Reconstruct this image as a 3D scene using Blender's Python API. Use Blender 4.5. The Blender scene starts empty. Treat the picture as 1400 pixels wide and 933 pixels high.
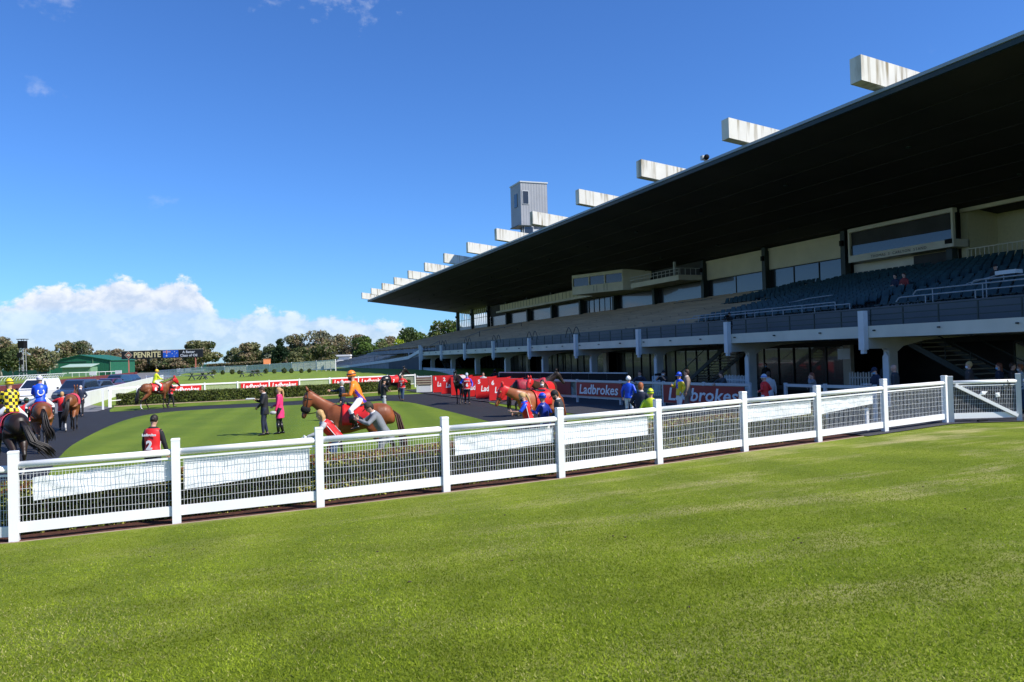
import bpy, bmesh, math, random
import numpy as np
from mathutils import Vector, Matrix
random.seed(7); RNG = np.random.RandomState(11)
PI = math.pi
R_ = math.radians
sc = bpy.context.scene
col = sc.collection

# ------------------------------------------------------------------ camera
# world: +Y runs along the grandstand away from the camera, +X goes into the stand, z up, metres
CAM_H = 2.6; FPX = 1060.0; CX = 700.0; CY = 466.5
ROLL = R_(1.55); PITCH = R_(1.1024); YAW = R_(21.1755)
fwd = Vector((math.sin(YAW)*math.cos(PITCH), math.cos(YAW)*math.cos(PITCH), math.sin(PITCH)))
rgt0 = Vector((math.cos(YAW), -math.sin(YAW), 0))
up0 = rgt0.cross(fwd)
rgt = rgt0*math.cos(ROLL) - up0*math.sin(ROLL)
upv = up0*math.cos(ROLL) + rgt0*math.sin(ROLL)
cam_d = bpy.data.cameras.new('camera'); cam = bpy.data.objects.new('camera', cam_d); col.objects.link(cam)
cam.matrix_world = Matrix(((rgt.x, upv.x, -fwd.x, 0), (rgt.y, upv.y, -fwd.y, 0), (rgt.z, upv.z, -fwd.z, CAM_H), (0, 0, 0, 1)))
cam_d.sensor_width = 36; cam_d.lens = FPX/1400*36; cam_d.clip_start = 0.1; cam_d.clip_end = 6000
sc.camera = cam

# ------------------------------------------------------------------ sun, sky, exposure
SUN_AZ = Vector((0.72, -0.69, 0)).normalized()       # towards the sun
SUN_EL = R_(44.5)
sun_dir = Vector((SUN_AZ.x*math.cos(SUN_EL), SUN_AZ.y*math.cos(SUN_EL), math.sin(SUN_EL)))
sd = bpy.data.lights.new('sun', 'SUN'); sd.energy = 4.8; sd.angle = R_(0.55); sd.color = (1.0, 0.955, 0.88)
so = bpy.data.objects.new('sun', sd); col.objects.link(so)
so.rotation_euler = (-sun_dir).to_track_quat('-Z', 'Y').to_euler(); so.location = (60, -40, 80)
sc.view_settings.view_transform = 'Standard'; sc.view_settings.look = 'None'
sc.view_settings.exposure = 0.45; sc.view_settings.gamma = 1.0
try: sc.view_settings.use_curve_mapping = False
except Exception: pass

w = bpy.data.worlds.new('World'); sc.world = w; w.use_nodes = True
nt = w.node_tree; N = nt.nodes; L = nt.links
for n in list(N): N.remove(n)
wo = N.new('ShaderNodeOutputWorld'); bg = N.new('ShaderNodeBackground'); bg.inputs['Strength'].default_value = 0.1
L.new(bg.outputs[0], wo.inputs[0])
sky = N.new('ShaderNodeTexSky'); sky.sky_type = 'NISHITA'; sky.sun_disc = False
sky.sun_elevation = SUN_EL; sky.sun_rotation = math.atan2(SUN_AZ.x, SUN_AZ.y)
sky.air_density = 1.0; sky.dust_density = 0.25; sky.ozone_density = 3.0; sky.altitude = 60
def MATH(op, a, b=None, c=None, clamp=False):
    n = N.new('ShaderNodeMath'); n.operation = op; n.use_clamp = clamp
    for i, v in enumerate((a, b, c)):
        if v is None: continue
        if isinstance(v, (int, float)): n.inputs[i].default_value = v
        else: L.new(v, n.inputs[i])
    return n.outputs[0]
def SMOOTH(v, a, b):
    n = N.new('ShaderNodeMapRange'); n.interpolation_type = 'SMOOTHSTEP'
    L.new(v, n.inputs['Value']); n.inputs['From Min'].default_value = a; n.inputs['From Max'].default_value = b
    return n.outputs[0]
tc = N.new('ShaderNodeTexCoord'); nrm = N.new('ShaderNodeVectorMath'); nrm.operation = 'NORMALIZE'
L.new(tc.outputs['Generated'], nrm.inputs[0])
sx = N.new('ShaderNodeSeparateXYZ'); L.new(nrm.outputs[0], sx.inputs[0])
az = MATH('MULTIPLY', MATH('ARCTAN2', sx.outputs[0], sx.outputs[1]), 180/PI)      # degrees, 0 = along the stand
el = MATH('MULTIPLY', MATH('ARCSINE', sx.outputs[2]), 180/PI)
cmb = N.new('ShaderNodeCombineXYZ'); L.new(az, cmb.inputs[0]); L.new(MATH('MULTIPLY', el, 1.35), cmb.inputs[1])
def noise(scale, detail, rough, off=0.0, dist=0.0):
    m = N.new('ShaderNodeMapping'); m.inputs['Location'].default_value = (off, off*0.7, 0); L.new(cmb.outputs[0], m.inputs[0])
    n = N.new('ShaderNodeTexNoise'); n.inputs['Scale'].default_value = scale; n.inputs['Detail'].default_value = detail
    n.inputs['Roughness'].default_value = rough; n.inputs['Distortion'].default_value = dist
    L.new(m.outputs[0], n.inputs['Vector']); return n.outputs[0]
fc = N.new('ShaderNodeFloatCurve'); L.new(MATH('DIVIDE', MATH('ADD', az, 20.0), 60.0, clamp=True), fc.inputs['Value'])
cv = fc.mapping.curves[0]
prof = [(-20, 3.6), (-13, 4.1), (-11.5, 4.4), (-9.5, 5.4), (-7.6, 5.3), (-5.6, 6.0), (-4.2, 5.6), (-2.2, 5.9), (-0.6, 5.2), (0.8, 3.7), (3.5, 3.8), (6.5, 3.5), (8.5, 3.5), (11, 3.0), (14, 2.4), (20, 3.5), (30, 4.5), (40, 3.5)]
pts = [((a+20)/60, h/10) for a, h in prof]
cv.points[0].location = pts[0]; cv.points[1].location = pts[-1]
for p in pts[1:-1]: cv.points.new(*p)
fc.mapping.update()
top = MATH('MULTIPLY', fc.outputs[0], 10.0)
n1 = noise(0.55, 7, 0.58, 3.1, 0.25); n2 = noise(1.6, 6, 0.6, 9.0); n3 = noise(0.33, 4, 0.5, 21.0)
edge = MATH('ADD', top, MATH('MULTIPLY', MATH('SUBTRACT', n1, 0.5), 2.6))
edge = MATH('ADD', edge, MATH('MULTIPLY', MATH('SUBTRACT', n2, 0.5), 0.9))
dep = MATH('SUBTRACT', edge, el)
mask = SMOOTH(dep, -0.04, 0.50)
lowgap = SMOOTH(MATH('ADD', MATH('MULTIPLY', el, 0.28), n3), 0.42, 0.9)             # blue gaps low over the trees
lowf = MATH('MAXIMUM', SMOOTH(el, 2.0, 4.2), MATH('ADD', MATH('MULTIPLY', lowgap, 0.5), 0.22))
mask = MATH('MULTIPLY', mask, MATH('MULTIPLY', lowf, 0.94))
# faint wisps high in the frame and big cumulus behind the viewer (seen only as reflections)
def blob(a0, e0, ra, re, thr, amt, sc_, off):
    da = MATH('DIVIDE', MATH('SUBTRACT', az, a0), ra); de = MATH('DIVIDE', MATH('SUBTRACT', el, e0), re)
    d = MATH('SQRT', MATH('ADD', MATH('MULTIPLY', da, da), MATH('MULTIPLY', de, de)))
    f = SMOOTH(MATH('SUBTRACT', noise(sc_, 6, 0.6, off), MATH('MULTIPLY', d, 0.22)), thr, thr+0.3)
    return MATH('MULTIPLY', f, amt)
mask = MATH('MAXIMUM', mask, blob(8.5, 25.2, 5.5, 2.2, 0.33, 0.45, 0.5, 4.0))
mask = MATH('MAXIMUM', mask, blob(-9, 22.5, 2.5, 1.5, 0.36, 0.22, 0.6, 14.0))
mask = MATH('MAXIMUM', mask, blob(-10.0, 17.3, 1.3, 0.7, 0.3, 0.22, 0.6, 24.0))
mask = MATH('MAXIMUM', mask, blob(-3.0, 11.0, 1.0, 0.6, 0.3, 0.14, 0.6, 34.0))
mask = MATH('MAXIMUM', mask, blob(-85.0, 8.0, 26.0, 6.0, 0.28, 0.85, 0.16, 44.0))
mask = MATH('MAXIMUM', mask, blob(150.0, 20.0, 60.0, 12.0, 0.3, 0.8, 0.1, 54.0))
shade = MATH('ADD', SMOOTH(n1, 0.32, 0.62), MATH('MULTIPLY', SMOOTH(dep, 0.0, 3.0), -0.62), clamp=True)
shade = MATH('ADD', MATH('MULTIPLY', shade, 0.80), MATH('MULTIPLY', SMOOTH(n2, 0.35, 0.75), 0.18), clamp=True)
ccol = N.new('ShaderNodeMixRGB'); L.new(shade, ccol.inputs[0])
ccol.inputs[1].default_value = (4.3, 5.1, 6.5, 1); ccol.inputs[2].default_value = (7.9, 7.9, 8.0, 1)
skc = N.new('ShaderNodeMixRGB'); skc.blend_type = 'MULTIPLY'; skc.inputs[0].default_value = 1.0
L.new(sky.outputs[0], skc.inputs[1]); skc.inputs[2].default_value = (0.45, 0.79, 1.30, 1)
mixc = N.new('ShaderNodeMixRGB'); L.new(mask, mixc.inputs[0]); L.new(skc.outputs[0], mixc.inputs[1]); L.new(ccol.outputs[0], mixc.inputs[2])
L.new(mixc.outputs[0], bg.inputs['Color'])

# ------------------------------------------------------------------ photo-to-ground maths (plain survey helper)
def ray(x, y):
    return fwd*FPX + rgt*(x-CX) - upv*(y-CY)
def P(x, y, z=0.0):
    r = ray(x, y); t = (z-CAM_H)/r.z
    return Vector((r.x*t, r.y*t, z))
def PX(x, y, X):
    r = ray(x, y); t = X/r.x
    return Vector((X, r.y*t, CAM_H+r.z*t))
def PY(x, y, Y):
    r = ray(x, y); t = Y/r.y
    return Vector((r.x*t, Y, CAM_H+r.z*t))
def PD(x, D, z=0.0):
    """point at height z, D metres out along the view axis, in the column x"""
    lo, hi = -2000.0, 3000.0
    for _ in range(60):
        m = (lo+hi)/2; r = ray(x, m); t = D/FPX
        if CAM_H+r.z*t > z: lo = m
        else: hi = m
    r = ray(x, lo); return Vector((r.x*D/FPX, r.y*D/FPX, z))
F2 = Vector((math.sin(YAW), math.cos(YAW), 0)); R2 = Vector((math.cos(YAW), -math.sin(YAW), 0))
def hd(a):
    """world rotation for something whose local +X should face compass a: 0 away, 90 right, 180 to the viewer, 270 left"""
    v = F2*math.cos(R_(a)) + R2*math.sin(R_(a)); return math.atan2(v.y, v.x)

# ------------------------------------------------------------------ materials
MATS = {}
def mat(name, c, rough=0.6, var=0.12, scale=6.0, bump=0.0, bscale=40.0, metal=0.0, spec=0.4, c2=None, coat=0.0):
    if name in MATS: return MATS[name]
    m = bpy.data.materials.new(name); m.use_nodes = True; MATS[name] = m
    t = m.node_tree; b = t.nodes['Principled BSDF']
    b.inputs['Roughness'].default_value = rough; b.inputs['Metallic'].default_value = metal
    b.inputs['Specular IOR Level'].default_value = spec
    if coat: b.inputs['Coat Weight'].default_value = coat
    tcn = t.nodes.new('ShaderNodeTexCoord'); ns = t.nodes.new('ShaderNodeTexNoise')
    ns.inputs['Scale'].default_value = scale; ns.inputs['Detail'].default_value = 5
    t.links.new(tcn.outputs['Object'], ns.inputs['Vector'])
    rp = t.nodes.new('ShaderNodeValToRGB'); t.links.new(ns.outputs[0], rp.inputs[0])
    a = c2 if c2 else tuple(max(0, v*(1-var)) for v in c); d = c if c2 else tuple(min(1, v*(1+var)) for v in c)
    rp.color_ramp.elements[0].position = 0.32; rp.color_ramp.elements[1].position = 0.68
    rp.color_ramp.elements[0].color = (*a, 1); rp.color_ramp.elements[1].color = (*d, 1)
    t.links.new(rp.outputs[0], b.inputs['Base Color'])
    if bump:
        n2_ = t.nodes.new('ShaderNodeTexNoise'); n2_.inputs['Scale'].default_value = bscale; n2_.inputs['Detail'].default_value = 4
        t.links.new(tcn.outputs['Object'], n2_.inputs['Vector'])
        bp = t.nodes.new('ShaderNodeBump'); bp.inputs['Strength'].default_value = bump; bp.inputs['Distance'].default_value = 0.02
        t.links.new(n2_.outputs[0], bp.inputs['Height']); t.links.new(bp.outputs[0], b.inputs['Normal'])
    return m
def nodes_of(m): return m.node_tree.nodes, m.node_tree.links, m.node_tree.nodes['Principled BSDF']

M = dict(
 white=mat('white_paint', (.80, .80, .79), .38, .03, 2.0),
 railgrey=mat('pale_grey', (.52, .54, .54), .45, .05, 2.0),
 cloth=mat('white_cloth', (.78, .79, .79), .85, .04, 3.0, .4, 9),
 wire=mat('white_wire', (.75, .76, .76), .45, .03),
 black=mat('black_plastic', (.006, .006, .006), .7, spec=.2),
 rubber=mat('rubber', (.02, .02, .02), .8),
 chrome=mat('chrome', (.6, .6, .62), .2, metal=1.0),
 darkmetal=mat('dark_green_metal', (.018, .032, .03), .5),
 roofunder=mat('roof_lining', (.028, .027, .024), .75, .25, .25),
 concrete=mat('pale_concrete', (.42, .43, .42), .8, .12, 1.2, .25, 30),
 soffit=mat('beige_concrete', (.50, .47, .40), .85, .12, 1.0),  # beige concrete of the columns and screen columns
 slab=mat('slab_paint', (.66, .62, .51), .75, .08, .8),
 pier=mat('pier_paint', (.64, .65, .65), .6, .06, 2.0),
 bluegrey=mat('blue_grey_panel', (.068, .078, .086), .55, .12, .5),
 beige=mat('beige_panel', (.66, .60, .42), .8, .06, .7),
 greycon=mat('grey_terrace', (.26, .27, .28), .85, .2, .6, .3, 10),
 darkwall=mat('dark_wall', (.07, .075, .085), .8, .15, .7),
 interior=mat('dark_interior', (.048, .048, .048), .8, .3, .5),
 seatblue=mat('blue_green_seat', (.012, .042, .046), .5, .4, 3.0),
 greenmetal=mat('green_cladding', (.02, .13, .07), .5, .12, .6),
 palegreen=mat('pale_green_cladding', (.16, .30, .17), .6, .1, .6),
 greenfence=mat('green_fence', (.012, .085, .055), .6, .15, .4),
 redbar=mat('maroon_barrier', (.17, .03, .025), .7, .2, .8),
 red=mat('red_vinyl', (.62, .018, .018), .42, .05, 1.0),
 reddark=mat('shade_toned_red', (.30, .025, .02), .5, .06, 1.0),  # red with the stand's shade mixed in; billboard emblem shares it
 txt=mat('white_lettering', (.82, .82, .82), .5, .02),
 glassframe=mat('frame_green', (.03, .04, .04), .5),
 skin=mat('skin', (.55, .31, .22), .55, .08, 20), skin2=mat('tanned_skin', (.42, .22, .15), .55, .08, 20),
 eye=mat('dark_eye', (.03, .02, .02), .3),
 hairbrown=mat('brown_hair', (.045, .022, .013), .6, .3, 60), hairblond=mat('blond_hair', (.48, .30, .12), .6, .25, 60),
 hairginger=mat('ginger_hair', (.30, .09, .03), .6, .25, 60), hairgrey=mat('grey_hair', (.42, .41, .39), .6, .15, 60),
 hairdark=mat('dark_hair', (.018, .013, .011), .6, .3, 60), hairred=mat('auburn_hair', (.16, .045, .02), .6, .25, 60),
 f_black=mat('black_cloth', (.014, .015, .018), .8, .2, 8), f_navy=mat('navy_cloth', (.018, .024, .05), .8, .2, 8),
 f_grey=mat('grey_suiting', (.19, .20, .215), .8, .12, 8), f_taupe=mat('taupe_suiting', (.22, .17, .14), .8, .12, 8),
 f_pink=mat('pink_wool', (.78, .035, .16), .75, .08, 8), f_red=mat('red_bib', (.68, .02, .022), .5, .06, 8),
 f_blue=mat('royal_blue_silk', (.012, .075, .62), .4, .08, 8), f_navysilk=mat('dark_blue_silk', (.012, .03, .26), .4, .08, 8),
 f_lime=mat('fluoro_yellow_silk', (.62, .72, .02), .4, .06, 8), f_yellow=mat('yellow_silk', (.80, .60, .02), .4, .06, 8),
 f_orange=mat('orange_silk', (.85, .23, .02), .4, .06, 8), f_purple=mat('purple_silk', (.07, .03, .30), .4, .08, 8),
 f_white=mat('white_breeches', (.80, .80, .80), .6, .03, 8), f_denim=mat('denim', (.05, .085, .16), .8, .15, 8),
 f_lgrey=mat('light_grey_cloth', (.40, .41, .42), .8, .1, 8), f_silver=mat('silver_jacket', (.45, .52, .60), .6, .1, 8),
 boot=mat('black_boot', (.012, .012, .012), .3), maskblue=mat('blue_face_mask', (.20, .45, .68), .8), maskwhite=mat('white_face_mask', (.75, .77, .80), .8),
 bark=mat('bark', (.16, .12, .09), .9, .3, 3.0, .5, 8), gumbark=mat('pale_bark', (.30, .27, .23), .85, .3, 2.0, .3, 8),
)
def leafmat(name, c, tr=0.25):
    m = mat(name, c, .7, .35, 1.3, spec=.12); n, l, b = nodes_of(m)
    try: b.inputs['Subsurface Weight'].default_value = 0.0
    except Exception: pass
    out = n['Material Output']; t_ = n.new('ShaderNodeBsdfTranslucent'); t_.inputs[0].default_value = (c[0]*1.3, c[1]*1.4, c[2], 1)
    mx = n.new('ShaderNodeMixShader'); mx.inputs[0].default_value = tr
    l.new(b.outputs[0], mx.inputs[1]); l.new(t_.outputs[0], mx.inputs[2]); l.new(mx.outputs[0], out.inputs[0]); return m
LF = dict(gum=leafmat('gum_leaf', (.19, .19, .09)), gumb=leafmat('gum_leaf_brown', (.24, .185, .115)), gumg=leafmat('gum_leaf_grey', (.22, .23, .17)),
          dark=leafmat('dark_leaf', (.072, .098, .038)), mid=leafmat('mid_green_leaf', (.10, .16, .035)), bright=leafmat('lime_leaf', (.34, .40, .035)),
          olive=leafmat('olive_leaf', (.10, .11, .035)), flower=leafmat('cream_blossom', (.30, .24, .15)), conif=leafmat('conifer_leaf', (.018, .040, .020)),
          hedge=leafmat('hedge_leaf', (.14, .17, .035)), hedge2=leafmat('hedge_leaf_yellow', (.42, .40, .09)), hedge3=leafmat('hedge_tip_red', (.17, .05, .025)))
def glassmat(name, base, refl, rough=.03):
    m = bpy.data.materials.new(name); m.use_nodes = True; n, l, b = nodes_of(m)
    b.inputs['Base Color'].default_value = (*base, 1); b.inputs['Roughness'].default_value = .25
    g = n.new('ShaderNodeBsdfGlossy'); g.inputs['Roughness'].default_value = rough; g.inputs['Color'].default_value = (.9, .93, 1, 1)
    lw = n.new('ShaderNodeLayerWeight'); lw.inputs['Blend'].default_value = .35
    mr = n.new('ShaderNodeMapRange'); mr.inputs['To Min'].default_value = refl; mr.inputs['To Max'].default_value = min(1, refl*1.6)
    l.new(lw.outputs['Facing'], mr.inputs['Value'])
    mx = n.new('ShaderNodeMixShader'); l.new(mr.outputs[0], mx.inputs[0]); l.new(b.outputs[0], mx.inputs[1]); l.new(g.outputs[0], mx.inputs[2])
    l.new(mx.outputs[0], n['Material Output'].inputs[0]); return m
M['glass'] = glassmat('window_glass', (.012, .014, .016), .036)
M['glassdark'] = glassmat('tinted_glass', (.006, .007, .008), .028)
M['carglass'] = glassmat('car_glass', (.01, .012, .014), .16)

# ---- beams: concrete with dark run marks under the top edge
def beammat():
    m = mat('weathered_beam', (.74, .71, .62), .85, .06, 1.0, .3, 25); n, l, b = nodes_of(m)
    src = b.inputs['Base Color'].links[0].from_socket
    g = n.new('ShaderNodeTexCoord'); mp = n.new('ShaderNodeMapping'); mp.inputs['Scale'].default_value = (3.2, .6, .22); l.new(g.outputs['Object'], mp.inputs[0])
    t1 = n.new('ShaderNodeTexNoise'); t1.inputs['Scale'].default_value = 1.5; t1.inputs['Detail'].default_value = 6; l.new(mp.outputs[0], t1.inputs['Vector'])
    sp = n.new('ShaderNodeSeparateXYZ'); l.new(g.outputs['Generated'], sp.inputs[0])
    ad = n.new('ShaderNodeMath'); ad.operation = 'MULTIPLY_ADD'; l.new(sp.outputs[2], ad.inputs[0]); ad.inputs[1].default_value = .22; l.new(t1.outputs[0], ad.inputs[2])
    mr = n.new('ShaderNodeMapRange'); mr.inputs['From Min'].default_value = .70; mr.inputs['From Max'].default_value = .90; l.new(ad.outputs[0], mr.inputs[0])
    mx = n.new('ShaderNodeMixRGB'); l.new(mr.outputs[0], mx.inputs[0]); l.new(src, mx.inputs[1]); mx.inputs[2].default_value = (.27, .22, .13, 1)
    l.new(mx.outputs[0], b.inputs['Base Color']); return m
M['beam'] = beammat()
def ribmat(name, c, per, axis=0, depth=.5, c2=None):
    m = mat(name, c, .5, .07, .8); n, l, b = nodes_of(m)
    g = n.new('ShaderNodeTexCoord'); wv = n.new('ShaderNodeTexWave'); wv.bands_direction = 'XYZ'[axis] if axis < 3 else 'DIAGONAL'
    wv.inputs['Scale'].default_value = .314/per; wv.wave_profile = 'SIN'; mp = n.new('ShaderNodeMapping'); mp.inputs['Scale'].default_value = (1.7, 1.7, 0) if axis > 2 else (1, 1, 1); l.new(g.outputs['Object'], mp.inputs[0]); l.new(mp.outputs[0], wv.inputs['Vector'])
    bp = n.new('ShaderNodeBump'); bp.inputs['Strength'].default_value = depth; bp.inputs['Distance'].default_value = .03
    l.new(wv.outputs[0], bp.inputs['Height']); l.new(bp.outputs[0], b.inputs['Normal']); return m
M['towerclad'] = ribmat('ribbed_grey_cladding', (.30, .31, .33), .28, 3)
M['shedclad'] = ribmat('ribbed_green_cladding', (.018, .125, .065), .5, 3)
def timber():
    m = mat('weathered_timber', (.40, .28, .17), .8, .2, 2.0, .2, 20); n, l, b = nodes_of(m)
    ns = [x for x in n if x.type == 'TEX_NOISE'][0]; g = [x for x in n if x.type == 'TEX_COORD'][0]
    mp = n.new('ShaderNodeMapping'); mp.inputs['Scale'].default_value = (6, .15, 3); l.new(g.outputs['Object'], mp.inputs[0]); l.new(mp.outputs[0], ns.inputs['Vector']); return m
M['timber'] = timber()

# ---- ground materials
def grassmat(name, cols, dry=None, stripe=0.0, fine=90.0, bump=.6, obj=True, patch=None):
    m = bpy.data.materials.new(name); m.use_nodes = True; n, l, b = nodes_of(m)
    b.inputs['Roughness'].default_value = .8; b.inputs['Specular IOR Level'].default_value = .15
    g = n.new('ShaderNodeTexCoord')
    def nz(s, d=6, r=.6, v=None, dist=0):
        t = n.new('ShaderNodeTexNoise'); t.inputs['Scale'].default_value = s; t.inputs['Detail'].default_value = d; t.inputs['Roughness'].default_value = r
        t.inputs['Distortion'].default_value = dist; l.new(v or g.outputs['Object'], t.inputs['Vector']); return t.outputs[0]
    def ramp(f, a, bb, p0=.35, p1=.65):
        r = n.new('ShaderNodeValToRGB'); r.color_ramp.elements[0].position = p0; r.color_ramp.elements[1].position = p1
        r.color_ramp.elements[0].color = (*a, 1); r.color_ramp.elements[1].color = (*bb, 1); l.new(f, r.inputs[0]); return r.outputs[0]
    def mixc_(f, a, bb, mode='MIX'):
        x = n.new('ShaderNodeMixRGB'); x.blend_type = mode
        if isinstance(f, float): x.inputs[0].default_value = f
        else: l.new(f, x.inputs[0])
        l.new(a, x.inputs[1]); l.new(bb, x.inputs[2]); return x.outputs[0]
    c = ramp(nz(.45, 5, .62, dist=.4), cols[0], cols[1])
    c = mixc_(.55, c, ramp(nz(5.5, 6, .7), cols[0], cols[1], .3, .7))
    c = mixc_(.85, c, ramp(nz(fine, 3, .8), (.62, .62, .60), (1.42, 1.40, 1.30), .3, .7), 'MULTIPLY')
    if dry:
        mp = n.new('ShaderNodeMapping'); mp.inputs['Scale'].default_value = (.35, 1.0, 1); mp.inputs['Rotation'].default_value = (0, 0, R_(-22)); l.new(g.outputs['Object'], mp.inputs[0])
        f = nz(1.05, 6, .66, mp.outputs[0], .3); rr = n.new('ShaderNodeMapRange'); rr.inputs['From Min'].default_value = .50; rr.inputs['From Max'].default_value = .72; l.new(f, rr.inputs[0])
        # more wear towards the right-hand side of the lawn
        sp = n.new('ShaderNodeSeparateXYZ'); l.new(g.outputs['Object'], sp.inputs[0])
        ad = n.new('ShaderNodeMapRange'); ad.inputs['From Min'].default_value = 0; ad.inputs['From Max'].default_value = 9; ad.inputs['To Min'].default_value = .35; l.new(sp.outputs[0], ad.inputs[0])
        mu = n.new('ShaderNodeMath'); mu.operation = 'MULTIPLY'; l.new(rr.outputs[0], mu.inputs[0]); l.new(ad.outputs[0], mu.inputs[1])
        dc = ramp(nz(fine*.7, 3, .8), tuple(v*.6 for v in dry), tuple(min(1, v*1.3) for v in dry))
        c = mixc_(mu.outputs[0], c, dc)
    if stripe:
        mp = n.new('ShaderNodeMapping'); mp.inputs['Rotation'].default_value = (0, 0, R_(8)); l.new(g.outputs['Object'], mp.inputs[0])
        wv = n.new('ShaderNodeTexWave'); wv.inputs['Scale'].default_value = .16; wv.inputs['Distortion'].default_value = 1.2; wv.inputs['Detail Scale'].default_value = .6; wv.inputs['Detail'].default_value = 3; l.new(mp.outputs[0], wv.inputs['Vector'])
        c = mixc_(stripe, c, ramp(wv.outputs[0], (.75, .78, .75), (1.2, 1.15, 1.1), .2, .8), 'MULTIPLY')
    l.new(c, b.inputs['Base Color'])
    bp = n.new('ShaderNodeBump'); bp.inputs['Strength'].default_value = bump; bp.inputs['Distance'].default_value = .03
    l.new(nz(fine, 4, .8), bp.inputs['Height']); l.new(bp.outputs[0], b.inputs['Normal']); return m
M['lawn'] = grassmat('lawn_grass', ((.112, .165, .010), (.215, .260, .028)), (.44, .39, .17), .40, 70)
M['ringlawn'] = grassmat('ring_grass', ((.088, .150, .012), (.150, .205, .022)), None, .45, 25)
M['fargrass'] = grassmat('far_grass', ((.13, .20, .02), (.19, .25, .035)), None, .15, 12, .3)
M['terrain'] = grassmat('outer_grass', ((.10, .16, .035), (.14, .16, .05)), None, .0, 6, .3)
M['asphalt'] = mat('asphalt', (.040, .040, .045), .85, .14, 1.2, .4, 60)
M['track'] = mat('rubber_track', (.017, .0165, .019), .8, .16, 2.0, .4, 60)
M['road'] = mat('grey_road', (.16, .155, .155), .85, .12, .3, .3, 30)
M['mulch'] = mat('mulch', (.13, .045, .028), .95, .5, 14, .8, 40, c2=(.05, .022, .016))
M['kerb'] = mat('kerb_stone', (.36, .27, .19), .85, .15, 3.0)
M['wall_white'] = mat('white_render', (.72, .72, .70), .7, .05, .6)

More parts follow.
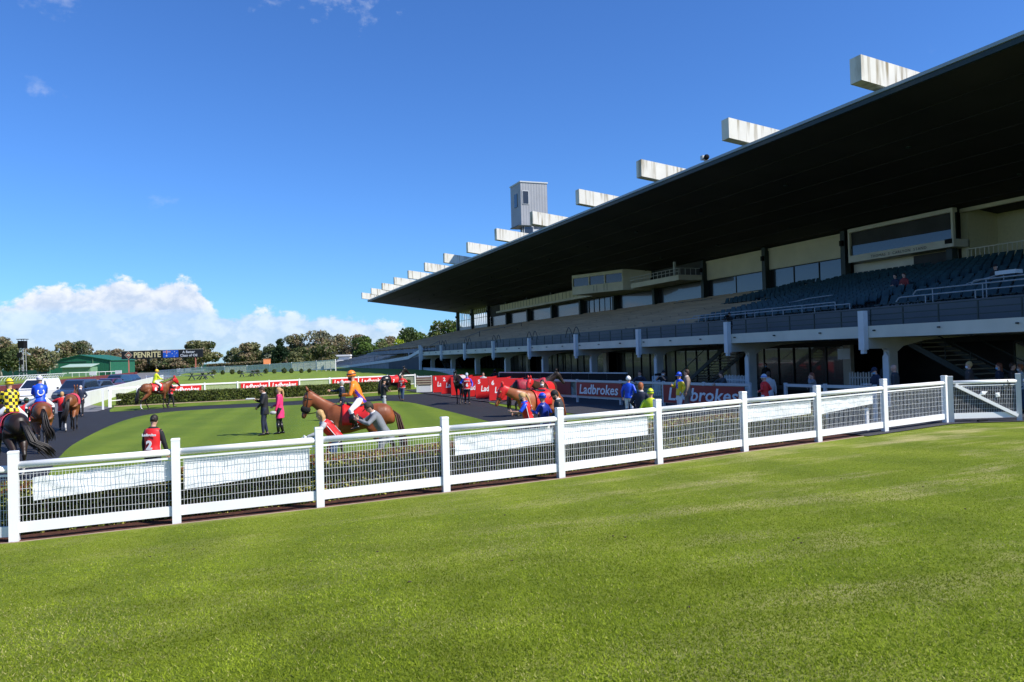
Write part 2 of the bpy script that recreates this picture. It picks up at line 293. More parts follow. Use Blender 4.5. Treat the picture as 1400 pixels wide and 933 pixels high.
# ------------------------------------------------------------------ mesh builder
class MB:
    def __init__(s): s.v = []; s.f = []; s.m = []
    def add(s, vs, fs, mi=0):
        o = len(s.v); s.v += [tuple(x) for x in vs]; s.f += [tuple(i+o for i in f) for f in fs]; s.m += [mi]*len(fs); return s
    def box(s, x0, x1, y0, y1, z0, z1, mi=0):
        return s.add([(x0,y0,z0),(x1,y0,z0),(x1,y1,z0),(x0,y1,z0),(x0,y0,z1),(x1,y0,z1),(x1,y1,z1),(x0,y1,z1)],
                     [(0,3,2,1),(4,5,6,7),(0,1,5,4),(1,2,6,5),(2,3,7,6),(3,0,4,7)], mi)
    def bar(s, a, b, w, h=None, mi=0, up=(0,0,1)):
        """rectangular bar from a to b, w across, h along up"""
        a = Vector(a); b = Vector(b); h = h or w; d = (b-a).normalized(); u = Vector(up)
        sd_ = d.cross(u)
        if sd_.length < 1e-4: sd_ = d.cross(Vector((1,0,0)))
        sd_.normalize(); u = sd_.cross(d).normalized(); vs = []
        for p in (a, b):
            for i, j in ((-1,-1),(1,-1),(1,1),(-1,1)): vs.append(p + sd_*i*w/2 + u*j*h/2)
        return s.add(vs, [(0,1,2,3),(7,6,5,4),(0,4,5,1),(1,5,6,2),(2,6,7,3),(3,7,4,0)], mi)
    def tube(s, pts, rs, n=8, mi=0, cap=True):
        pts = [Vector(p) for p in pts]
        if isinstance(rs, (int, float)): rs = [rs]*len(pts)
        prev = None; vs = []; fs = []
        for i, p in enumerate(pts):
            d = (pts[min(i+1, len(pts)-1)] - pts[max(i-1, 0)])
            d = d.normalized() if d.length > 1e-9 else Vector((0,0,1))
            if prev is None:
                a = d.cross(Vector((0,0,1)));  a = d.cross(Vector((0,1,0))) if a.length < .2 else a
            else: a = prev - d*prev.dot(d)
            a.normalize(); prev = a; b = d.cross(a)
            for k in range(n):
                t = 2*PI*k/n; vs.append(p + (a*math.cos(t)+b*math.sin(t))*rs[i])
        for i in range(len(pts)-1):
            for k in range(n): fs.append((i*n+k, i*n+(k+1)%n, (i+1)*n+(k+1)%n, (i+1)*n+k))
        if cap: fs.append(tuple(range(n))[::-1]); fs.append(tuple((len(pts)-1)*n+k for k in range(n)))
        return s.add(vs, fs, mi)
    def loft(s, secs, n=14, mi=0, power=2.0):
        """secs: (centre, side_vec, up_vec, halfw, halfh); closed caps"""
        vs = []; fs = []
        for c, a, b, hw, hh in secs:
            c = Vector(c); a = Vector(a); b = Vector(b)
            for k in range(n):
                t = 2*PI*k/n; ct, st = math.cos(t), math.sin(t)
                e = 2.0/power
                vs.append(c + a*(math.copysign(abs(ct)**e, ct)*hw) + b*(math.copysign(abs(st)**e, st)*hh))
        m_ = len(secs)
        for i in range(m_-1):
            for k in range(n): fs.append((i*n+k, i*n+(k+1)%n, (i+1)*n+(k+1)%n, (i+1)*n+k))
        fs.append(tuple(range(n))[::-1]); fs.append(tuple((m_-1)*n+k for k in range(n)))
        return s.add(vs, fs, mi)
    def ball(s, c, r, n=10, mi=0, top=1.0):
        if isinstance(r, (int, float)): r = (r, r, r)
        c = Vector(c); secs = []; m_ = max(5, n//2+2)
        for i in range(m_):
            t = -PI/2 + PI*i/(m_-1); q = max(.04, math.cos(t))
            secs.append((c+Vector((0,0,math.sin(t)*r[2])), (1,0,0), (0,1,0), r[0]*q, r[1]*q))
        return s.loft(secs, n, mi)
    def prism(s, poly, axis, a, b, mi=0):
        """poly: 2D outline (ccw); axis 'x','y','z' extrusion a..b"""
        def pt(p, t):
            if axis == 'y': return (p[0], t, p[1])
            if axis == 'x': return (t, p[0], p[1])
            return (p[0], p[1], t)
        n = len(poly); vs = [pt(p, a) for p in poly]+[pt(p, b) for p in poly]
        fs = [tuple(range(n))[::-1], tuple(range(n, 2*n))]+[(i, (i+1)%n, n+(i+1)%n, n+i) for i in range(n)]
        return s.add(vs, fs, mi)
    def mesh(s, name, mats, smooth=False):
        me = bpy.data.meshes.new(name); me.from_pydata(s.v, [], s.f)
        for m_ in (mats if isinstance(mats, (list, tuple)) else [mats]): me.materials.append(m_)
        me.polygons.foreach_set('material_index', s.m); me.polygons.foreach_set('use_smooth', [smooth]*len(s.f))
        bm = bmesh.new(); bm.from_mesh(me); bmesh.ops.recalc_face_normals(bm, faces=bm.faces); bm.to_mesh(me); bm.free()
        me.update(); return me
    def build(s, name, mats, parent=None, smooth=False, loc=None, rotz=0):
        o = bpy.data.objects.new(name, s.mesh(name, mats, smooth)); col.objects.link(o)
        if parent: o.parent = parent
        if loc is not None: o.location = loc
        o.rotation_euler[2] = rotz
        return o
def link_mesh(name, me, parent=None, loc=(0,0,0), rotz=0):
    o = bpy.data.objects.new(name, me); col.objects.link(o); o.parent = parent; o.location = loc; o.rotation_euler[2] = rotz; return o
def tag(o, label=None, cat=None, group=None, kind=None):
    if label: o['label'] = label
    if cat: o['category'] = cat
    if group: o['group'] = group
    if kind: o['kind'] = kind
    return o
def empty(name, loc=(0,0,0), rz=0, label=None, cat=None, group=None):
    o = bpy.data.objects.new(name, None); o.empty_display_size = .2; col.objects.link(o); o.location = loc; o.rotation_euler[2] = rz
    return tag(o, label, cat, group)
def copy_tree(o, parent=None):
    c = o.copy(); col.objects.link(c); c.parent = parent
    for ch in [x for x in list(o.children)]: copy_tree(ch, c)
    return c
def from_arrays(name, verts, faces, mats, midx=None, smooth=False):
    """fast mesh from numpy arrays; faces (n,k)"""
    me = bpy.data.meshes.new(name); n, k = faces.shape
    me.vertices.add(len(verts)); me.vertices.foreach_set('co', verts.astype(np.float32).ravel())
    me.loops.add(n*k); me.loops.foreach_set('vertex_index', faces.astype(np.int32).ravel())
    me.polygons.add(n); me.polygons.foreach_set('loop_start', np.arange(0, n*k, k, dtype=np.int32))
    try: me.polygons.foreach_set('loop_total', np.full(n, k, dtype=np.int32))
    except Exception: pass
    for m_ in mats: me.materials.append(m_)
    if midx is not None: me.polygons.foreach_set('material_index', midx.astype(np.int32))
    me.polygons.foreach_set('use_smooth', np.full(n, smooth)); me.update(); me.validate(); return me
def leaf_cards(name, pts, size, mats, midx, nrm=None, flat=.0):
    n = len(pts); a = RNG.normal(size=(n,3)); a /= np.linalg.norm(a, axis=1)[:,None]
    b = RNG.normal(size=(n,3))
    if nrm is not None: a = a*(1-flat)+np.cross(nrm, a)*flat
    b = np.cross(a, b); b /= (np.linalg.norm(b, axis=1)[:,None]+1e-9)
    s_ = (size*(0.6+0.8*RNG.rand(n)))[:,None] if np.isscalar(size) else size[:,None]
    v = np.stack([pts-a*s_, pts+b*s_*.55, pts+a*s_, pts-b*s_*.55], 1).reshape(-1,3)
    f = np.arange(4*n).reshape(n,4); return from_arrays(name, v, f, mats, midx)

# text as mesh ---------------------------------------------------------------
tmp_scene = bpy.data.scenes.new('tmp')
def evaluated(o):
    tmp_scene.collection.objects.link(o); vl = tmp_scene.view_layers[0]; vl.update()
    dg = vl.depsgraph; dg.update(); me = bpy.data.meshes.new_from_object(o.evaluated_get(dg), depsgraph=dg)
    tmp_scene.collection.objects.unlink(o); return me
def text_mesh(body, size, m_, shear=0.0, bold=0.0, width=None, extrude=.004, spacing=1.0):
    c = bpy.data.curves.new('t', 'FONT'); c.body = body; c.size = size; c.shear = shear; c.offset = bold; c.extrude = extrude
    c.align_x = 'CENTER'; c.align_y = 'CENTER'; c.space_character = spacing; c.resolution_u = 2
    o = bpy.data.objects.new('t', c); me = evaluated(o); bpy.data.objects.remove(o)
    xs = [v.co.x for v in me.vertices]; ys = [v.co.y for v in me.vertices]
    cx_, cy_ = (min(xs)+max(xs))/2, (min(ys)+max(ys))/2; sx_ = (width/(max(xs)-min(xs))) if width else 1
    for v in me.vertices: v.co.x = (v.co.x-cx_)*sx_; v.co.y -= cy_
    me.materials.clear(); me.materials.append(m_); return me
def put_text(body, size, m_, parent, origin, right, upd=(0,0,1), name='lettering', **k):
    """text in the plane right/up; reads left to right along `right`"""
    me = text_mesh(body, size, m_, **k); r = Vector(right).normalized(); u = Vector(upd).normalized(); n = r.cross(u)
    mt = Matrix(((r.x,u.x,n.x,origin[0]),(r.y,u.y,n.y,origin[1]),(r.z,u.z,n.z,origin[2]),(0,0,0,1)))
    me.transform(mt); me.name = name; return link_mesh(name, me, parent)
def remesh(mb, voxel, smooth=4):
    me = bpy.data.meshes.new('r'); me.from_pydata(mb.v, [], mb.f)
    bm = bmesh.new(); bm.from_mesh(me); bmesh.ops.recalc_face_normals(bm, faces=bm.faces); bm.to_mesh(me); bm.free()
    o = bpy.data.objects.new('r', me); md = o.modifiers.new('r', 'REMESH'); md.mode = 'VOXEL'; md.voxel_size = voxel
    if smooth: s_ = o.modifiers.new('s', 'SMOOTH'); s_.factor = .5; s_.iterations = smooth
    r = evaluated(o); bpy.data.objects.remove(o); bpy.data.meshes.remove(me)
    r.polygons.foreach_set('use_smooth', [True]*len(r.polygons)); return r
def assign(me, mats, fn):
    me.materials.clear()
    for m_ in mats: me.materials.append(m_)
    if fn:
        for p in me.polygons: p.material_index = fn(p.center)
    else:
        for p in me.polygons: p.material_index = 0
    return me

# ================================================================== GROUND
postpx = [(20,740),(242,715),(438,693),(610,672),(767,653),(901,634),(1018,617),(1119,604),(1210,591),(1293,579),(1394,576)]
postz = [.10,.15,.20,.25,.30,.33,.37,.41,.45,.45,.45]
FP = [P(x, y, z) for (x, y), z in zip(postpx, postz)]
_l1 = FP[0] + Vector((-2.25*.93, 2.25*.36, -.10)); _l2 = _l1 + Vector((-2.25*.96, 2.25*.28, 0))
fl = [(-40, FP[0].y+4, 0.0), (_l2.x, _l2.y, 0.0), (_l1.x, _l1.y, 0.0)] + [(p.x, p.y, p.z) for p in FP] + [(45, FP[-1].y-2, .45)]
_fx = np.array([p[0] for p in fl]); _fy = np.array([p[1] for p in fl]); _fz = np.array([p[2] for p in fl])
def fy(x): return np.interp(x, _fx, _fy)
def fz(x): return np.interp(x, _fx, _fz)
def sm(t): t = np.clip(t, 0, 1); return t*t*(3-2*t)
def lawn_z(x, y):
    v = fy(x)-y; z0 = fz(x); return z0 + (0.93-z0)*sm((v+.5)/11.5)
def grid_obj(name, xs, vs, ff, zf, m, kind='structure'):
    X, V = np.meshgrid(xs, vs); Y = ff(X, V); Z = zf(X, Y)
    verts = np.stack([X.ravel(), Y.ravel(), Z.ravel()], 1); nx = len(xs); ny = len(vs)
    i = (np.arange(ny-1)[:,None]*nx + np.arange(nx-1)[None,:]).ravel()
    f = np.stack([i, i+1, i+nx+1, i+nx], 1)
    me = from_arrays(name, verts, f, [m], smooth=True); o = link_mesh(name, me)
    return tag(o, kind=kind)
xs = np.unique(np.concatenate([np.linspace(-30, 45, 151), _fx[1:-1]]))
grid_obj('lawn', xs, np.linspace(-.10, 30, 76)[::-1], lambda X, V: fy(X)-V-.2, lawn_z, M['lawn'])
def bank_z(x, y):
    wv_ = y-fy(x); return fz(x)*(1-sm((wv_-1.0)/4.0)) - .004
xl = np.unique(np.concatenate([np.linspace(-25, 14.6, 90), _fx[(_fx > -25) & (_fx < 14.6)]]))
grid_obj('garden_bed', xl, np.linspace(-.2, 2.0, 10), lambda X, V: fy(X)+V, lambda x, y: bank_z(x, y)+.012*np.sin(x*37)*np.cos(y*31), M['mulch'])
grid_obj('verge', xl, np.linspace(2.0, 6.0, 10), lambda X, V: fy(X)+V, lambda x, y: bank_z(x, y)+.008, M['ringlawn'])
xr = np.linspace(14.6, 45, 50)
grid_obj('forecourt', xr, np.concatenate([np.linspace(-.3, 6, 14), [30, 60, 100, 160]]), lambda X, V: fy(X)+V, lambda x, y: bank_z(x, y)+.030, M['asphalt'])
# lawn edging (thin timber/earth lip along the bed)
e = MB()
for a, b in zip(fl[1:-4], fl[2:-3]):
    e.bar((a[0], a[1]-.16, a[2]-.01), (b[0], b[1]-.16, b[2]-.01), .035, .05)
tag(e.build('lawn_edging', M['kerb']), kind='structure')
def flat(name, pts, z, m):
    pts = [(p[0], p[1]) for p in pts]; bm = bmesh.new(); vs = [bm.verts.new((x, y, z)) for x, y in pts]; f = bm.faces.new(vs)
    bm.normal_update()
    if f.normal.z < 0: f.normal_flip()
    bmesh.ops.triangulate(bm, faces=[f]); me = bpy.data.meshes.new(name); bm.to_mesh(me); bm.free(); me.materials.append(m)
    return tag(link_mesh(name, me), kind='structure')
def smoothpts(pts, it=2):
    for _ in range(it):
        q = [pts[0]]
        for a, b in zip(pts[:-1], pts[1:]): q += [a*.75+b*.25, a*.25+b*.75]
        pts = q+[pts[-1]]
    return pts
flat('terrain', [(-3000,-3000),(3000,-3000),(3000,3000),(-3000,3000)], -.06, M['terrain'])
flat('track', [(-40,-5),(26,-5),(26,62),(14,62),(-40,62)], -.016, M['track'])
flat('service_road', [(-60,62.01),(-60,51.3),(-9.6,51.2),(-6.4,51.6),(-6.1,56),(-8.3,62),(-8.3,330),(-26,330),(-33,150),(-38,62.01)], -.008, M['road'])
inner = smoothpts([P(x, y) for x, y in [(40,700),(82,618.5),(120,596),(160,577.5),(200,566.5),(260,560.5),(350,556.7),(430,552.5),(500,549.2),(552,548),(600,559),(650,571.5),(700,585),(760,612),(775,660)]])
flat('ring_lawn', inner, -.002, M['ringlawn'])
# outer verge between the track and the back hedge, with its pale kerb
vo = smoothpts([P(x, y) for x, y in [(150,563.2),(175,562),(239,556.6),(352,551.2),(391,549),(510,542.2),(567,536.8),(592,536.6)]])
vb = [P(592,536.6)+Vector((.6,9,0)), P(300,552)+Vector((0,9,0)), P(160,556)+Vector((-.1,2,0)), P(150,560)]
flat('outer_verge', vo+vb, -.004, M['ringlawn'])
k = MB(); kp = [P(x, y) for x, y in [(156,556.5),(250,551.5),(400,544.3),(470,540.0),(560,533.8)]]
for a, b in zip(kp[:-1], kp[1:]): k.bar(a, b, .12, .10)
tag(k.build('kerb', M['kerb']), kind='structure')
rg = smoothpts([P(x, y) for x, y in [(690,556.5),(670,552.5),(668,550),(680,547),(720,545.8),(780,547),(860,553),(960,558),(1025,562),(1060,566),(1060,600),(900,600),(790,585),(740,566),(690,556.5)]], 2)
flat('side_verge', rg, .004, M['ringlawn'])
def mound_z(x, y):
    return 1.0*sm((y-61)/26)*sm((x+8.0)/3.5)*(1-.25*sm((y-160)/80)) + .25*sm((x-12)/20)*sm((y-75)/30) + .9*(1-sm((x+8.0)/3.5))*sm((y-61)/5)*.0 - .012
grid_obj('mound', np.linspace(-7.9, 60, 70), np.linspace(56, 320, 90), lambda X, V: V + np.where(X > 14, (X-14)*.0, 0), lambda x, y: mound_z(x, y), M['fargrass'])
flat('paddock', [(-420,82),(-34,82),(-34,330),(-420,420)], -.012, M['fargrass'])
flat('far_track', [(-420,150),(-60,150),(-38,330),(-420,460)], -.006, M['fargrass'])

# near-field mown blades (one sheet of ground cover nobody could count)
nb = 520000
d = 3.1 + 13.5*RNG.rand(nb)**1.35; ang = (RNG.rand(nb)-.5)*2*R_(38)
bx_ = d*(math.sin(YAW) + np.tan(ang)*math.cos(YAW)); by_ = d*(math.cos(YAW) - np.tan(ang)*math.sin(YAW))
ok = by_ < fy(bx_)-.28; bx_, by_, d = bx_[ok], by_[ok], d[ok]; nb = len(bx_)
bz_ = lawn_z(bx_, by_); th = RNG.rand(nb)*2*PI; h = (.008+.012*RNG.rand(nb))*np.clip(1.15-(d-3)/16, .25, 1); wd = .0022+.0022*RNG.rand(nb); wd = wd*(1+d*.05)
tx, ty = np.cos(th)*wd, np.sin(th)*wd; lx, ly = RNG.normal(0, .012, nb), RNG.normal(0, .012, nb)
v = np.stack([np.stack([bx_-tx, by_-ty, bz_], 1), np.stack([bx_+tx, by_+ty, bz_], 1), np.stack([bx_+lx, by_+ly, bz_+h], 1)], 1).reshape(-1, 3)
gm = [leafmat('blade_green', (.25, .31, .024), .35), leafmat('blade_dark', (.17, .22, .016), .35), leafmat('blade_straw', (.38, .36, .13), .3)]
patch = np.sin(bx_*1.1+by_*.6)+np.sin(bx_*.37-by_*.8+1)+.0
gi = np.where(RNG.rand(nb) < .06+.10*(patch > .6), 2, np.where(RNG.rand(nb) < .45, 1, 0))
tag(link_mesh('grass', from_arrays('grass', v, np.arange(3*nb).reshape(nb, 3), gm, gi)), 'short mown green grass covering the foreground lawn', 'grass', kind='stuff')
# soil crumbs on the lawn
cr = MB()
for x, y in [(516,752),(1085,744),(1092,741),(1096,748),(700,770),(838,735),(425,765),(265,742),(942,838),(1150,655),(1262,668),(1320,700),(690,700),(560,800),(855,737),(205,752)]:
    p = P(x, y, .6); p.z = float(lawn_z(p.x, p.y)); q = P(x, y, p.z); q.z = float(lawn_z(q.x, q.y))
    cr.ball(q+Vector((0,0,.006)), (.012+.012*random.random(), .012, .008), 6)
tag(cr.build('soil_crumbs', mat('dry_soil', (.06,.045,.03), .95)), 'small dark soil crumbs scattered on the foreground lawn', 'soil crumbs', kind='stuff')

# ================================================================== FRONT FENCE
PH = 1.31
fence = empty('lawn_fence', FP[0], 0, 'long white post and rail fence with wire mesh between lawn and hedge', 'fence')
def LOC(p): return Vector(p)-FP[0]
def post(parent, p, h, w_=.125, m=M['white'], yaw=0.0):
    b = MB(); h2 = w_/2; c, s = math.cos(yaw), math.sin(yaw)
    def q(x, y, z): return (p.x+x*c-y*s, p.y+x*s+y*c, p.z+z)
    vs = []
    for z, k_ in ((-.15,1),(h-.035,1),(h-.035,1.05),(h-.012,1.05),(h,.92)):
        vs += [q(-h2*k_,-h2*k_,z), q(h2*k_,-h2*k_,z), q(h2*k_,h2*k_,z), q(-h2*k_,h2*k_,z)]
    fs = [(0,3,2,1)]
    for i in range(4):
        for j in range(4): fs.append((i*4+j, i*4+(j+1)%4, i*4+4+(j+1)%4, i*4+4+j))
    fs.append((16,17,18,19)); b.add(vs, fs); o = b.build('post', m, parent); return o
def bay(parent, a, b, off, mesh=True, brace=False, za=0, zb=0, wires=True, m=M['white']):
    """a,b post feet (local); top rail, slim rail, kick board and wire mesh"""
    a = Vector(a)+Vector((0,0,za)); b = Vector(b)+Vector((0,0,zb)); u = (b-a).normalized(); a = a+u*.064; b = b-u*.064; L_ = (b-a).length
    Z = Vector((0,0,1))
    r = MB(); r.tube([a+Z*1.10, b+Z*1.10], .052, 10); 
    nrm_ = u.cross(Z).normalized()
    r.build('top_rail', m, parent, smooth=True)
    r = MB(); r.bar(a+Z*1.005, b+Z*1.005, .035, .03); r.build('wire_rail', m, parent)
    r = MB(); r.bar(a+Z*.19, b+Z*.19, .045, .15); r.build('bottom_rail', m, parent)
    if wires:
        wv_ = MB(); n = int(L_/.046)
        for i in range(1, n):
            t = i/n; p = a.lerp(b, t) + nrm_*.006*math.sin(i*1.7)
            lean = Vector((u.x, u.y, 0))*random.uniform(-.004, .004)
            wv_.bar(p+Z*.26, p+Z*.995+lean, .0042, .0042, up=(u.x, u.y, 0))
        hz_ = [.36,.50,.62,.74,.865,.95]
        ph_ = random.random()*6
        for zz in hz_:
            pts = [a.lerp(b, t)+Z*(zz+.008*math.sin(t*4+ph_)) for t in np.linspace(0, 1, 9)]
            for p, q in zip(pts[:-1], pts[1:]): wv_.bar(p, q, .0042, .0042)
        wv_.build('wire_mesh', M['wire'], parent)
allp = [_l2, _l1] + FP[:10]
for i, p in enumerate(allp):
    h_ = PH + (.02 if i == 10 else 0)
    yw = math.atan2(FP[3].y-FP[0].y, FP[3].x-FP[0].x) if i < 11 else R_(14)
    post(fence, LOC(p), h_ if i != 11 else 1.30, yaw=yw)
bay(fence, LOC(_l2), LOC(_l1), 0, za=0, zb=0); bay(fence, LOC(_l1), LOC(FP[0]), 0, za=0, zb=-.05)
for a, b in zip(FP[:9], FP[1:10]): bay(fence, LOC(a), LOC(b), 0)
# the slim extra leg behind the mesh of the eighth bay
b_ = MB(); p_ = P(1191, 592, .42); b_.bar(LOC(p_)+Vector((0,.12,-.1)), LOC(p_)+Vector((0,.12,.62)), .07); b_.build('strut', M['white'], fence)

# gate
g0 = FP[9] + (FP[10]-FP[9]).normalized()*.17; g1 = FP[10]
gate = empty('gate', g0, 0, 'white braced mesh gate with papers tucked into its wire', 'gate')
gl = lambda p: Vector(p)-g0
post(gate, gl(g0), 1.28, m=M['railgrey'], yaw=R_(40)); post(gate, gl(g1), 1.30, m=M['railgrey'], yaw=R_(40))  # gate posts set in a greyer tone than the fence posts
bay(gate, gl(g0), gl(g1), 0, m=M['white'])
br = MB(); u_ = (g1-g0).normalized(); n_ = u_.cross(Vector((0,0,1)))
br.bar(gl(g0)+u_*.1+Vector((0,0,1.03))+n_*.05, gl(g1)-u_*.08+Vector((0,0,.16))+n_*.05, .05, .085); br.build('brace', M['white'], gate)
br = MB(); c0 = gl(g0)+(g1-g0)*.42; br.box(c0.x-.16, c0.x+.16, c0.y-.10, c0.y-.02, .0, .07); br.build('drop_bolt', M['black'], gate)
br = MB(); c0 = gl(g0)+(g1-g0)*.82
for dx in (0, .07): br.bar(c0+Vector((dx,-.06,1.14)), c0+Vector((dx,-.06,.93)), .012)
br.build('strap', M['black'], gate)
f2 = empty('fence_panel', g1, 0, 'white fence end bay continuing right of the gate', 'fence')
bay(f2, Vector((.13,-.02,0)), Vector((2.6,-.6,0)), 0); post(f2, Vector((2.6,-.6,0)), 1.3)
# papers in the gate
for (x, y, lab, tilt) in [(1343, 538, 'crumpled white paper with pink print tucked in gate mesh', .5), (1364, 540, 'white folded diamond paper tucked in gate mesh', .9)]:
    r = ray(x, y); n3 = Vector((n_.x, n_.y, 0)); t = ((g0+n_*.03)-Vector((0,0,CAM_H))).dot(n3)/r.dot(n3); c = Vector((0,0,CAM_H))+r*t
    pb = MB(); a1 = u_*math.cos(tilt)+Vector((0,0,1))*math.sin(tilt); b1 = -u_*math.sin(tilt)+Vector((0,0,1))*math.cos(tilt)
    if tilt < .7:
        vs = [c-a1*.14, c-b1*.06+a1*.02+n_*.02, c+a1*.16-b1*.03, c+b1*.07+n_*.03, c-a1*.03+b1*.02+n_*.04]; fs = [(0,1,4),(1,2,4),(2,3,4),(3,0,4)]
    else:
        vs = [c-a1*.085, c-b1*.085, c+a1*.085, c+b1*.085, c+n_*.015]; fs = [(0,1,4),(1,2,4),(2,3,4),(3,0,4)]
    pb.add([q for q in vs], fs); o = pb.build('paper', M['txt']); tag(o, lab, 'paper')

# cloth banners tied inside the fence bays
def cloth(i, x0, x1, zt0, zt1, zb0, zb1, lab, wr=.02, seed=0):
    a, b = FP[i], FP[i+1]; A = P(x0, 600, 0); u = (b-a); L_ = u.length; u.normalize(); nn = u.cross(Vector((0,0,1))).normalized()
    def tpar(x):
        r = ray(x, 620); c = Vector((0,0,CAM_H)); # intersect vertical fence plane
        t = (a-c).dot(nn)/r.dot(nn); return (c+r*t-a).dot(u)
    s0, s1 = tpar(x0), tpar(x1); nx, nz = 64, 14; rs = np.random.RandomState(seed); ph = rs.rand(8)*6
    verts = []; 
    for j in range(nz+1):
        for q in range(nx+1):
            t = q/nx; vq = j/nz; s_ = s0+(s1-s0)*t
            sagt = .016*abs(math.sin(t*PI*2.6+ph[0]))+.004*math.sin(t*17+ph[1]); zt = zt0+(zt1-zt0)*t-sagt
            zb = zb0+(zb1-zb0)*t+.002*math.sin(t*7+ph[2])
            z = zb+(zt-zb)*vq; base = a+u*s_; zf_ = a.z+(b.z-a.z)*s_/L_
            dd = .04 + wr*.65*(.45*math.sin(t*11+vq*2.2+ph[4])+.30*math.sin(t*29-vq*4+ph[5])+.32*math.sin((t*3+vq*1.1)*8+ph[6])*(1-t)) + .004*math.sin(t*60+vq*9+ph[7])*abs(vq-.3)
            pt = base - nn*dd; verts.append((pt.x, pt.y, zf_+z))
    f = [(j*(nx+1)+q, j*(nx+1)+q+1, (j+1)*(nx+1)+q+1, (j+1)*(nx+1)+q) for j in range(nz) for q in range(nx)]
    mb = MB(); mb.add(verts, f); o = mb.build('cloth_banner', M['cloth'], smooth=True); tag(o, lab, 'cloth', 'white cloths tied to the fence'); return o
cl = [(0,40,232,.90,.985,.55,.66,'white cloth tied to fence mesh, leftmost and most wrinkled, its left end hanging free',.028,1),
      (1,249,421,.985,.985,.50,.62,'white cloth on fence mesh just left of the chestnut horse',.018,2),
      (3,622,758,.955,.955,.60,.66,'white cloth on fence mesh below the jockey in dark blue',.024,3),
      (4,773,888,.985,.985,.60,.60,'white cloth on fence mesh below the man in flat cap and blue silks jockey',.015,4),
      (6,1023,1113,.985,.985,.62,.66,'white cloth on fence mesh below the jockey in red',.020,5),
      (7,1123,1198,.985,.985,.62,.74,'creased white cloth, last at the right, below a woman on her phone',.030,6)]
for c_ in cl: cloth(c_[0], c_[1], c_[2], c_[3], c_[4], c_[5], c_[6], c_[7], c_[8], c_[9])

# ================================================================== HEDGES
def hedge(name, line, w0, w1, zlo, zhi, n, size, label, leafs, probs, core=.06, jit=.05):
    """line: list of (x,y,z) of its front edge; depth w0..w1 measured along +Y"""
    seg = [Vector(p) for p in line]; Ls = [(b-a).length for a, b in zip(seg[:-1], seg[1:])]; tot = sum(Ls)
    cum = np.concatenate([[0], np.cumsum(Ls)]); X = np.array([[p.x, p.y, p.z] for p in seg])
    def at(s): return np.stack([np.interp(s, cum, X[:,k_]) for k_ in range(3)], -1)
    root = empty(name, seg[0], 0, label, 'hedge')
    c = MB(); ns = max(2, int(tot/1.0)); prof_ = []
    for i in range(ns+1):
        p = at(tot*i/ns)-X[0]; y0, y1 = w0+core, w1-core
        prof_.append([(p[0],p[1]+y0,p[2]+zlo),(p[0],p[1]+y1,p[2]+zlo),(p[0],p[1]+y1,p[2]+zhi-core),(p[0],p[1]+y0,p[2]+zhi-core)])
    vs = [q for pr in prof_ for q in pr]; fs = [(0,1,2,3), tuple(4*ns+k_ for k_ in (3,2,1,0))]
    for i in range(ns):
        for j in range(4): fs.append((4*i+j, 4*i+(j+1)%4, 4*i+4+(j+1)%4, 4*i+4+j))
    c.add(vs, fs); c.build('dark_core', mat('hedge_core', (.035, .032, .018), .9, .4, 20), root)  # solid dark box filling the hedge behind its leaf cards
    a1, a2 = (zhi-zlo), (w1-w0); r = RNG.rand(n); front = r < a1/(a1+a2)*.75; back = (~front) & (r > .93)
    s = RNG.rand(n)*tot; p = at(s); bump = .6*np.sin(s*2.1)+.5*np.sin(s*5.3+1)+.4*np.sin(s*11)
    y = np.where(front, w0+np.abs(RNG.normal(0, jit, n))-.02, np.where(back, w1-np.abs(RNG.normal(0, jit, n)), w0+(w1-w0)*RNG.rand(n)))
    z = np.where(front | back, zlo-.02+(zhi-zlo)*RNG.rand(n), zhi-np.abs(RNG.normal(0, jit, n))+.02) + bump*.015
    pts = np.stack([p[:,0]+RNG.normal(0,.01,n), p[:,1]+y, p[:,2]+z], 1)-X[0]
    top_ = ~(front | back); mi = RNG.choice(len(leafs), n, p=probs)
    if len(leafs) > 2: mi = np.where(top_ & (RNG.rand(n) < .45), 2, mi)
    me = leaf_cards('foliage', pts, size, leafs, mi); link_mesh('foliage', me, root); return root
hl = [(_l2.x-4, _l2.y+1.4, 0.0), (_l1.x, _l1.y+.5, .0)] + [(p.x, p.y+.45, p.z) for p in FP[:8]]; hl[-1] = (hl[-1][0]+.9, hl[-1][1]+.25, hl[-1][2])
hedge('hedge', hl, 0.0, .95, .0, .68, 120000, .030, 'clipped knee high hedge with reddish tips behind the white fence', [LF['hedge'], LF['hedge2'], LF['hedge3'], LF['dark']], [.42, .36, .05, .17])
bh = [P(159,555.6), P(240,551.5), P(400,543.3), P(480,538.0), P(562,532.6)]
hedge('hedge', bh, 0.0, 1.0, 0.0, .74, 26000, .085, 'long low clipped hedge in front of the far white rail', [LF['hedge'], LF['dark'], LF['olive']], [.42, .33, .25])

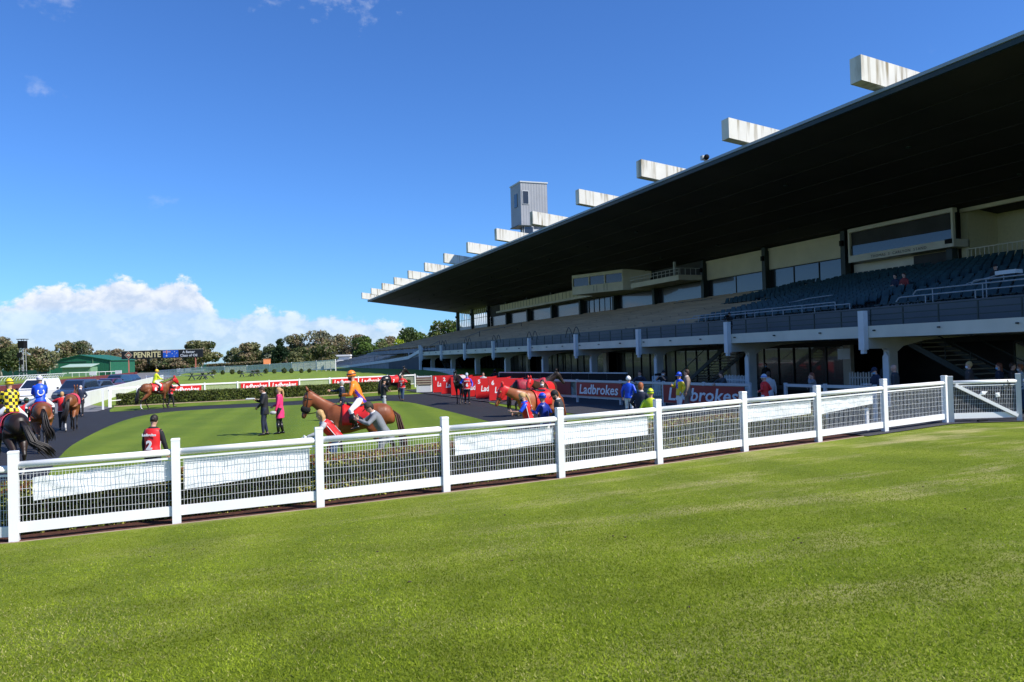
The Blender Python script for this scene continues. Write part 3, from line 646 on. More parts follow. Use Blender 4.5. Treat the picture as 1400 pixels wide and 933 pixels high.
# ================================================================== WHITE RAILS AND BOARDS AROUND THE RING
def rail_run(name, pts, label, h=1.2, mid=None, low=None, m=M['white'], pw=.10, gz=0.0, posts=True, tr=.05):
    root = empty(name, pts[0], 0, label, 'rail'); o0 = Vector(pts[0]); Z = Vector((0,0,1)); pl = [Vector(p)-o0 for p in pts]
    if posts:
        for p in pl: post(root, p, h+.06, pw, m, yaw=math.atan2(pl[-1].y-pl[0].y, pl[-1].x-pl[0].x))
    for a, b in zip(pl[:-1], pl[1:]):
        u = (b-a).normalized()*pw/2
        r = MB(); r.bar(a+u+Z*(h-.03), b-u+Z*(h-.03), .06, tr*2.2); r.build('rail', m, root)
        if mid: r = MB(); r.bar(a+u+Z*mid, b-u+Z*mid, .035, .05); r.build('rail', m, root)
        if low: r = MB(); r.bar(a+u+Z*low, b-u+Z*low, .04, .13); r.build('rail', m, root)
    return root
fr_px = [(151,532.7),(188,529.0),(235,527.2),(280,525.4),(325,522.4),(368,520.6),(409.5,518.7),(451,516.8),(490,515.0),(530,513.4),(567.5,512.7)]
fr = [P(x, y, 1.2) for x, y in fr_px]; fr = [Vector((p.x, p.y, 0)) for p in fr]
# even the run out so it stands in one gentle curve
fr = [Vector((p.x, np.interp(i, [0, 1, 5, 10], [56.0, 58.6, 62.0, 66.2]), 0)) for i, p in enumerate(fr)]
fr = [PD(x, (Vector((p.x, p.y, 0)).dot(F2)), 0) for (x, y), p in zip(fr_px, fr)]
rail_run('rail_fence', fr, 'long white rail fence behind the far hedge carrying red boards', mid=.40)
def infill(pts, label):   # pale mesh behind the rail
    root = empty('mesh_screen', pts[0], 0, label, 'mesh'); b = MB(); o0 = Vector(pts[0])
    for a, c in zip(pts[:-1], pts[1:]):
        a = Vector(a)-o0; c = Vector(c)-o0
        for zz in np.arange(.45, 1.1, .065): b.bar(a+Vector((0,.05,zz)), c+Vector((0,.05,zz)), .008, .022)
    b.build('mesh', mat('pale_mesh', (.52, .56, .42), .7), root)
infill(fr[2:], 'pale slatted mesh under the far white rail')
# return leg of the rail at its left corner
rail_run('rail_fence', [Vector((fr[0].x-.12, fr[0].y-2.6, 0)), Vector((fr[0].x-.05, fr[0].y-.15, 0))], 'short white rail return at the left corner of the far rail', mid=None)
def board(a, b, z0, z1, text, label, mt, tm=M['txt'], off=.08, size=.46, grp=None, wd=None, name='advertising_board', tc_=None, cat='board'):
    a = Vector(a); b = Vector(b); u = (b-a).normalized(); n = Vector((u.y, -u.x, 0))
    if n.dot(Vector((0,0,0))-a) < 0: n = -n
    L_ = (b-a).length; c = (a+b)/2 + n*off; root = empty(name, (c.x, c.y, z0), 0, label, cat, grp)
    m_ = MB(); m_.bar(Vector((0,0,(z1-z0)/2))-u*L_/2, Vector((0,0,(z1-z0)/2))+u*L_/2, .02, z1-z0); m_.build('panel', mt, root)
    right = u if u.dot(rgt0) > 0 else -u
    if isinstance(text, str): text = [(text, 0.0, wd or L_*.86, size)]
    for t_, s_, w_, sz in text:
        put_text(t_, sz, tm, root, Vector((0,0,(z1-z0)/2))+right*s_+n*.016, right, shear=.18, bold=.012, width=w_, extrude=.003)
    return root
GB = 'red boards on the far white rail'
def onrail(px):    # point on the far rail line under photo column px
    xs_ = [p[0] for p in fr_px]; i = max(0, min(len(xs_)-2, int(np.searchsorted(xs_, px)-1)))
    D0 = fr[i].dot(F2); D1 = fr[i+1].dot(F2); t = (px-xs_[i])/(xs_[i+1]-xs_[i]); return PD(px, D0+(D1-D0)*t, 0)
for x0, x1, lab in [(231,275,'red board with white lettering on the far rail, leftmost, beside the red hooded horse'),
                    (329,367,'red board with white lettering on the far rail, directly behind the man reading papers'),
                    (369,407,'red board with white lettering on the far rail, directly behind the woman in pink'),
                    (454,489,'red board with white lettering on the far rail, left of the orange jockey'),
                    (491,528,'red board with white lettering on the far rail, between orange jockey and black horse')]:
    board(onrail(x0), onrail(x1), .58, 1.12, 'Ladbrokes', lab, M['red'], size=.5, grp=GB)
# small timber and white crate by the rail's right end
cr_ = empty('storage_crate', PD(580, 59.5, 0), hd(90), 'brown and white slatted crate between hedge end and red stalls', 'crate')
c = MB(); c.box(-.55,.55,-.3,.3,.55,1.15); c.build('upper_box', mat('weathered_ply', (.20,.12,.09), .8, .3, 5), cr_)
c = MB(); c.box(-.55,.55,-.3,.3,.02,.50); c.build('lower_box', M['wall_white'], cr_)
c = MB(); [c.box(-.57,.57,-.315,-.302,z,z+.04) for z in (.62,.8,.98)]; c.build('slats', M['beige'], cr_)
rail_run('rail_fence', [PD(571, 60.4, 0), PD(590, 60.4, 0)], 'short white rail piece ending beside the first red stall')

# numbered saddling stall partitions
st = [PY(0,0,1)]*0
sx0 = 16.15
ys_ = [55.6, 52.9, 50.2, 47.5, 44.8, 42.1]
px_ = [592, 603.5, 617, 633, 650.5, 669]
for i, (yy, xx) in enumerate(zip(ys_, px_)):
    # each partition is a broad red padded panel facing the ring
    a = PD(xx, yy*.93+5.6, 0); wdt = 1.95 - .0*i; ax = Vector((math.cos(R_(-8)), math.sin(R_(-8)), 0)); c = a+ax*wdt/2
    root = empty('stall_partition', c, 0, ['red padded saddling stall panel numbered 1 in white, leftmost of the stalls','red padded saddling stall panel numbered 2, left of the black horse',
        'red padded saddling stall panel behind the black horse with handler 6','red padded saddling stall panel behind the handler in the number 6 bib','red padded saddling stall panel numbered 5 in white','red padded saddling stall panel numbered 6, behind the red hooded chestnut head'][i], 'stall panel', 'numbered red saddling stall panels')
    pz = MB(); pz.bar(-ax*wdt/2+Vector((0,0,.68)), ax*wdt/2+Vector((0,0,.68)), .12, 1.22); pz.build('panel', M['red'], root)
    for s_ in (-1, 1):
        q = MB(); q.tube([ax*s_*(wdt/2-.03)+Vector((0,0,0)), ax*s_*(wdt/2-.03)+Vector((0,0,.08))], .035, 6); q.build('foot', M['txt'], root)
    n_ = Vector((ax.y, -ax.x, 0))
    if i not in (3,): put_text(str(i+1), .34, M['txt'], root, -ax*(wdt/2-.22)+n_*.064+Vector((0,0,1.08)), ax, bold=.012)
    put_text('Ladbrokes', .48, M['txt'], root, ax*.10+n_*.064+Vector((0,0,.66)), ax, shear=.18, bold=.012, width=1.5)
    # long side wall of the stall running back from the panel
    q = MB(); e0 = ax*(wdt/2); q.bar(e0+Vector((0,.05,.68)), e0+Vector((1.2,2.3,.68)), .08, 1.20); q.build('side_wall', M['red'], root)

# right hand rail with two red boards (in the stand's shade)
rr = [P(644,517.5,1.2), P(716,518,1.2), P(789,520.2,1.2), P(848,521.6,1.2), P(907,523.2,1.2), P(962,524.4,1.2), P(1025,525.6,1.2)]
Yr = [r_.y for r_ in rr]
rr2 = []
for (x, y), r_ in zip([(644,0),(716,0),(789,0),(848,0),(907,0),(962,0),(1025,0)], rr):
    dirx = ray(x, 500); X_ = r_.x; rr2.append(Vector((r_.x, r_.y, 0)))
rr = rr2
def side_rail():
    root = rail_run('rail_fence', rr, 'white double rail along the stand side of the ring with two large red boards', h=1.2, low=.34, m=M['railgrey'])
side_rail()
infill([Vector((p.x+.03, p.y, 0)) for p in rr[:3]], 'pale slatted mesh under the rail beside the red stalls')
infill([Vector((p.x+.03, p.y, 0)) for p in rr[2:]], 'pale slatted mesh under the rail behind the jockeys')
def onrr(px):
    xs_ = [644,716,789,848,907,962,1025]; i = max(0, min(5, int(np.searchsorted(xs_, px)-1))); t = (px-xs_[i])/(xs_[i+1]-xs_[i]); 
    D0 = rr[i].dot(F2); D1 = rr[i+1].dot(F2); return PD(px, D0+(D1-D0)*t, 0)
board(onrr(791), onrr(853), .40, 1.10, 'Ladbrokes', 'large red board on the stand side rail, left of the white helmeted jockey', M['reddark'], size=.7, grp='large red boards on the stand side rail', off=.10)
board(onrr(910), onrr(1021), .30, 1.10, 'Ladbrokes', 'large red board on the stand side rail, behind the jockey in yellow', M['reddark'], size=.8, grp='large red boards on the stand side rail', off=.10)
board(onrr(722), onrr(783), .40, 1.10, [], 'plain dark red board low on the rail right of the masked handler', M['redbar'], off=.10)
r3 = [P(1074,526.5,1.2), P(1128,528,1.2), P(1196,529.5,1.2)]
rail_run('rail_fence', [Vector((p.x, p.y, .02)) for p in r3], 'short white rail behind the fence below the woman on her phone', h=1.2, m=M['railgrey'])

# black covered rail
bl = [Vector((P(683,509.5,1.5).x, P(683,509.5,1.5).y, .03)), Vector((P(857,510.5,1.5).x, P(857,510.5,1.5).y, .03))]
root = empty('covered_rail', bl[0], 0, 'long black skirted barrier with pale top rail in front of the stand', 'barrier')
d_ = bl[1]-bl[0]; b = MB(); b.bar(Vector((0,0,1.05)), d_+Vector((0,0,1.05)), .06, .78); b.build('skirt', M['black'], root)
b = MB(); b.bar(Vector((0,0,1.475)), d_+Vector((0,0,1.475)), .12, .06); b.build('top_rail', M['railgrey'], root)
for t in np.linspace(0, 1, 9): b = MB(); b.bar(d_*t+Vector((0,.05,0)), d_*t+Vector((0,.05,1.44)), .07); b.build('leg', M['railgrey'], root)

# little picket fences under the stand, and the blue-grey picket run further left
def pickets(a, b, h, label, m=M['pier'], sp=.15):
    a = Vector(a); b = Vector(b); root = empty('picket_fence', a, 0, label, 'picket fence'); d = b-a; n = int(d.length/sp); u = d.normalized()
    m_ = MB()
    for i in range(n+1):
        p = u*i*sp; m_.bar(p, p+Vector((0,0,h+.04*(i%2))), .085, .02, up=(-u.y, u.x, 0))
    m_.build('pickets', m, root); r = MB(); r.bar(Vector((0,.03,h*.25)), d+Vector((0,.03,h*.25)), .04, .07); r.bar(Vector((0,.03,h*.8)), d+Vector((0,.03,h*.8)), .04, .07); r.build('rails', m, root)
pickets(PD(992,44,.02), PD(1022,42,.02), 1.15, 'small pale picket fence beside the second stand column')
pickets(PD(1163,40,.02), PD(1193,39,.02), 1.25, 'small pale picket fence left of the masked man in cap')
pickets(PD(893,46,.02), PD(912,45,.02), 1.15, 'small pale picket fence behind the photographer at the rail')
pickets(PD(578,100,.1), PD(622,80,.1), 1.3, 'long blue grey picket fence at the far end of the stand', sp=.17)

# ================================================================== GRANDSTAND
stand = empty('grandstand', (0, 0, 0), 0, 'long concrete grandstand with a huge dark cantilever roof and projecting roof beams', 'grandstand')
Y0, Y1 = 10.0, 145.5
def part(mb, name, m, parent=stand, smooth=False): return mb.build(name, m, parent, smooth)
# --- roof
def roof_z(X): return 13.30 - .11*(X-27.1)
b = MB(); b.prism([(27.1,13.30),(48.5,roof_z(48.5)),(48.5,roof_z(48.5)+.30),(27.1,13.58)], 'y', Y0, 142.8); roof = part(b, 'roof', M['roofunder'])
for v_ in roof.data.vertices:
    if v_.co.y > 100 and v_.co.x > 40: v_.co.y = 146.2
b = MB(); b.box(26.96, 27.098, Y0, 142.8, 13.24, 13.46); part(b, 'fascia', M['darkmetal'], roof)
b = MB(); b.box(26.90, 27.098, Y0, 142.8, 13.463, 13.60); part(b, 'gutter', mat('gutter_metal', (.30, .36, .40), .4, .05, 1), roof)
b = MB(); b.box(27.12, 48.4, Y0+.02, 142.7, 13.585-.11*21.3-.02, 13.586-.11*21.3-.015)
# lining joints under the roof
b = MB()
for X in np.arange(29.5, 45, 2.4): b.box(X-.03, X+.03, Y0+.1, 142.6, roof_z(X)-.05, roof_z(X)-.01)
part(b, 'lining_joints', mat('lining_joint', (.018,.018,.017), .7), roof)
b = MB()
for i, Y in enumerate(np.arange(29, 140, 9.0)):
    for X in (33.0, 41.0): b.ball((X, Y, roof_z(X)-.06), (.16,.16,.07), 8)
part(b, 'lights', M['darkmetal'], roof)
for kx in range(-1, 14):
    Y = 24.9+9*kx
    b = MB(); prof_ = [(25.8,13.86),(45.0,13.86-.122*19.2),(45.0,14.95-.150*19.2+.5),(25.8,14.95)]
    b.prism(prof_, 'y', Y, Y+.62); o = part(b, 'roof_beam', M['beam'])
# camera on roof edge
b = MB(); p = PX(964,221,27.6); b.tube([(27.6,p.y,13.5),(27.6,p.y,13.95)], .05, 8); b.box(27.35,27.75,p.y-.12,p.y+.12,13.95,14.2); part(b, 'roof_camera_mount', M['railgrey'])
b = MB(); b.ball((27.5,p.y-.3,14.05), .17, 8); part(b, 'roof_camera', M['black'])

# --- tower on the roof
tx0, tx1, ty0, ty1 = 32.5, 35.75, 80.0, 83.1
b = MB(); b.box(tx0, tx1, ty0, ty1, 17.2, 22.0); tower = part(b, 'lift_tower', M['towerclad'])
b = MB(); b.box(tx0+1.1, tx1+1.2, ty0+.4, ty1, 12.9, 17.2); part(b, 'base', M['towerclad'], tower)
b = MB(); b.box(tx0-.08, tx1+.08, ty0-.08, ty1+.08, 22.0, 22.14); part(b, 'cap', M['railgrey'], tower)
for (xa, xb, za, zb) in ((tx0+.25, tx0+.9, 19.6, 21.0), (tx0+.35, tx0+1.35, 15.6, 17.0)):
    b = MB(); b.box(xa-.07, xb+.07, ty0-.06, ty0-.003, za-.07, zb+.07); f_ = part(b, 'window', M['railgrey'], tower)
    b = MB(); b.box(xa, xb, ty0-.075, ty0-.062, za, zb); 
b = MB(); b.box(tx0+.25, tx0+.9, ty0-.08, ty0-.065, 19.6, 21.0); part(b, 'pane', M['glass'], tower)
b = MB(); b.box(tx0+.35, tx0+1.35, ty0-.08, ty0-.065, 15.6, 17.0); part(b, 'pane', M['glass'], tower)
b = MB(); b.box(tx0-.06, tx0-.003, ty0+1.0, ty0+1.9, 19.4, 20.9); part(b, 'pane', M['glassdark'], tower)
b = MB(); b.box(tx0-.5, tx0+1.2, ty0-.3, ty0+2.2, 17.05, 17.15); part(b, 'ledge', M['darkmetal'], tower)
b = MB(); [b.bar((tx0+.1+.22*i, ty0, 15.0), (tx0+.1+.22*i, ty0, 17.05), .04) for i in range(5)]; part(b, 'railing', M['railgrey'], tower)
b = MB(); b.box(tx0+1.5, tx0+2.6, ty0+.2, ty0+.35, 15.4, 16.8); b.bar((tx0+1.5,ty0,15.1),(tx0+2.4,ty0,16.6),.14); part(b, 'service_door', M['railgrey'], tower)
part(MB().bar((tx1+.22,ty0-.05,13.6),(tx1+.22,ty0-.05,18.5),.04), 'mast', M['railgrey'], tower)
b = MB(); b.box(tx0, tx1+1.2, ty0+.41, ty1-.01, 13.0, 17.19); 

# --- concourse slab, piers, columns
YE = 97.0
b = MB(); b.box(25.1, 46.0, Y0, YE, 2.95, 3.43); part(b, 'concourse_slab', M['slab'])
b = MB()
for Y in np.arange(Y0+2, YE, 3.0): b.tube([(25.09,Y,3.24),(24.98,Y,3.24)], .035, 6)
part(b, 'weep_pipes', M['darkmetal'])
for kx in range(-1, 9):
    Y = 24.5+9*kx
    b = MB(); b.box(24.86, 25.09, Y-.15, Y+.15, 2.46, 4.06); b.box(24.90,25.05,Y-.09,Y+.09,2.30,2.46); part(b, 'pier', M['pier'])
    b = MB(); b.prism([(25.10,2.50),(26.1,2.50),(26.2,2.40),(26.2,0),(26.65,0),(26.65,2.35),(27.0,2.58),(28.2,2.80),(31.0,2.945),(25.10,2.945)], 'y', Y-.15, Y+.15); part(b, 'column', M['soffit'])
    b = MB(); b.prism([(Y-.15,0),(Y+.15,0),(Y+.15,2.15),(Y,2.35),(Y-.15,2.15)], 'x', 26.13, 26.198); part(b, 'column_face_lit', M['pier'])  # pale sheet puts the light on the column's front into colour
# deck railing
b = MB()
for Y in np.arange(Y0, YE, 1.6):
    b.bar((25.3,Y,3.43),(25.3,Y,4.12),.045)
for z in (3.65,3.88,4.12): b.bar((25.3,Y0,z),(25.3,YE,z),.035)
part(b, 'deck_railing', M['darkmetal'])
for Y in (60,69,78,87,52):
    b = MB()
    for dy in (0, 1.3):
        b.tube([(25.6,Y+dy+t*1.3,3.9+.75*math.sin(t*PI)) for t in np.linspace(0,1,9)], .03, 6)
    part(b, 'hoop_rail', M['darkmetal'])
# blue-grey parapet in front of the seats
b = MB(); b.box(26.95, 27.1, Y0, YE, 3.43, 4.30); part(b, 'parapet', M['bluegrey'])
b = MB(); b.box(27.101, 27.9, Y0, 41.0, 4.22, 4.30); part(b, 'gutter_ledge', M['seatblue'])
# pipe rails
b = MB(); lr = mat('pipe_grey', (.30,.32,.33), .5)
for (ya, yb, z, X) in ((24.5, Y0, 4.62, 27.0), (41.0, 27.2, 4.55, 27.0), (24.0, Y0, 4.88, 27.4), (40.0, 28.5, 4.72, 27.4), (21.5,Y0,5.05,27.6)):
    b.tube([(X,ya+.15,z-.18),(X,ya,z-.02),(X,ya-.12,z),(X,yb,z+.0)], .028, 6)
    for Y in np.arange(min(ya,yb), max(ya,yb), 2.2): b.bar((X,Y,4.28),(X,Y,z),.03)
b.tube([(30.0,25.78,4.85),(30.2,24.5,5.05),(30.6,22.6,5.45),(30.6,22.2,5.5)], .03, 6); b.bar((30.6,22.5,4.6),(30.6,22.5,5.4),.035)
b.tube([(29.8,38.5,4.75),(30.4,33.5,5.3),(30.6,32,5.35)], .03, 6)
part(b, 'pipe_rail', lr)
b = MB(); b.box(33,33.5,34.4,35.0,4.9,5.6); b.box(33.1,33.4,33.0,33.8,5.3,5.5); part(b, 'usher_desk', M['wall_white'])
b = MB(); b.box(30.5,30.9,21.9,22.8,5.42,5.58); b.box(29.6,29.9,39.2,40.2,4.8,4.95); part(b, 'row_sign', M['wall_white'])
# --- rake (stepped)
NR = 22; P0 = 27.9; dX = .775; z0r = 4.05; dz = .158
def step_prof():
    pr = [(27.1,3.44),(27.1,3.86),(P0,3.86)]
    for i in range(NR): pr += [(P0+dX*i, z0r+dz*i), (P0+dX*(i+1), z0r+dz*i)]
    pr += [(45.2, z0r+dz*(NR-1)), (45.2, 3.44)]
    return pr
b = MB(); b.prism(step_prof(), 'y', Y0, Y1); part(b, 'seating_tier', M['greycon'])
# timber bench rows
for i in range(NR):
    X = P0+dX*i
    b = MB()
    ys0 = 41.4 if i < 11 else 50.4
    for Y in np.arange(ys0, 145, 9.0):
        ye = min(Y+8.7, 145.2)
        b.box(X+.26, X+.60, Y, ye, z0r+dz*i+.20, z0r+dz*i+.25); b.box(X+.62,X+.66,Y,ye,z0r+dz*i+.02,z0r+dz*i+.44)
        for yy in (Y+.3, (Y+ye)/2, ye-.3): b.box(X+.35,X+.5,yy-.04,yy+.04,z0r+dz*i+.002,z0r+dz*i+.20)
    part(b, 'timber_bench', M['timber'])
# blue seats
sb = MB()
sb.box(-.0,.40,-.21,.21,.38,.42)
sb.add([(.36,-.21,.42),(.36,.21,.42),(.50,.19,.80),(.50,-.19,.80),(.40,-.21,.42),(.40,.21,.42),(.54,.19,.80),(.54,-.19,.80)], [(0,1,2,3),(7,6,5,4),(0,3,7,4),(1,5,6,2),(3,2,6,7),(0,4,5,1)])
sb.box(.18,.24,-.03,.03,0,.38)
seat_me = sb.mesh('seat', M['seatblue'])
slots = []
for i in range(NR-1):
    X = P0+dX*i+.12
    for Y in np.arange(Y0+.5, 40.9 if i < 11 else 49.9, .52):
        if (Y % 9.0) < 1.2: continue
        if i > 12 and 46 < Y < 47.4: continue
        slots.append((X, Y, z0r+dz*i))
slots.sort(key=lambda s: (s[0]*F2.x+s[1]*F2.y) + (1000 if (s[1] < 17.5 or s[0]/s[1] > math.tan(R_(55.5))) else 0))
for s_ in slots[:100]: link_mesh('seat', seat_me, stand, s_)
bv = np.array([v_.co[:] for v_ in seat_me.vertices]); bf = np.array([list(p.vertices) for p in seat_me.polygons])
rest = np.array(slots[100:]); vv = (bv[None]+rest[:,None]).reshape(-1,3); ff = (bf[None]+(np.arange(len(rest))*len(bv))[:,None,None]).reshape(-1,4)
o = link_mesh('seats', from_arrays('seats', vv, ff, [M['seatblue']]), stand); o['kind'] = 'stuff'
# upper cross-aisle rails with beige boards
for (ya, yb, X, z) in ((53.5,49.8,42.6,6.95),(49.2,45.5,42.6,7.0),(64.5,58.5,42.0,6.7)):
    b = MB(); n_ = 4
    for t in range(n_+1): y = ya+(yb-ya)*t/n_; b.bar((X,y,z-.1),(X,y,z+.60),.05)
    for zz in (.0,.58): b.bar((X,ya,z+zz),(X,yb,z+zz),.04)
    o = part(b, 'aisle_railing', M['darkmetal'])
    if ya < 60: b = MB(); b.box(X-.03,X+.01,yb+.08,ya-.08,z+.08,z+.50); part(b, 'infill_board', M['beige'], o)
b = MB()
for t in np.linspace(0, 1, 12): b.bar((28.6, 33-4.5*t, 0),(28.6,33-4.5*t,.01),.01)
# --- upper back wall
XW = 45.0; wall_top = roof_z(XW)
cols_ = [36.3+9*k_ for k_ in range(-3, 13)]
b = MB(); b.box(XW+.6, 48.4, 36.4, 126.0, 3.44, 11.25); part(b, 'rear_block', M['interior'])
b = MB(); b.box(XW-.1, XW+.55, 36.4, Y1, 7.25, 7.60); part(b, 'sill_wall', M['darkwall'])
for Y in cols_:
    b = MB(); b.box(XW-.55, XW-.05, Y-.22, Y+.22, 7.2, wall_top+.02); part(b, 'wall_column', M['darkmetal'])
    b = MB(); b.box(XW-.75, XW-.552, Y-.12, Y+.12, 10.2, 10.6); part(b, 'floodlight', M['black'])
def glaze(ya, yb, z0, z1, X, nm, gl=M['glass'], fr_=M['glassframe']):
    f_ = MB(); f_.box(X-.02,X+.10,ya,yb,z0-.06,z0); f_.box(X-.02,X+.10,ya,yb,z1,z1+.06)
    for i in range(nm+1): y = ya+(yb-ya)*i/nm; f_.box(X-.03,X+.10,y-.03,y+.03,z0+.002,z1-.002)
    w_ = part(f_, 'window', fr_)
    for i in range(nm):
        p = MB(); y_a = ya+(yb-ya)*i/nm+.03; y_b = ya+(yb-ya)*(i+1)/nm-.03; t = random.uniform(-.02, .02)
        p.add([(X+.03+t,y_a,z0),(X+.03-t,y_b,z0),(X+.03-t,y_b,z1),(X+.03+t,y_a,z1)], [(0,1,2,3)]); part(p, 'pane', gl, w_)
    return w_
for i, Y in enumerate(cols_[:-1]):
    ya, yb = Y+.22, Y+8.78
    if 50 > Y > 44 or 59 > Y > 50:        # beige panel over glass
        glaze(ya, yb, 7.62, 9.35, XW, 2 if Y > 50 else 3)
        b = MB(); b.box(XW-.12, XW+.5, ya, yb, 9.42, 11.05); part(b, 'wall_panel', M['beige'])
        b = MB(); b.box(XW-.20, XW+.5, ya, yb, 11.052, 11.24); part(b, 'panel_trim', M['beige'])
    elif Y >= 62 and Y < 120:
        if abs(Y-81.3) < 1: glaze(ya, yb, 7.62, 9.6, XW, 6)
        else: glaze(ya, yb, 7.62, 9.35, XW, 1)
        b = MB(); b.box(XW-.05, XW+.5, ya, yb, 9.42, 11.24); part(b, 'wall_panel', M['interior'])
    elif Y >= 120:
        w_ = MB(); w_.box(XW-.05,XW+.1,ya,yb,7.60,8.35); part(w_, 'spandrel', M['pier'])
        f_ = MB()
        for t in range(9): y = ya+(yb-ya)*t/8; f_.box(XW-.04,XW+.06,y-.05,y+.05,8.35,11.2)
        f_.box(XW-.03,XW+.05,ya,yb,9.6,9.68); part(f_, 'open_screen', M['pier'])
# name bay
b = MB(); b.box(43.9, 45.3, 35.5, 44.2, 8.78, 9.27); nm = part(b, 'name_band', M['slab'])
o = put_text('THOMAS  S  CARLYON  STAND', .27, mat('bronze_letter', (.05,.045,.04), .5), stand, (43.885, 39.8, 8.99), (0,-1,0), width=4.6, name='lettering', spacing=1.15)
b = MB(); b.box(43.9, 44.3, 35.5, 44.2, 10.98, 11.25); part(b, 'head_band', M['slab'])
b = MB(); b.box(43.9,44.1,44.05,44.2,9.272,10.978); part(b, 'side_frame', M['slab']); b = MB(); b.box(43.9,44.1,35.5,35.65,9.272,10.978); part(b, 'side_frame', M['slab'])
b = MB(); b.add([(44.05,35.66,9.28),(44.05,44.04,9.28),(44.05,44.04,10.0),(44.05,35.66,9.9)], [(0,1,2,3)]); part(b, 'pane', M['glass'])
b = MB(); b.add([(44.15,35.66,9.28),(44.15,44.04,9.28),(44.15,44.04,10.97),(44.15,35.66,10.97)], [(0,1,2,3)]); part(b, 'pane', M['interior'])
b = MB(); b.box(43.85,43.89,35.6,36.1,9.0,9.3); part(b, 'wall_lamp', M['black'])
b = MB(); b.box(45.2, 45.55, 36.5, 45.0, 7.0, 8.76); part(b, 'recess_wall', M['slab'])
b = MB(); b.box(45.0, 45.19, 36.6, 39.5, 7.0, 8.7); part(b, 'recess_door', M['interior'])
# cream balcony bays right of the name bay
b = MB(); b.box(45.2, 48.3, 9.5, 36.0, 7.0, 7.9); b.box(47.9, 48.3, 9.5, 36.0, 7.9, 11.2); b.box(45.2,48.3,35.5,36.0,7.9,11.2); part(b, 'balcony_room', mat('cream_wall', (.62,.57,.36), .8, .05))
b = MB(); b.box(44.9,45.15,9.5,35.8,11.0,11.24); part(b, 'panel_trim', M['beige'])
glaze(10, 33.5, 7.95, 9.4, 47.75, 9)
b = MB()
for y in np.arange(10, 35.6, .30): b.bar((45.05,y,7.75),(45.05,y,8.62),.03)
b.bar((45.05,9.6,8.62),(45.05,35.6,8.62),.05); b.bar((45.05,9.6,7.75),(45.05,35.6,7.75),.04); part(b, 'balcony_railing', M['slab'])
b = MB(); b.box(44.6,45.0,28.0,35.0,7.22,7.62); b.box(44.6,45.0,19.0,27.5,7.22,7.62); part(b, 'low_cupboards', M['slab'])
# gallery overhang
b = MB(); b.box(43.6, 44.35, 81.6, 117.5, 9.95, 10.85); part(b, 'gallery_front', M['beige'])
b = MB()
for y in np.arange(82, 117.4, 1.15): b.box(43.575, 43.598, y-.03, y+.03, 9.96, 10.84)
part(b, 'gallery_ribs', M['glassframe'])
b = MB(); b.box(43.3, 44.9, 81.0, 118.6, 9.62, 9.90); part(b, 'gallery_ledge', M['slab'])
# balcony and commentary box
b = MB(); b.box(41.8, 44.9, 63.3, 72.4, 9.45, 9.95); bal = part(b, 'balcony', M['slab'])
b = MB()
for y in np.arange(63.4, 72.4, .75): b.bar((41.86,y,9.95),(41.86,y,10.6),.035)
for z in (10.6,10.3): b.bar((41.86,63.35,z),(41.86,72.35,z),.04)
for x in np.arange(42, 44.9, .6): b.bar((x,63.35,9.95),(x,63.35,10.6),.035)
b.bar((41.86,63.35,10.6),(44.85,63.35,10.6),.04); part(b, 'railing', M['railgrey'], bal)
b = MB(); b.box(44.6,44.9,63.5,72.3,9.45,11.5); part(b, 'balcony_wall', M['interior'], bal)
b = MB(); b.box(42.4,42.6,64.9,65.1,9.95,11.4); part(b, 'camera_stand', M['railgrey'], bal)
A = Vector((41.6,73.7,0)); dB = Vector((-.37,.93,0)).normalized(); Bp = A+dB*7.45
poly = [(A.x,A.y),(Bp.x,Bp.y),(44.9,Bp.y+2.0),(44.9,72.45)]
def fz_(z0, z1, off0, off1): return 0
b = MB(); b.prism(poly, 'z', 9.42, 10.35); cb = part(b, 'commentary_box', M['slab'])
b = MB(); b.prism(poly, 'z', 11.30, 11.66); part(b, 'box_head', M['slab'], cb)
n_ = Vector((-dB.y, dB.x, 0)); n_ = n_ if n_.x < 0 else -n_
for t in (0, .345, .655, 1):
    q = A.lerp(Bp, t); q = q - n_*.08 + dB*(.06 if t == 0 else (-.06 if t == 1 else 0)); b = MB(); b.box(q.x-.07,q.x+.07,q.y-.09,q.y+.09,10.352,11.298); part(b, 'mullion', M['slab'], cb)
for t0, t1 in ((.02,.335),(.355,.645),(.665,.98)):
    q0 = A.lerp(Bp,t0)-n_*.10; q1 = A.lerp(Bp,t1)-n_*.10
    b = MB(); b.add([(q0.x,q0.y,10.355),(q1.x,q1.y,10.355),(q1.x,q1.y,11.295),(q0.x,q0.y,11.295)], [(0,1,2,3)]); part(b, 'pane', M['glassdark'], cb)
b = MB(); q = A+Vector((.05,.03,0)); b.add([(A.x,A.y,10.352),(44.9,72.45,10.352),(44.9,72.45,11.298),(A.x,A.y,11.298)], [(0,1,2,3)]); part(b, 'side_panel', M['slab'], cb)
b = MB(); q = Bp; b.add([(Bp.x+.02,Bp.y,10.352),(44.9,Bp.y+1.98,10.352),(44.9,Bp.y+1.98,11.298),(Bp.x+.02,Bp.y,11.298)], [(0,1,2,3)]); part(b, 'side_panel', M['slab'], cb)
b = MB()
for t in (.3,.36,.5,.56): q0 = A.lerp(Bp,t)+n_*.01; b.bar((q0.x,q0.y,9.6),(q0.x,q0.y,10.25),.03)
part(b, 'drain_pipes', M['glassframe'], cb)

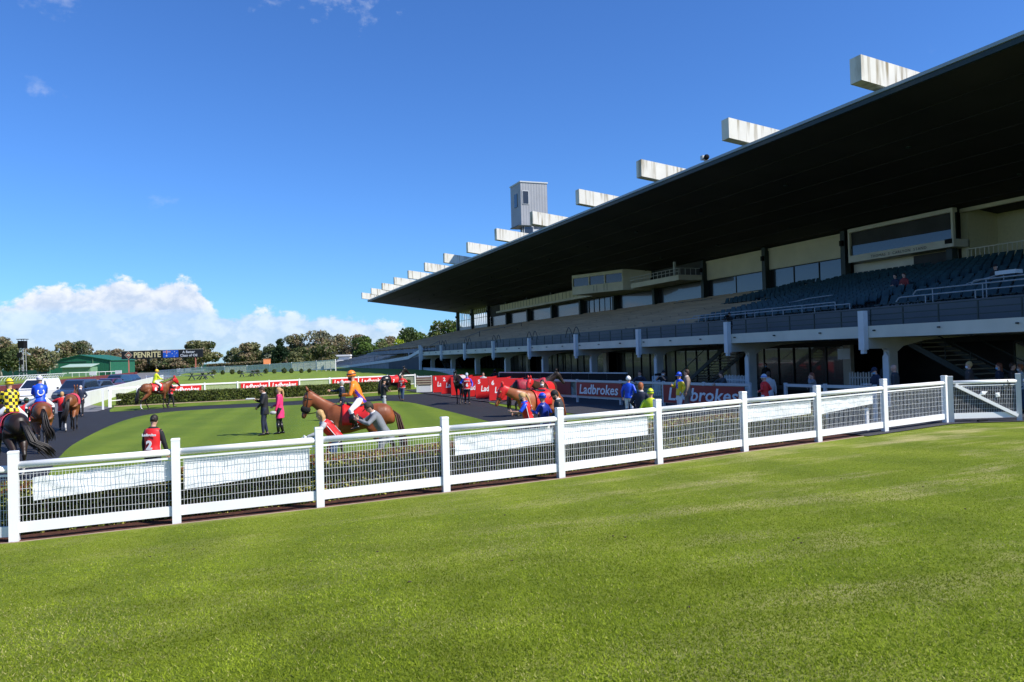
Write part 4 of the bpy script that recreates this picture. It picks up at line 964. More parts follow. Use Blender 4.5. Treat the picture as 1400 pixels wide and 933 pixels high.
# --- ground floor under the slab
b = MB(); b.box(25.3, 46, Y0, YE+6, .0, .06); part(b, 'concourse_floor', M['asphalt'])
b = MB(); b.box(38.6, 46, Y0, YE, .06, 2.94); part(b, 'dark_recess_block', M['interior'])  # solid dark block standing for the shaded depth under the slab
rsx = np.random.RandomState(4)
for i, Y in enumerate(np.arange(15.5, YE-1, 9.0)):
    X = 33.0 if i % 2 == 0 else 32.2
    if 22 < Y < 26: continue
    glaze(Y+.3, Y+8.4, .35, 2.62, X, 6, M['glassdark'])
    b = MB(); b.box(X, X+.1, Y+.3, Y+8.4, .06, .30); part(b, 'kick_panel', M['darkmetal'])
    b = MB(); b.box(X-.1, X+.15, Y-.28, Y+.28, .06, 2.94); part(b, 'screen_column', M['soffit'])
b = MB(); b.box(32.0, 38.6, Y0, YE, 2.70, 2.94); part(b, 'ceiling_duct', M['interior'])
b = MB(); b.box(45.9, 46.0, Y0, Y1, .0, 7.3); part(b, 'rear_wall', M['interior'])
def stairs(X0, X1, ya, za, yb, zb, n):
    s_ = MB(); t = MB()
    for i in range(n):
        y = ya+(yb-ya)*i/n; z = za+(zb-za)*(i+.5)/n; t.box(X0, X1, min(y, y+(yb-ya)/n*.9), max(y, y+(yb-ya)/n*.9), z, z+.045)
    for X in (X0-.04, X1+.04): s_.bar((X,ya,za),(X,yb,zb),.06,.24); s_.bar((X,ya,za+1.0),(X,yb,zb+1.0),.04)
    for q in np.linspace(0,1,6):
        s_.bar((X0-.04,ya+(yb-ya)*q,za+(zb-za)*q),(X0-.04,ya+(yb-ya)*q,za+(zb-za)*q+1.0),.035)
    o = part(s_, 'staircase', M['darkmetal']); part(t, 'treads', mat('tread_grey', (.25,.24,.21), .7), o)
stairs(28.6, 30.4, 20.2, .1, 26.0, 2.95, 15)
stairs(28.6, 30.4, 43.6, .1, 38.2, 2.95, 15)
stairs(27.5, 29.5, 92.0, .1, 97.5, 2.95, 14)
stairs(34.6, 36.4, 15.2, .1, 20.0, 2.95, 14)
# light sign hanging under slab
# --- open terrace continuing past the roofed part
TY = [97.0, 103.5, 116.3, 140.0, 165.7, 200.0, 250.0, 307.0]
fzv = np.interp(TY, [97,103.5,116.3,165.7,307], [3.6,2.8,2.4,1.15,.9])
bzv = np.interp(TY, [97,145,167,199,248,307], [7.35,7.0,6.3,5.6,4.3,2.4])
b = MB(); NS = 14; vs = []
for Y, za, zb in zip(TY, fzv, bzv):
    ring = [(25.0, Y, 0), (25.0, Y, za)]
    for i in range(NS):
        X = 26.0+(45.0-26.0)*i/NS; z = za+(zb-za)*(i)/NS; X2 = 26.0+(45.0-26.0)*(i+1)/NS
        ring += [(X, Y, z+.001), (X2-.001, Y, z+.004)]
    ring += [(45.0, Y, zb+.01), (46.0, Y, zb+.01), (46.0, Y, 0)]; vs.append(ring)
m_ = len(vs[0]); fs = []
for i in range(len(vs)-1):
    for j in range(m_-1): fs.append((i*m_+j, i*m_+j+1, (i+1)*m_+j+1, (i+1)*m_+j))
b.add([p for r_ in vs for p in r_], fs); b.add(vs[-1], [tuple(range(m_))])
# start the terrace only beyond the roofed tier for its upper half
ter = part(b, 'open_terrace', M['greycon'])
b = MB()
for i in range(len(TY)-1):
    b.bar((24.93, TY[i], fzv[i]-.05), (24.93, TY[i+1], fzv[i+1]-.05), .14, .42)
part(b, 'terrace_kerb', M['wall_white'], ter)
b = MB(); b.prism([(97.0,.0),(116.0,.0),(116.0,2.1),(103,2.55),(97.0,2.9)], 'x', 24.86, 24.995); part(b, 'terrace_shade', M['darkwall'], ter)  # dark sheet in place of the shade on this stretch of wall
b = MB()
for i in range(len(TY)-1):
    for X, q in ((27.5,.08),(33,.37),(39,.68)):
        a = (X, TY[i], fzv[i]+(bzv[i]-fzv[i])*q+.9); c = (X, TY[i+1], fzv[i+1]+(bzv[i+1]-fzv[i+1])*q+.9)
        b.bar(a, c, .07); b.bar(a, (a[0], a[1], a[2]-.95), .07)
part(b, 'terrace_rails', M['bluegrey'], ter)
b = MB(); b.bar((24.9, 97, 0),(24.9,97,4.3),.3); b.bar((25.1,101,0),(25.1,101,3.6),.12); b.bar((25.1,104,0),(25.1,104,3.4),.12); part(b, 'terrace_post', M['pier'], ter)

# ================================================================== BACKGROUND BUILT THINGS
# long white retaining wall left of the mound
a0 = Vector((-7.95,57.2,0)); a1 = Vector((-7.95,146,0))
b = MB(); b.bar(Vector((0,0,.475)), a1-a0+Vector((0,0,.475)), .22, .95); tag(b.build('retaining_wall', M['wall_white'], loc=a0), 'long low white rendered wall beside the row of parked cars', 'wall')
b = MB(); 
rail_run('rail_fence', [Vector((-11.2,45.5,0)), Vector((-9.8,46.2,0)), Vector((-8.3,47.0,0))], 'short white rail between the horses and the white van', h=1.15, mid=.62)
# tall lattice fence on the mound's far edge
lf = [(216,168,.1),(246,163,.35),(276,158,.6),(307,153,.65),(338,147,.7),(369,143,.85),(399,139,1.0),(433,133,1.15),(459,127,1.3)]
lp = []
for x, D_, z in lf: lp.append(PD(x, D_*.93, z))
root = empty('lattice_fence', lp[0], 0, 'white lattice panel fence along the far edge of the grass mound', 'fence')
for i, p in enumerate(lp):
    q = p-lp[0]; b = MB(); b.bar(q-Vector((0,0,.5)), q+Vector((0,0,1.55)), .12); b.build('post', M['white'], root)
    if i:
        a = lp[i-1]-lp[0]
        for t in (.25,.5,.75):
            b = MB(); qq = a.lerp(q, t); b.bar(qq-Vector((0,0,.4)), qq+Vector((0,0,1.42)), .07); b.build('post', M['white'], root)
        b = MB(); b.bar(a+Vector((0,0,1.45)), q+Vector((0,0,1.45)), .07); b.bar(a+Vector((0,0,.1)), q+Vector((0,0,.1)), .07); b.build('rail', M['white'], root)
        b = MB(); u = q-a
        for t in np.arange(0, 1, .018): b.bar(a+u*t+Vector((0,0,.1)), a+u*t+Vector((0,0,1.45)), .05)
        for zz in np.arange(.2, 1.4, .16): b.bar(a+Vector((0,0,zz)), q+Vector((0,0,zz)), .03)
        b.build('lattice', mat('lattice_paint', (.62,.66,.56), .7), root)
rail_run('rail_fence', [PD(x, d, .0) for x, d in ((200,120),(222,118),(246,115),(270,112),(292,110))], 'double white rail in front of the lattice fence near the picnic tables', h=1.0, mid=.5, posts=True)
# maroon barrier and running rails
b = MB(); p0 = P(-60,534.5,.7); p1 = P(187,508.8,.7); p0.z = p1.z = 0
b.bar(Vector((0,0,.35)), p1-p0+Vector((0,0,.35)), .3, .72); tag(b.build('maroon_barrier', M['redbar'], loc=p0), 'long low maroon barrier between road and track', 'barrier')
def running_rail(p0, p1, n, label, h=1.2, curved=True):
    root = empty('running_rail', p0, 0, label, 'rail'); d = p1-p0; u = d.normalized(); nn = Vector((-u.y,u.x,0))
    b = MB(); b.tube([Vector((0,0,h)), d+Vector((0,0,h))], .09, 6); b.build('rail', M['white'], root)
    for i in range(n):
        q = d*(i+.5)/n; b = MB()
        b.tube([q+nn*.9, q+nn*.75+Vector((0,0,h*.45)), q+nn*.35+Vector((0,0,h*.85)), q+Vector((0,0,h))] if curved else [q, q+Vector((0,0,h))], .055, 5); b.build('bracket', M['white'], root)
q0 = P(-40,517.5,1.2); q1 = P(91,510.6,1.2); q0.z = q1.z = 0; running_rail(q0, q1, 34, 'white curved running rail of the racetrack at far left')
q0 = P(-60,514.5,1.2); q1 = P(60,510.2,1.2); q0.z = q1.z = 0
running_rail(PD(94,215,0), PD(165,235,0), 8, 'white straight running rail in front of the green shed', curved=False)
for x, D_, lab in ((127,205,'small white marker board by the pale green shed'),(162,225,'small white marker board right of the green shed'),(246,225,'small white marker board under the billboard'),(257,228,'white marker board at the right end of the billboard')):
    p = PD(x, D_, 0); b = MB(); b.box(-.9,.9,-.1,.1,.5,1.5); b.box(-.6,-.5,-.05,.05,0,.5); b.box(.5,.6,-.05,.05,0,.5); tag(b.build('marker_board', M['wall_white'], loc=p, rotz=hd(90)), lab, 'board')
b = MB(); p = PD(262,210,0); b.prism([(-3,0),(3.2,0),(3.2,1.0),(-3,.55)], 'y', -.2, .2); b.prism([(-3.1,.56),(3.3,1.02),(3.3,1.2),(-3.1,.72)], 'y', -.25, .25); tag(b.build('ramp_barrier', [M['wall_white']], loc=p, rotz=hd(90)), 'white sloping barrier below the billboard right post', 'barrier')
# green sheds
def shed(cx, D_, w_, dpt, he, hp, m, label, trimm):
    p = PD(cx, D_, 0); root = empty('shed', p, hd(90), label, 'shed')
    b = MB(); b.prism([(-w_/2,0),(w_/2,0),(w_/2,he),(0,hp),(-w_/2,he)], 'y', 0, dpt); b.build('walls', m, root)
    b = MB(); b.add([(-w_/2-.4,-.4,he-.15),(0,-.4,hp+.06),(w_/2+.4,-.4,he-.15),(-w_/2-.4,dpt+.4,he-.15),(0,dpt+.4,hp+.06),(w_/2+.4,dpt+.4,he-.15),
        (-w_/2-.4,-.4,he+.05),(0,-.4,hp+.26),(w_/2+.4,-.4,he+.05),(-w_/2-.4,dpt+.4,he+.05),(0,dpt+.4,hp+.26),(w_/2+.4,dpt+.4,he+.05)],
        [(0,1,4,3),(1,2,5,4),(6,9,10,7),(7,10,11,8),(0,6,7,1),(1,7,8,2),(3,4,10,9),(4,5,11,10),(0,3,9,6),(2,8,11,5)]); b.build('roof', m, root)
    for x in (-w_/2+.05, w_/2*.42, w_/2-.05): b = MB(); b.bar((x,-.12,0),(x,-.12,he+(0 if abs(x) > w_*.4 else 1.0)),.14); b.build('downpipe', trimm, root)
    return root
r_ = shed(110, 250, 19.6, 16, 4.75, 6.5, M['shedclad'], 'large dark green metal shed with shallow gable', M['palegreen'])
b = MB(); b.box(-9.7, 2.0, -.10, -.02, 4.35, 4.55); b.build('door_track', M['darkmetal'], r_)
p = PD(104.5, 236, 0); root = empty('shed', p, hd(90), 'small pale green lean-to shed in front of the large shed', 'shed')
b = MB(); b.box(-4.3,4.3,0,4,0,2.75); b.build('walls', M['palegreen'], root)
b = MB(); b.prism([(-.5,2.7),(4.6,3.6),(4.6,3.75),(-.5,2.9)], 'x', -4.6, 4.6); b.build('roof', mat('pale_roof', (.38,.50,.40), .5), root)
# green fence and brown hedge
def longwall(name, pts, h, m, label, cat):
    o0 = Vector(pts[0]); b = MB()
    for a, c in zip(pts[:-1], pts[1:]): b.bar(Vector(a)-o0+Vector((0,0,h/2)), Vector(c)-o0+Vector((0,0,h/2)), .15, h)
    return tag(b.build(name, m, loc=o0), label, cat)
longwall('boundary_fence', [PD(-140,300,0), PD(60,310,0), PD(180,315,0), PD(300,320,0)], 2.6, M['greenfence'], 'long dark green boundary fence below the far trees', 'fence')
longwall('boundary_fence', [PD(-80,270,0), PD(64,262,0)], 2.2, M['greenfence'], 'nearer green fence left of the large shed', 'fence')
hedge('hedge', [PD(283,235,.2), PD(320,228,.4), PD(366,220,.8)], 0, 2.0, 0, 2.1, 9000, .45, 'brownish far hedge right of the billboard', [LF['gumb'], LF['dark']], [.7,.3], core=.4, jit=.2)
# floodlight and speaker tower
p = PD(31.5, 200, 0); tw = empty('camera_tower', p, hd(90), 'dark lattice tower with a black cabin on top at far left', 'tower')
b = MB()
for s_ in (-1, 1):
    for q in (-1, 1): b.bar((s_*.6,q*.6,0),(s_*.45,q*.45,8.6),.13)
for i in range(7):
    z = i*1.2; b.bar((-.6,-.6,z),(.6,-.6,z+1.2),.08); b.bar((.6,-.6,z),(-.6,.6,z+1.2),.08); b.bar((-.6,.6,z),(.6,.6,z),.08)
b.build('lattice', mat('galvanised', (.30,.31,.33), .5), tw)
b = MB(); b.box(-.78,.78,-.78,.78,8.0,9.9); b.build('cabin', M['black'], tw); b = MB(); b.box(-1.0,1.0,-1,1,10.25,10.4); b.build('cabin_roof', M['black'], tw)
b = MB(); [b.bar((x,y,9.9),(x,y,10.25),.08) for x in (-.7,.7) for y in (-.7,.7)]; b.build('cabin_posts', M['darkmetal'], tw)
for q_ in ((-.9,.2,-.9,-.5,5.6,6.9),(-.3,.5,-.9,-.5,3.8,5.0)): MB().box(*q_).build('loudspeaker', M['black'], tw)
MB().box(-1.2,.9,-.8,.8,1.9,2.05).build('platform', M['black'], tw)
# billboard
pa = PD(167,241,0); pb_ = PD(278,238,0); u = (pb_-pa).normalized(); L_ = (pb_-pa).length; c = (pa+pb_)/2; nn = Vector((u.y,-u.x,0))
bb = empty('billboard', c, 0, 'long black Penrite billboard with flag panel on two red posts', 'billboard')
zc = 2.6+ (506-489.2)/1060*240 - .35; hh = 2.45
b = MB(); b.bar(-u*L_/2+Vector((0,0,zc)), u*L_/2+Vector((0,0,zc)), .3, hh); b.build('panel', mat('billboard_black', (.018,.018,.02), .5), bb)
b = MB(); b.bar(-u*L_/2+Vector((0,0,zc+hh/2+.06)), u*L_/2+Vector((0,0,zc+hh/2+.06)), .3, .1); b.build('top_trim', M['beige'], bb)
def bp(x): # px along board -> offset
    return (x-222.5)/111*L_
for x in (176.5, 268): b = MB(); b.bar(u*bp(x)+Vector((0,.1,0)), u*bp(x)+Vector((0,.1,zc-hh/2)), .34); b.build('post', mat('rust_red', (.38,.12,.09), .7), bb)
yl = mat('pale_yellow_letter', (.85,.72,.35), .5, .02)
put_text('PENRITE', 2.35, yl, bb, u*bp(202.5)+nn*.17+Vector((0,0,zc)), u, width=L_*37/111, bold=.06)
put_text('A Better', 1.05, M['txt'], bb, u*bp(259)+nn*.17+Vector((0,0,zc+.50)), u, width=L_*17/111, bold=.02)
put_text('Class of Oil', 1.05, M['txt'], bb, u*bp(259)+nn*.17+Vector((0,0,zc-.55)), u, width=L_*23/111, bold=.02)
def dia(cx, r1, r2, off, m, nme='emblem'):
    b = MB(); q = u*cx+nn*off+Vector((0,0,zc)); b.add([q-u*r1, q-Vector((0,0,r2)), q+u*r1, q+Vector((0,0,r2)), q-u*r1-nn*.02], [(0,1,2,3)]); b.build(nme, m, bb)
dia(bp(176.7), 1.35, 1.2, .165, M['beige']); dia(bp(176.7), 1.15, 1.0, .175, M['reddark']); dia(bp(176.7), .8, .5, .185, M['beige'])
# flag on the billboard
def rect(x0, x1, z0, z1, off, m, nme='flag_stripe'):
    b = MB(); a = nn*off; b.add([a+u*x0+Vector((0,0,zc+z0)), a+u*x1+Vector((0,0,zc+z0)), a+u*x1+Vector((0,0,zc+z1)), a+u*x0+Vector((0,0,zc+z1))], [(0,1,2,3)]); return b.build(nme, m, bb)
fx0, fx1 = bp(224), bp(245); fm = (fx0+fx1)/2
rect(fx0, fx1, -1.05, 1.15, .165, mat('flag_blue', (.02,.12,.62), .5, .05), 'flag')
rect(fx0, fm, .62-.16+.05, .62+.16+.05, .172, M['txt']); rect((fx0+fm)/2-.22, (fx0+fm)/2+.22, .1, 1.15, .174, M['txt']); rect(fx0, fm, .60, .74, .178, M['red']); rect((fx0+fm)/2-.12, (fx0+fm)/2+.12, .1, 1.15, .180, M['red'])
for (sx_, sz_, r__) in ((fx0+1.2,-.5,.30),(fm+1.2,-.75,.16),(fm+1.3,.7,.16),(fm+.5,.1,.16),(fm+2.0,.25,.16),(fm+1.5,-.05,.1)):
    b = MB(); q = nn*.18+u*sx_+Vector((0,0,zc+sz_)); pt = [q+u*math.cos(i*PI/5+PI/2)*r__*(1 if i%2 == 0 else .42)*1.3+Vector((0,0,math.sin(i*PI/5+PI/2)*r__*(1 if i%2 == 0 else .42)*1.3)) for i in range(10)]
    b.add(pt, [tuple(range(10))]); b.build('star', M['txt'], bb)
# picnic tables
def picnic(p, rz, label):
    root = empty('picnic_table', p, rz, label, 'picnic table', 'picnic tables on the mound'); m = mat('grey_timber', (.12,.13,.13), .7)
    b = MB(); b.box(-.9,.9,-.38,.38,.72,.77); b.build('tabletop', m, root)
    for s_ in (-1,1):
        b = MB(); b.box(-.9,.9,s_*.75-.14,s_*.75+.14,.43,.47); b.build('bench', m, root)
        b = MB(); b.bar((s_*.6,-.7,.0),(s_*.6,.25,.72),.08); b.bar((s_*.6,.7,0),(s_*.6,-.25,.72),.08); b.bar((s_*.6,-.78,.42),(s_*.6,.78,.42),.06); b.build('leg_frame', m, root)
for x, D_, lab, rz in ((270,82,'dark picnic table at the left end of the mound, nearer one of a pair',.5),(281,88,'dark picnic table at the left end of the mound, farther one of a pair',1.0),(338,93,'dark picnic table alone on the middle of the mound',.3),(349,97,'small dark picnic table just right of the middle one',1.2)):
    p = PD(x, D_*.98, 0); p = PD(x, D_*.98, float(mound_z(p.x, p.y))); picnic(p, rz, lab)
# bin, orange box, shrubs
p = PD(430,126,1.1); bn = empty('wheelie_bin', p, 0, 'dark green wheelie bin at the right end of the lattice fence', 'bin'); b = MB(); b.prism([(-.3,0),(.3,0),(.36,1.0),(-.36,1.0)], 'y', -.35, .35); b.build('body', M['darkmetal'], bn); b = MB(); b.box(-.39,.39,-.4,.4,1.0,1.1); b.build('lid', M['hedge'] if 'hedge' in M else M['seatblue'], bn)
b = MB(); b.box(-.9,.9,-.5,.5,0,1.2); b.box(-.95,.95,-.55,.55,1.2,1.35); tag(b.build('orange_box', mat('orange_plastic', (.75,.25,.10), .5), loc=PD(365,205,2.2)), 'orange box above the far brown hedge', 'box')
b = MB(); b.box(-.5,.5,-.5,.5,0,2.3); tag(b.build('box_stand', M['darkmetal'], loc=PD(365,205,-.1)), 'dark plinth under the far orange box', 'plinth')
def shrub(p, r, label, leafs=('dark','olive'), n=260, grp='small shrubs along the lattice fence'):
    root = empty('shrub', p, 0, label, 'shrub', grp); q = RNG.normal(size=(n,3)); q /= np.linalg.norm(q, axis=1)[:,None]; q *= (.6+.4*RNG.rand(n))[:,None]; q = q*[r,r,r*1.1]+[0,0,r*1.0]
    link_mesh('foliage', leaf_cards('foliage', q, r*.28, [LF[k_] for k_ in leafs], RNG.randint(0, len(leafs), n)), root)
    b = MB(); b.tube([(0,0,-.05),(0,0,r)], [.04,.02], 5); b.build('stem', M['bark'], root)
sx_list = [(292,516.5,120),(304.5,515,122),(317.5,514,122),(327.5,513,122),(352,511,120),(363.5,510,120),(375,509.5,118),(388.5,508,118),(398.5,506.5,118),(412,506.5,116),(423,505.6,116)]
ordn = ['leftmost','second','third','fourth','fifth','sixth','seventh','eighth','ninth','tenth','eleventh']
for (x, y, D_), on in zip(sx_list, ordn):
    pz_ = PD(x, D_*.95, 1.0); z_ = float(mound_z(pz_.x, pz_.y)); shrub(PD(x, D_*.95, z_),   .28+.10*random.random(), 'small round dark shrub by the lattice fence, %s from the left' % (on if on != 'leftmost' else 'first'))

# ================================================================== TREES
def tree(px, D_, ytop, wpx, label, leafs, probs, ybase=None, shape=1.0, n=2600, blobs=11, size=None, cat='tree', grp='far trees behind the racecourse', seed=0, trunkfrac=.28, name='tree', z0=0.0, barkm='gumbark', dens=1.0):
    rs = np.random.RandomState(1000+seed+int(px)); s_ = D_/FPX; p = PD(px, D_, z0)
    yh = 498-.0272*(px-300); H_ = max(2.0, CAM_H-z0+(yh-ytop)*s_); W_ = wpx*s_/2
    root = empty(name, p, rs.rand()*6, label, cat, grp); ch = H_*(1-trunkfrac)/2; cz = H_-ch
    pts = []; mi = []; cen = []
    for i in range(blobs):
        a = rs.rand()*2*PI; r = math.sqrt(rs.rand())*.80; zz = rs.uniform(-.8, .78)
        k_ = math.sqrt(max(.08, 1-zz*zz*(.8 if shape <= 1 else .4))) if shape <= 1 else max(.12, (1-zz)/2*1.3)
        cen.append((math.cos(a)*r*W_*k_, math.sin(a)*r*W_*k_, cz+zz*ch*.85, (.24+.22*rs.rand())*W_*(.65+.35*k_)))
    cen.append((0, 0, cz+ch*.62, .40*W_)); cen.append((0,0,cz,.5*W_)); cen.append((.62*W_,0,cz-.2*ch,.34*W_)); cen.append((-.62*W_,.1*W_,cz-.15*ch,.36*W_)); cen.append((0,-.6*W_,cz-.1*ch,.4*W_))
    tot = sum(c[3]**2 for c in cen)
    for c in cen:
        m_ = int(n*dens*c[3]**2/tot); q = rs.normal(size=(m_,3)); q /= np.linalg.norm(q, axis=1)[:,None]; q *= (.55+.5*rs.rand(m_)**.6)[:,None]*c[3]; q[:,2] *= min(1.0, ch/W_)*.85 if ch < W_ else .9
        q += np.array(c[:3]); q[:,2] = np.minimum(q[:,2], H_); pts.append(q); lead = rs.choice(len(leafs), p=probs)
        mi.append(np.where(rs.rand(m_) < .65, lead, rs.choice(len(leafs), m_, p=probs)))
    pts = np.concatenate(pts); mi = np.concatenate(mi); size = size or max(.16, W_*.085)
    me = leaf_cards('crown', pts, size, [LF[k_] for k_ in leafs], mi); cr_o = link_mesh('crown', me, root)
    t = MB(); tr = max(.1, H_*.022); t.tube([(0,0,-.3),(0,0,H_*trunkfrac*.6),(.05*W_,0,H_*trunkfrac*1.1),(.02*W_,0,cz)], [tr*1.3, tr, tr*.8, tr*.4], 7); t.build('trunk', M[barkm], root, smooth=True)
    l_ = MB()
    for c in cen[:9]: l_.tube([(.03*W_,0,H_*trunkfrac*1.0),(c[0]*.5,c[1]*.5,(H_*trunkfrac+c[2])/2),(c[0],c[1],c[2])], [tr*.55, tr*.35, tr*.12], 5)
    l_.build('limbs', M[barkm], root, smooth=True); return root
G3 = (['gum','gumb','gumg','dark'], [.35,.30,.2,.15])
T = [ # px, D, ytop, wpx, label, palette
 (2,225,462,46,'broad brownish gum tree at the far left edge',G3,1),
 (18,210,473,44,'dark green rounded tree left of the camera tower',(['dark','gum','olive'],[.5,.3,.2]),2),
 (52,215,474,46,'brown leafed gum tree just right of the camera tower',G3,3),
 (72,260,488,34,'low brown scrub tree left of the green shed',G3,4),
 (93,285,466,34,'gum tree with two rounded heads above the green shed, left head',G3,5),
 (113,285,465,30,'gum tree above the green shed peak, right head',G3,6),
 (137,290,479,32,'low brown gum tree above the right roof slope of the green shed',(['gumb','gum'],[.7,.3]),7),
 (163,280,477,36,'brownish gum tree left of the billboard',(['gumb','gum','dark'],[.6,.3,.1]),8),
 (188,300,481,34,'low brown gum tree behind the left end of the billboard',(['gumb','gum'],[.7,.3]),9),
 (214,300,478,22,'small rounded gum tree rising behind the middle of the billboard',G3,10),
 (238,310,482,30,'low brownish gum tree behind the flag on the billboard',(['gumb','gum'],[.6,.4]),11),
 (277,275,466,46,'large dark gum tree behind the right end of the billboard',(['gum','dark','gumb'],[.45,.35,.2]),12),
 (322,250,475,30,'dark open gum tree right of the sky gap',(['dark','gumg','gum'],[.5,.3,.2]),13),
 (343,245,468,38,'rounded olive brown gum tree in the middle of the row',(['gum','gumb','dark'],[.5,.25,.25]),14),
 (371,240,470,26,'grey green gum tree left of the dark conifer',(['gumg','dark'],[.6,.4]),15),
 (384,225,461,26,'dark green conical conifer in the tree row',(['conif','dark'],[.75,.25]),16),
 (404,250,455,30,'tall gum tree just right of the dark conifer',(['gum','gumb','dark'],[.4,.4,.2]),17),
 (412,235,474,36,'low dark gum tree at the foot of the tall gum',(['dark','gum'],[.5,.5]),18),
 (440,250,452,44,'tall spreading gum tree behind the blossoming tree',(['gum','gumg','gumb'],[.45,.3,.25]),19),
 (438,200,470,42,'round tree covered in cream blossom',(['flower','olive','dark'],[.4,.35,.25]),20),
 (466,255,457,34,'brown grey gum tree right of the blossoming tree',(['gumb','gumg','gum'],[.45,.35,.2]),21),
 (489,250,454,28,'brown headed gum tree above the terrace end',(['gumb','gum'],[.6,.4]),22),
 (500,220,459,40,'dark green tree left of the lime green tree',(['mid','dark'],[.5,.5]),23),
 (522,235,463,34,'mid green tree behind the lime green tree',(['mid','dark','gum'],[.5,.3,.2]),24),
 (531,260,457,24,'small brown headed tree behind the lime green tree',(['gumb','gum'],[.6,.4]),25),
 (546,215,462,30,'bright lime green tree against the dark trees',(['bright','mid'],[.85,.15]),26),
 (562,240,447,44,'large dark rounded tree right of the lime green tree',(['dark','mid','olive'],[.55,.3,.15]),27),
 (585,270,459,28,'dark tree behind the terrace slope',(['dark','mid'],[.6,.4]),28),
 (614,220,436,46,'tall rounded olive green tree touching the end of the grandstand',(['mid','olive','dark'],[.45,.35,.2]),29),
 (-28,220,464,46,'gum tree beyond the left edge of the view',G3,30), (-70,230,470,60,'wide gum tree beyond the left edge of the view',G3,31)]
for px, D_, yt, w_, lab, (lf_, pr_), sd_ in T:
    conifer = 'conifer in' in lab
    dense = ('dark' in lab or 'rounded' in lab or 'lime' in lab)
    tree(px, D_, yt, w_*1.08, lab, lf_, pr_, seed=sd_, shape=(2.0 if 'conical' in lab else 1.0), blobs=20, n=4600 if dense else 3200, trunkfrac=(.08 if px > 480 or 'low' in lab else .20))
# low scrub filling in under the tree row
for i, (px, D_, yt, w_) in enumerate([(40,290,492,60),(175,300,489,60),(215,310,490,60),(250,300,488,50),(300,330,499,40),(355,270,488,60),(400,280,486,60),(455,270,484,60),(480,250,480,40),(520,250,476,50),(120,300,487,50),(75,300,492,50)]):
    tree(px, D_, yt, w_, ['brown scrub bank under the gum trees left of the tower','brown scrub behind the left billboard post','brown scrub under the middle of the billboard','brown scrub under the flag panel','low far scrub in the sky gap of the tree row','brown scrub below the rounded olive brown gum','dark scrub below the tall gum right of the conifer','scrub right of the blossoming tree','scrub above the end of the terrace','scrub below the lime green tree','scrub behind the green shed roof','scrub between tower and shed'][i], ['gumb','dark','gum'], [.45,.3,.25], seed=60+i, blobs=16, n=2600, trunkfrac=.02, cat='scrub', name='scrub', grp='far scrub under the trees')
b = MB(); b.box(-2.3,2.3,0,4,0,2.6); b.prism([(-2.5,2.6),(2.5,2.6),(2.3,3.0),(-2.3,3.0)], 'y', -.4, 4.4); tag(b.build('low_building', M['wall_white'], loc=PD(468,215,1.2), rotz=hd(90)), 'small pale low building beyond the end of the terrace', 'building')

